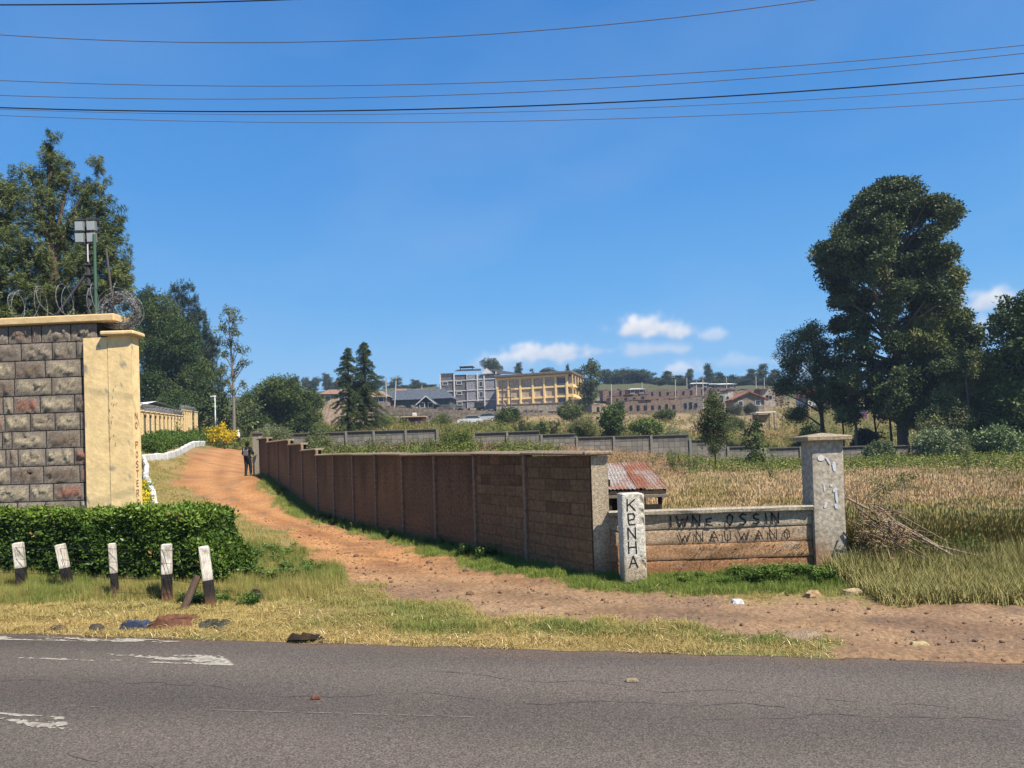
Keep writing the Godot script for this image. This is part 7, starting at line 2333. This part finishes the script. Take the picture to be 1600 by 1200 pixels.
func build_ridge() -> void:
	# three kinds of far tree, built once and then copied
	var kinds := []
	for k in 3:
		var o := thing("ridge_tree", "", "tree", Vector3.ZERO)
		var lobes := []
		if k == 0:      # round on a short trunk
			for j in 8:
				lobes.append([Vector3(rf(-2, 2), rf(4.0, 8.5), rf(-2, 2)), rf(1.5, 2.4), rf(1.3, 2.0)])
		elif k == 1:    # tall, domed
			for j in 9:
				var t := j / 8.0
				lobes.append([Vector3(rf(-1, 1) * (1.6 - t), 3.0 + t * 7.0, rf(-1, 1)), lerpf(2.0, 1.3, t), 1.5])
		else:           # broken, open
			for j in 9:
				lobes.append([Vector3(rf(-2.6, 2.6), rf(3.5, 9.0), rf(-2, 2)), rf(0.9, 1.6), rf(0.8, 1.3)])
		trunk(o, Vector3(0, 8.0, 0), 0.3, 0.08, lobes, lin(0.1, 0.08, 0.065), 0.8)
		crown(o, lobes, "broad", 1.0, 1.1, lin(0.035, 0.055, 0.022), lin(0.095, 0.12, 0.045), -0.15)
		kinds.append(o)
	# x, top, foot, breadth in the slope's own survey; kind; where it stands
	var rows := [
		["left end", [[Vector3(-99.57, 32.32, -330.00), Vector3(-99.36, 40.06, -330.00), 3.9], [Vector3(-95.09, 32.77, -330.00), Vector3(-94.87, 40.82, -330.00), 2.7], [Vector3(-90.33, 32.62, -330.00), Vector3(-90.11, 40.67, -330.00), 3.0], [Vector3(-85.29, 31.87, -330.00), Vector3(-85.04, 40.81, -330.00), 5.1], [Vector3(-79.64, 31.69, -330.00), Vector3(-79.41, 39.73, -330.00), 3.3], [Vector3(-57.60, 31.59, -330.00), Vector3(-57.34, 40.53, -330.00), 8.9], [Vector3(-63.25, 31.77, -330.00), Vector3(-63.11, 36.83, -330.00), 5.9], [Vector3(-54.05, 30.88, -330.00), Vector3(-53.91, 35.65, -330.00), 5.9], [Vector3(-67.14, 31.30, -330.00), Vector3(-66.95, 37.85, -330.00), 5.4], [Vector3(-103.46, 31.84, -330.00), Vector3(-103.28, 38.40, -330.00), 5.4], [Vector3(-46.93, 30.06, -330.00), Vector3(-46.77, 35.43, -330.00), 5.9], [Vector3(-36.51, 29.74, -330.00), Vector3(-36.37, 34.50, -330.00), 5.9], [Vector3(-82.61, 31.78, -330.00), Vector3(-82.45, 37.44, -330.00), 6.5], [Vector3(-93.03, 32.11, -330.00), Vector3(-92.86, 38.07, -330.00), 5.9], [Vector3(-72.79, 31.47, -330.00), Vector3(-72.61, 38.03, -330.00), 5.4], [Vector3(-43.95, 29.97, -330.00), Vector3(-43.75, 36.82, -330.00), 5.9], [Vector3(-40.38, 29.86, -330.00), Vector3(-40.20, 36.11, -330.00), 4.8], [Vector3(-33.54, 29.64, -330.00), Vector3(-33.37, 35.30, -330.00), 3.0], [Vector3(-49.90, 30.16, -330.00), Vector3(-49.78, 34.33, -330.00), 4.8], [Vector3(-75.17, 31.55, -330.00), Vector3(-75.02, 36.91, -330.00), 5.4], [Vector3(-69.22, 31.36, -330.00), Vector3(-69.05, 37.32, -330.00), 5.4]]],
		["above the blocks", [[Vector3(-7.62, 31.31, -300.00), Vector3(-7.25, 43.24, -300.00), 5.4], [Vector3(3.74, 30.95, -300.00), Vector3(4.01, 39.35, -300.00), 3.5], [Vector3(9.69, 30.77, -300.00), Vector3(9.91, 37.54, -300.00), 3.5], [Vector3(16.72, 30.55, -300.00), Vector3(16.97, 38.13, -300.00), 4.6], [Vector3(24.57, 30.30, -300.00), Vector3(24.81, 37.88, -300.00), 2.2], [Vector3(28.62, 30.17, -300.00), Vector3(28.86, 37.22, -300.00), 2.7]]],
		["right of the yellow block", [[Vector3(39.89, 27.11, -300.00), Vector3(40.22, 36.86, -300.00), 5.4], [Vector3(47.18, 26.33, -300.00), Vector3(47.53, 36.90, -300.00), 6.8], [Vector3(53.94, 26.12, -300.00), Vector3(54.29, 36.41, -300.00), 7.0], [Vector3(59.90, 26.48, -300.00), Vector3(60.17, 34.33, -300.00), 4.6], [Vector3(66.12, 26.28, -300.00), Vector3(66.39, 33.86, -300.00), 5.9], [Vector3(70.99, 26.13, -300.00), Vector3(71.20, 32.09, -300.00), 5.9], [Vector3(75.86, 25.97, -300.00), Vector3(76.15, 34.37, -300.00), 4.1], [Vector3(79.62, 25.31, -300.00), Vector3(79.85, 31.81, -300.00), 5.9], [Vector3(83.95, 25.18, -300.00), Vector3(84.34, 36.01, -300.00), 4.6], [Vector3(88.84, 25.57, -300.00), Vector3(89.09, 32.61, -300.00), 5.4], [Vector3(93.97, 25.40, -300.00), Vector3(94.19, 31.36, -300.00), 5.9], [Vector3(98.03, 25.28, -300.00), Vector3(98.27, 32.05, -300.00), 4.9], [Vector3(101.79, 24.62, -300.00), Vector3(102.12, 33.55, -300.00), 5.4], [Vector3(106.66, 24.46, -300.00), Vector3(107.06, 35.30, -300.00), 5.4], [Vector3(111.53, 24.31, -300.00), Vector3(111.85, 32.98, -300.00), 5.9], [Vector3(116.91, 23.60, -300.00), Vector3(117.16, 30.10, -300.00), 5.4], [Vector3(56.87, 24.95, -300.00), Vector3(57.13, 32.53, -300.00), 8.1], [Vector3(63.36, 24.74, -300.00), Vector3(63.62, 32.05, -300.00), 7.0], [Vector3(68.77, 24.57, -300.00), Vector3(69.05, 32.69, -300.00), 8.1], [Vector3(73.64, 24.42, -300.00), Vector3(73.88, 31.46, -300.00), 8.1], [Vector3(81.75, 24.16, -300.00), Vector3(82.02, 31.74, -300.00), 7.0], [Vector3(86.62, 24.01, -300.00), Vector3(86.90, 31.86, -300.00), 8.1], [Vector3(91.48, 23.86, -300.00), Vector3(91.74, 31.17, -300.00), 7.0], [Vector3(96.08, 23.71, -300.00), Vector3(96.36, 31.56, -300.00), 8.1], [Vector3(104.19, 23.46, -300.00), Vector3(104.47, 31.04, -300.00), 7.0], [Vector3(109.60, 23.29, -300.00), Vector3(109.88, 31.14, -300.00), 8.1], [Vector3(50.66, 25.14, -300.00), Vector3(50.91, 32.72, -300.00), 7.0], [Vector3(43.35, 25.37, -300.00), Vector3(43.61, 32.95, -300.00), 6.5]]],
	]
	var forms := ["rounded", "domed tall", "ragged open"]
	var ordinal := ["first", "second", "third", "fourth", "fifth", "sixth", "seventh", "eighth", "ninth", "tenth", "eleventh", "twelfth", "thirteenth", "fourteenth", "fifteenth", "sixteenth", "seventeenth", "eighteenth", "nineteenth", "twentieth", "twenty-first", "twenty-second", "twenty-third", "twenty-fourth", "twenty-fifth", "twenty-sixth", "twenty-seventh", "twenty-eighth", "twenty-ninth", "thirtieth"]
	for r in rows:
		var list: Array = r[1]
		list.sort_custom(func(a, b): return a[0].x < b[0].x)
		for j in list.size():
			var t: Array = list[j]
			var k: int = [0, 1, 2, 0, 1, 1, 0][(j * 5 + list.size()) % 7]
			var o = kinds[k].duplicate()
			o.name = "ridge_tree"
			add_child(o, true)
			var foot: Vector3 = t[0]
			foot.y = minf(foot.y, gy(foot.x, foot.z))
			var high: float = t[1].y - foot.y
			o.position = foot
			o.rotation.y = rf(0, TAU)
			o.scale = Vector3(t[2] / 4.4, high / 10.2, t[2] / 4.4)
			var place: String = {"left end": "from the left on the ridge left of the grey block", "above the blocks": "from the left showing above the grey and yellow blocks", "right of the yellow block": "from the yellow block along the right-hand ridge"}[r[0]]
			tag(o, forms[k] + " dark tree, " + ordinal[j] + " " + place, "tree", "trees along the ridge")
	for k in kinds:
		remove_child(k)
		k.free()
	# nearer dark trees by the yellow block
	lobed_tree("dark_tree", "tall dark eucalyptus standing at the yellow block's right end", "tree", Vector2(19.10, -172.00), [[Vector3(19.98, 22.81, -172.00), 1.39, 1.24], [Vector3(18.84, 21.29, -172.00), 1.55, 1.39], [Vector3(21.00, 20.91, -172.00), 1.39, 1.55], [Vector3(19.07, 18.95, -172.00), 1.39, 1.24], [Vector3(20.29, 18.14, -172.00), 1.55, 1.39], [Vector3(18.06, 16.34, -172.00), 1.39, 1.24], [Vector3(19.90, 15.82, -172.00), 1.70, 1.39], [Vector3(18.59, 13.84, -172.00), 1.55, 1.24], [Vector3(17.16, 17.46, -172.00), 1.08, 1.08]], "broad", 1.0, 1.2, lin(0.035, 0.055, 0.02), lin(0.1, 0.13, 0.045), 0.35, lin(0.1, 0.08, 0.06))
	lobed_tree("dark_tree", "small dark tree before the yellow block's corner steps", "tree", Vector2(13.64, -168.00), [[Vector3(13.75, 13.10, -168.00), 1.06, 0.91], [Vector3(13.11, 11.91, -168.00), 1.06, 1.06], [Vector3(14.46, 11.56, -168.00), 1.06, 1.06], [Vector3(13.66, 10.37, -168.00), 1.21, 0.91]], "broad", 0.9, 1.2, lin(0.035, 0.06, 0.02), lin(0.1, 0.13, 0.04), 0.2, lin(0.1, 0.08, 0.06))
	lobed_tree("dark_tree", "green bushy tree beside the brown row's left end", "tree", Vector2(17.96, -120.00), [[Vector3(17.72, 9.75, -120.00), 0.97, 0.86], [Vector3(18.55, 8.86, -120.00), 1.08, 0.86], [Vector3(17.02, 8.37, -120.00), 0.97, 0.86], [Vector3(18.08, 7.79, -120.00), 1.30, 0.86]], "broad", 0.8, 1.2, lin(0.05, 0.08, 0.02), lin(0.13, 0.17, 0.045), 0.2, lin(0.1, 0.08, 0.06))
	for c in [["left", Vector2(50.66, -160.00)], ["right", Vector2(53.83, -160.00)]]:
		bush("clipped dark bush at the " + c[0] + " of the small rusty-roofed house", c[1], 3.2, 2.8, "fine", 0.6, lin(0.05, 0.06, 0.03), lin(0.11, 0.12, 0.06), "clipped bushes by the rusty-roofed house")
	# scrub on the slopes
	var sc := Batch.new()
	for k in 14000:
		var d := 63.0 + 240.0 * pow(rng.randf(), 1.3)
		var x := rf(-0.5, 0.82) * d
		var z := -d
		var f := nz.get_noise_2d(x * 7, z * 7)
		var left := x < 0.02 * d
		if rng.randf() > smoothstep(-0.25, 0.35, f) * (0.7 if d < 110 else 0.35):
			continue
		if d > 140 and x > -0.16 * d and x < 0.36 * d:
			if rng.randf() < 0.8:
				continue
		if d < 150 and d > 100 and x > -14 and x < 8:
			continue
		var s := rf(0.5, 1.3)
		sc.put(Basis(Vector3.UP, rf(0, TAU)).scaled(Vector3(s * 1.4, s, s * 1.4)), Vector3(x, gy(x, z) - 0.05, z), mixc(lin(0.09, 0.13, 0.03), lin(0.32, 0.30, 0.1), rng.randf() * 0.8 + f))
	var th := Batch.new()
	for k in 26000:
		var d := 61.5 + 150.0 * pow(rng.randf(), 1.8)
		var x := rf(-0.5, 0.82) * d
		var f := nz.get_noise_2d(x * 11 + 33, -d * 11)
		var b := nz.get_noise_2d(x * 38, -d * 38)
		if f * 0.6 + b < 0.26 or (d > 100.0 and x > -14.0 and x < 8.0):
			continue
		if d > 125.0 and x > -0.16 * d and x < 0.36 * d:
			continue
		var s := rf(0.3, 0.6)
		var hump := (f * 0.6 + b - 0.26) * 2.6
		th.put(Basis(rdir(), rf(0, TAU)).scaled(Vector3(s, s, s)), Vector3(x, gy(x, -d) + rf(0.0, 1.0) * minf(hump, 1.5), -d), mixc(lin(0.06, 0.095, 0.022), lin(0.2, 0.22, 0.06), rng.randf() * 0.7 + f))
	tag(many("thicket", LEAFM.fine, M.leaf, th), "low green thickets scattered over the slope beyond the back wall", "thicket", "", "stuff")
	tag(many("scrub", LEAFM.weed, M.leaf, sc), "green and ochre scrub scattered over the far slopes", "scrub", "", "stuff")
	var gr := Batch.new()
	for k in 26000:
		var d := 61.0 + 120.0 * pow(rng.randf(), 1.5)
		var x := rf(-0.35, 0.82) * d
		if d > 100.0 and x > -0.18 * d and x < 0.38 * d and rng.randf() < 0.8:
			continue
		var s := 1.0 + d * 0.02
		gr.put(Basis(Vector3.UP, rf(0, TAU)).scaled(Vector3(s, rf(0.35, 0.8), s)), Vector3(x, gy(x, -d) - 0.03, -d), mixc(lin(0.13, 0.165, 0.04), lin(0.42, 0.32, 0.15), rng.randf() * 0.5 + 0.35 + 0.9 * nz.get_noise_2d(x * 7, -d * 7)))
	tag(many("slope_grass", LEAFM.tall, M.blade, gr), "rough grass over the slopes beyond the back wall", "grass", "", "stuff")

# ------------------------------------------------------------------ people: tapered bones joined by a smooth minimum, meshed as surface nets
func blend_bones(g: Geo, bones: Array, cell: float, k: float, col: Color) -> void:
	var lo := Vector3(99, 99, 99)
	var hi := -lo
	for b in bones:
		var r: float = maxf(b[2], b[3]) + cell * 3.0
		for e in [b[0], b[1]]:
			lo = lo.min(e - Vector3(r, r, r))
			hi = hi.max(e + Vector3(r, r, r))
	var nx := int((hi.x - lo.x) / cell) + 2
	var ny := int((hi.y - lo.y) / cell) + 2
	var nk := int((hi.z - lo.z) / cell) + 2
	var f := PackedFloat32Array()
	f.resize(nx * ny * nk)
	f.fill(9.0)
	for b in bones:
		var A: Vector3 = b[0]
		var B: Vector3 = b[1]
		var ab := B - A
		var l2 := maxf(ab.length_squared(), 1e-9)
		var r: float = maxf(b[2], b[3]) + k + cell * 2.0
		var m0 := ((A.min(B) - Vector3(r, r, r)) - lo) / cell
		var m1 := ((A.max(B) + Vector3(r, r, r)) - lo) / cell
		for z in range(maxi(0, int(m0.z)), mini(nk, int(m1.z) + 2)):
			for y in range(maxi(0, int(m0.y)), mini(ny, int(m1.y) + 2)):
				for x in range(maxi(0, int(m0.x)), mini(nx, int(m1.x) + 2)):
					var p := lo + Vector3(x, y, z) * cell
					var t := clampf((p - A).dot(ab) / l2, 0.0, 1.0)
					var d := p.distance_to(A + ab * t) - lerpf(b[2], b[3], t)
					var q := (z * ny + y) * nx + x
					var o := f[q]
					var h := clampf(0.5 + 0.5 * (o - d) / k, 0.0, 1.0)
					f[q] = lerpf(o, d, h) - k * h * (1.0 - h)
	var id := PackedInt32Array()
	id.resize(f.size())
	id.fill(-1)
	var corner := [0, 1, nx, nx + 1, nx * ny, nx * ny + 1, nx * ny + nx, nx * ny + nx + 1]
	var pairs := [[0, 1], [2, 3], [4, 5], [6, 7], [0, 2], [1, 3], [4, 6], [5, 7], [0, 4], [1, 5], [2, 6], [3, 7]]
	for z in nk - 1:
		for y in ny - 1:
			for x in nx - 1:
				var q := (z * ny + y) * nx + x
				if f[q] > 3.0:
					continue
				var s := Vector3.ZERO
				var c := 0
				for e in pairs:
					var a: float = f[q + corner[e[0]]]
					var b: float = f[q + corner[e[1]]]
					if (a < 0.0) != (b < 0.0):
						var t: float = a / (a - b)
						var pa := Vector3(e[0] & 1, (e[0] >> 1) & 1, e[0] >> 2)
						var pb := Vector3(e[1] & 1, (e[1] >> 1) & 1, e[1] >> 2)
						s += pa.lerp(pb, t)
						c += 1
				if c:
					id[q] = g.v.size()
					g.v.append(lo + (Vector3(x, y, z) + s / c) * cell)
					var gr := Vector3(f[q + 1] - f[q], f[q + nx] - f[q], f[q + nx * ny] - f[q])
					gr += Vector3(f[q + corner[7]] - f[q + corner[6]], f[q + corner[7]] - f[q + corner[5]], f[q + corner[7]] - f[q + corner[3]])
					g.n.append(gr.normalized())
					g.c.append(col)
	var strides := [1, nx, nx * ny]
	for z in range(1, nk - 1):
		for y in range(1, ny - 1):
			for x in range(1, nx - 1):
				var q := (z * ny + y) * nx + x
				for ax in 3:
					var q2: int = q + strides[ax]
					if (f[q] < 0.0) == (f[q2] < 0.0):
						continue
					var u: int = strides[(ax + 1) % 3]
					var w: int = strides[(ax + 2) % 3]
					var c := [id[q], id[q - u], id[q - u - w], id[q - w]]
					if c.min() < 0:
						continue
					if f[q] > 0.0:
						c.reverse()
					g.i.append_array(PackedInt32Array([c[0], c[2], c[1], c[0], c[3], c[2]]))

func hand_bones(wrist: Vector3, dir: Vector3, palm: Vector3, thumb_side: Vector3) -> Array:
	var b := []
	var mid := wrist + dir * 0.085
	for s in [-0.026, -0.009, 0.009, 0.026]:
		b.append([wrist + thumb_side * s * 0.6, mid + thumb_side * s, 0.017, 0.014])
	var lens := [0.058, 0.072, 0.078, 0.066]
	for k in 4:
		var s: float = [-0.029, -0.01, 0.01, 0.029][k]
		var r := mid + thumb_side * s
		var d1 := (dir + palm * 0.25 + thumb_side * s * 4.0).normalized()
		var d2 := (dir + palm * 0.95).normalized()
		var l: float = lens[k]
		b.append([r, r + d1 * l * 0.55, 0.0095, 0.009])
		b.append([r + d1 * l * 0.55, r + d1 * l * 0.55 + d2 * l * 0.5, 0.009, 0.0075])
	var t0 := wrist + dir * 0.025 + thumb_side * 0.03
	var t1 := t0 + (dir * 0.7 + thumb_side * 0.75 + palm * 0.2).normalized() * 0.042
	b.append([t0, t1, 0.012, 0.0105])
	b.append([t1, t1 + (dir * 0.9 + thumb_side * 0.2 + palm * 0.3).normalized() * 0.03, 0.0105, 0.0085])
	return b

func grow(bones: Array, by: float) -> Array:
	var o := []
	for b in bones:
		o.append([b[0], b[1], b[2] + by, b[3] + by])
	return o

func person(label: String, at: Vector3, turn: float, elbows: Array, wrists: Array, feet: Array, top_c: Color, leg_c: Color, cap: Color, skin: Color) -> Node3D:
	# built facing -z
	var o := thing("person", label, "person", at, turn)
	var torso := [[Vector3(0, 0.96, 0), Vector3(0, 1.16, 0.01), 0.125, 0.125], [Vector3(0, 1.16, 0.01), Vector3(0, 1.36, 0.02), 0.13, 0.125], [Vector3(-0.075, 1.33, 0.02), Vector3(0.075, 1.33, 0.02), 0.115, 0.115], [Vector3(-0.165, 1.41, 0.02), Vector3(0.165, 1.41, 0.02), 0.058, 0.058], [Vector3(-0.07, 0.95, 0), Vector3(0.07, 0.95, 0), 0.11, 0.11]]
	var arms := []
	var legs := []
	for s in 2:
		var sg := -1.0 if s == 0 else 1.0
		arms.append([Vector3(sg * 0.18, 1.4, 0.02), elbows[s], 0.052, 0.042])
		arms.append([elbows[s], wrists[s], 0.042, 0.028])
		var ank: Vector3 = feet[s]
		var knee := Vector3(sg * 0.095, 0.5, -0.04).lerp(Vector3(ank.x, 0.5, ank.z - 0.05), 0.5)
		legs.append([Vector3(sg * 0.09, 0.92, 0), knee, 0.088, 0.06])
		legs.append([knee, ank, 0.058, 0.04])
	var neck := [[Vector3(0, 1.42, 0.01), Vector3(0, 1.52, -0.01), 0.055, 0.05]]
	var head := [[Vector3(0, 1.60, -0.01), Vector3(0, 1.64, 0.005), 0.082, 0.092], [Vector3(0, 1.55, -0.045), Vector3(0, 1.6, -0.04), 0.05, 0.065], [Vector3(0, 1.595, -0.1), Vector3(0, 1.575, -0.118), 0.01, 0.015], [Vector3(-0.088, 1.59, 0), Vector3(-0.09, 1.615, 0.005), 0.014, 0.017], [Vector3(0.088, 1.59, 0), Vector3(0.09, 1.615, 0.005), 0.014, 0.017], [Vector3(-0.022, 1.545, -0.088), Vector3(0.022, 1.545, -0.088), 0.009, 0.009]]
	var shoes := []
	for s in 2:
		var a: Vector3 = feet[s]
		shoes.append([a + Vector3(0, -0.03, 0.03), a + Vector3(0, -0.04, -0.13), 0.045, 0.038])
	var body := Geo.new()
	blend_bones(body, torso + arms + legs + neck + shoes + [[Vector3(0, 1.60, -0.01), Vector3(0, 1.64, 0.005), 0.07, 0.08]], 0.022, 0.035, skin)
	blend_bones(body, head + neck, 0.009, 0.02, skin)
	for s in 2:
		var d: Vector3 = (wrists[s] - elbows[s]).normalized()
		var inward := Vector3(1.0 if s == 0 else -1.0, 0, -0.2)
		var palm := (inward - d * inward.dot(d)).normalized()
		var thumb := palm.cross(d) * (1.0 if s == 0 else -1.0)
		blend_bones(body, hand_bones(wrists[s], d, palm, thumb), 0.0055, 0.008, skin)
	piece("body", body, M.cloth, o)
	var jacket := Geo.new()
	blend_bones(jacket, grow(torso, 0.022) + grow([arms[0], arms[2]], 0.02) + grow([[arms[1][0], arms[1][0].lerp(arms[1][1], 0.85), arms[1][2], 0.032], [arms[3][0], arms[3][0].lerp(arms[3][1], 0.85), arms[3][2], 0.032]], 0.018), 0.02, 0.04, top_c)
	piece("jacket", jacket, M.cloth, o)
	var tr := Geo.new()
	blend_bones(tr, grow([torso[4]], 0.012) + grow(legs, 0.02), 0.02, 0.03, leg_c)
	piece("trousers", tr, M.cloth, o)
	for s in 2:
		var sh := Geo.new()
		blend_bones(sh, grow([shoes[s]], 0.012), 0.014, 0.02, lin(0.02, 0.018, 0.016))
		piece("shoe", sh, M.cloth, o)
	var hair := Geo.new()
	blend_bones(hair, [[Vector3(0, 1.645, 0.012), Vector3(0, 1.655, 0.02), 0.1, 0.1], [Vector3(0, 1.58, 0.045), Vector3(0, 1.62, 0.04), 0.065, 0.08]], 0.014, 0.03, cap)
	piece("cap" if cap.r > 0.3 else "hair", hair, M.cloth, o)
	for s in [-1.0, 1.0]:
		var e := Geo.new()
		e.col = lin(0.6, 0.58, 0.55)
		rock_shape(e, Vector3(s * 0.032, 1.605, -0.093), Vector3(0.013, 0.008, 0.008), 1.0)
		piece("eye", e, M.plain, o)
	return o

func build_people() -> void:
	var a := person("person in dark jacket and trousers, seen from behind, elbow out beside the wall's far end", ground_at(-13.42, -36.0), -0.25, [Vector3(-0.24, 1.16, 0.03), Vector3(0.33, 1.2, 0.05)], [Vector3(-0.2, 0.95, -0.16), Vector3(0.2, 1.12, -0.2)], [Vector3(-0.09, 0.09, 0.06), Vector3(0.1, 0.09, -0.1)], lin(0.022, 0.02, 0.024), lin(0.026, 0.028, 0.036), lin(0.012, 0.01, 0.01), lin(0.10, 0.052, 0.034))
	a.scale = Vector3(1.0, 1.02, 1.0)
	var bag := thing("shoulder_bag", "small grey bag slung on the back of the person in the dark jacket", "bag", a.position + Vector3(-0.02, 1.2, 0.22))
	var g := Geo.new()
	g.col = lin(0.16, 0.15, 0.16)
	g.box(Vector3.ZERO, Vector3(0.26, 0.32, 0.1), 0.04)
	piece("pouch", g, M.cloth, bag)
	for s in [-1.0, 1.0]:
		var st := Geo.new()
		st.col = lin(0.3, 0.28, 0.28)
		st.tube([Vector3(s * 0.1, 0.13, 0.0), Vector3(s * 0.12, 0.27, -0.14), Vector3(s * 0.12, 0.3, -0.2), Vector3(s * 0.12, 0.22, -0.3)], 0.02, 0.02, 6)
		piece("strap", st, M.cloth, bag)
	var f := Vector3(-26.95, gy(-26.95, -70.0), -70.0)
	person("person in white cap and navy clothes walking at the track's crest", f, 0.5, [Vector3(-0.27, 1.16, 0.02), Vector3(0.26, 1.14, 0.04)], [Vector3(-0.25, 0.92, -0.12), Vector3(0.22, 0.95, -0.14)], [Vector3(-0.1, 0.09, -0.12), Vector3(0.1, 0.09, 0.12)], lin(0.05, 0.055, 0.10), lin(0.022, 0.024, 0.05), lin(0.8, 0.8, 0.82), lin(0.09, 0.048, 0.032))
	var b := thing("white_bag", "white bag carried on the back of the capped person", "bag", f + Vector3(0.1, 1.25, 0.2), 0.5)
	var wg := Geo.new()
	blend_bones(wg, [[Vector3(0, -0.12, 0), Vector3(0.02, 0.13, 0), 0.15, 0.11]], 0.02, 0.03, lin(0.82, 0.82, 0.85))
	piece("pouch", wg, M.cloth, b)

# ------------------------------------------------------------------ sky
func build_sky() -> PanoramaSkyMaterial:
	var w := 2048
	var h := 1024
	var px := PackedFloat32Array()
	px.resize(w * h * 3)
	var stops := [[0.0, lin(0.36, 0.60, 0.85)], [5.0, lin(0.26, 0.52, 0.82)], [12.0, lin(0.13, 0.385, 0.76)], [20.0, lin(0.082, 0.295, 0.69)], [32.0, lin(0.048, 0.215, 0.58)], [60.0, lin(0.045, 0.16, 0.45)], [90.0, lin(0.038, 0.14, 0.41)]]
	# bearing, elevation, half width, half height (degrees), density
	var clouds := [[10.76, 9.32, 3.69, 1.32, 1.00], [13.22, 8.86, 2.64, 0.90, 0.90], [10.70, 7.73, 4.49, 1.01, 0.55], [3.73, 7.76, 5.04, 1.24, 0.85], [7.17, 7.71, 2.74, 0.82, 0.60], [15.97, 8.47, 1.91, 0.69, 0.50], [13.95, 5.94, 2.14, 0.65, 0.60], [34.17, 9.00, 2.54, 1.20, 0.90], [33.93, 7.30, 1.56, 0.94, 0.45], [17.70, 6.35, 5.62, 0.79, 0.30], [23.97, 4.76, 5.60, 1.23, 0.40], [-0.84, 7.05, 5.16, 0.93, 0.35]]
	for y in h:
		var el := 90.0 - (y + 0.5) * 180.0 / h
		var base := lin(0.21, 0.155, 0.10)
		if el > 0.0:
			for k in stops.size() - 1:
				if el >= stops[k][0]:
					base = mixc(stops[k][1], stops[k + 1][1], (el - stops[k][0]) / (stops[k + 1][0] - stops[k][0]))
		for x in w:
			var c := base
			if el > 0.0:
				var az := fmod((x + 0.5) * 360.0 / w + 180.0, 360.0) - 180.0
				var d := Vector3(sin(deg_to_rad(az)) * cos(deg_to_rad(el)), sin(deg_to_rad(el)), -cos(deg_to_rad(az)) * cos(deg_to_rad(el)))
				if el > 4.0:
					# thin high veil in streaks
					var v := nz.get_noise_3d(d.x * 130 + d.y * 60, d.y * 330 - d.x * 120, d.z * 130) * 0.6 + nz.get_noise_3d(d.x * 420, d.y * 900, d.z * 420) * 0.18 + 0.12
					c = mixc(c, lin(0.42, 0.53, 0.72), clampf(v, 0.0, 1.0) * 0.34 * smoothstep(60.0, 20.0, el))
				if el < 24.0:
					for q in clouds:
						var dx: float = (az - q[0]) / q[2]
						var dy: float = (el - q[1]) / q[3]
						if absf(dx) > 2.0 or absf(dy) > 2.2:
							continue
						if dy < 0.0:
							dy *= 1.5
						var n: float = nz.get_noise_3d(d.x * 1300, d.y * 1800, d.z * 1300) * 0.62 + nz.get_noise_3d(d.x * 3600, d.y * 4400, d.z * 3600) * 0.42 + nz.get_noise_3d(d.x * 9000, d.y * 9000, d.z * 9000) * 0.2
						var a: float = smoothstep(-0.05, 0.6, 0.92 - sqrt(dx * dx + dy * dy) + n * 0.95) * q[4]
						var lit := mixc(lin(0.56, 0.62, 0.74), lin(0.86, 0.86, 0.88), dy * 0.7 + 0.35 + n * 0.8)
						c = mixc(c, lit, a)
			var k := (y * w + x) * 3
			px[k] = c.r * 0.67
			px[k + 1] = c.g * 0.67
			px[k + 2] = c.b * 0.67
	var im := Image.create_from_data(w, h, false, Image.FORMAT_RGBF, px.to_byte_array())
	var m := PanoramaSkyMaterial.new()
	m.panorama = ImageTexture.create_from_image(im)
	return m
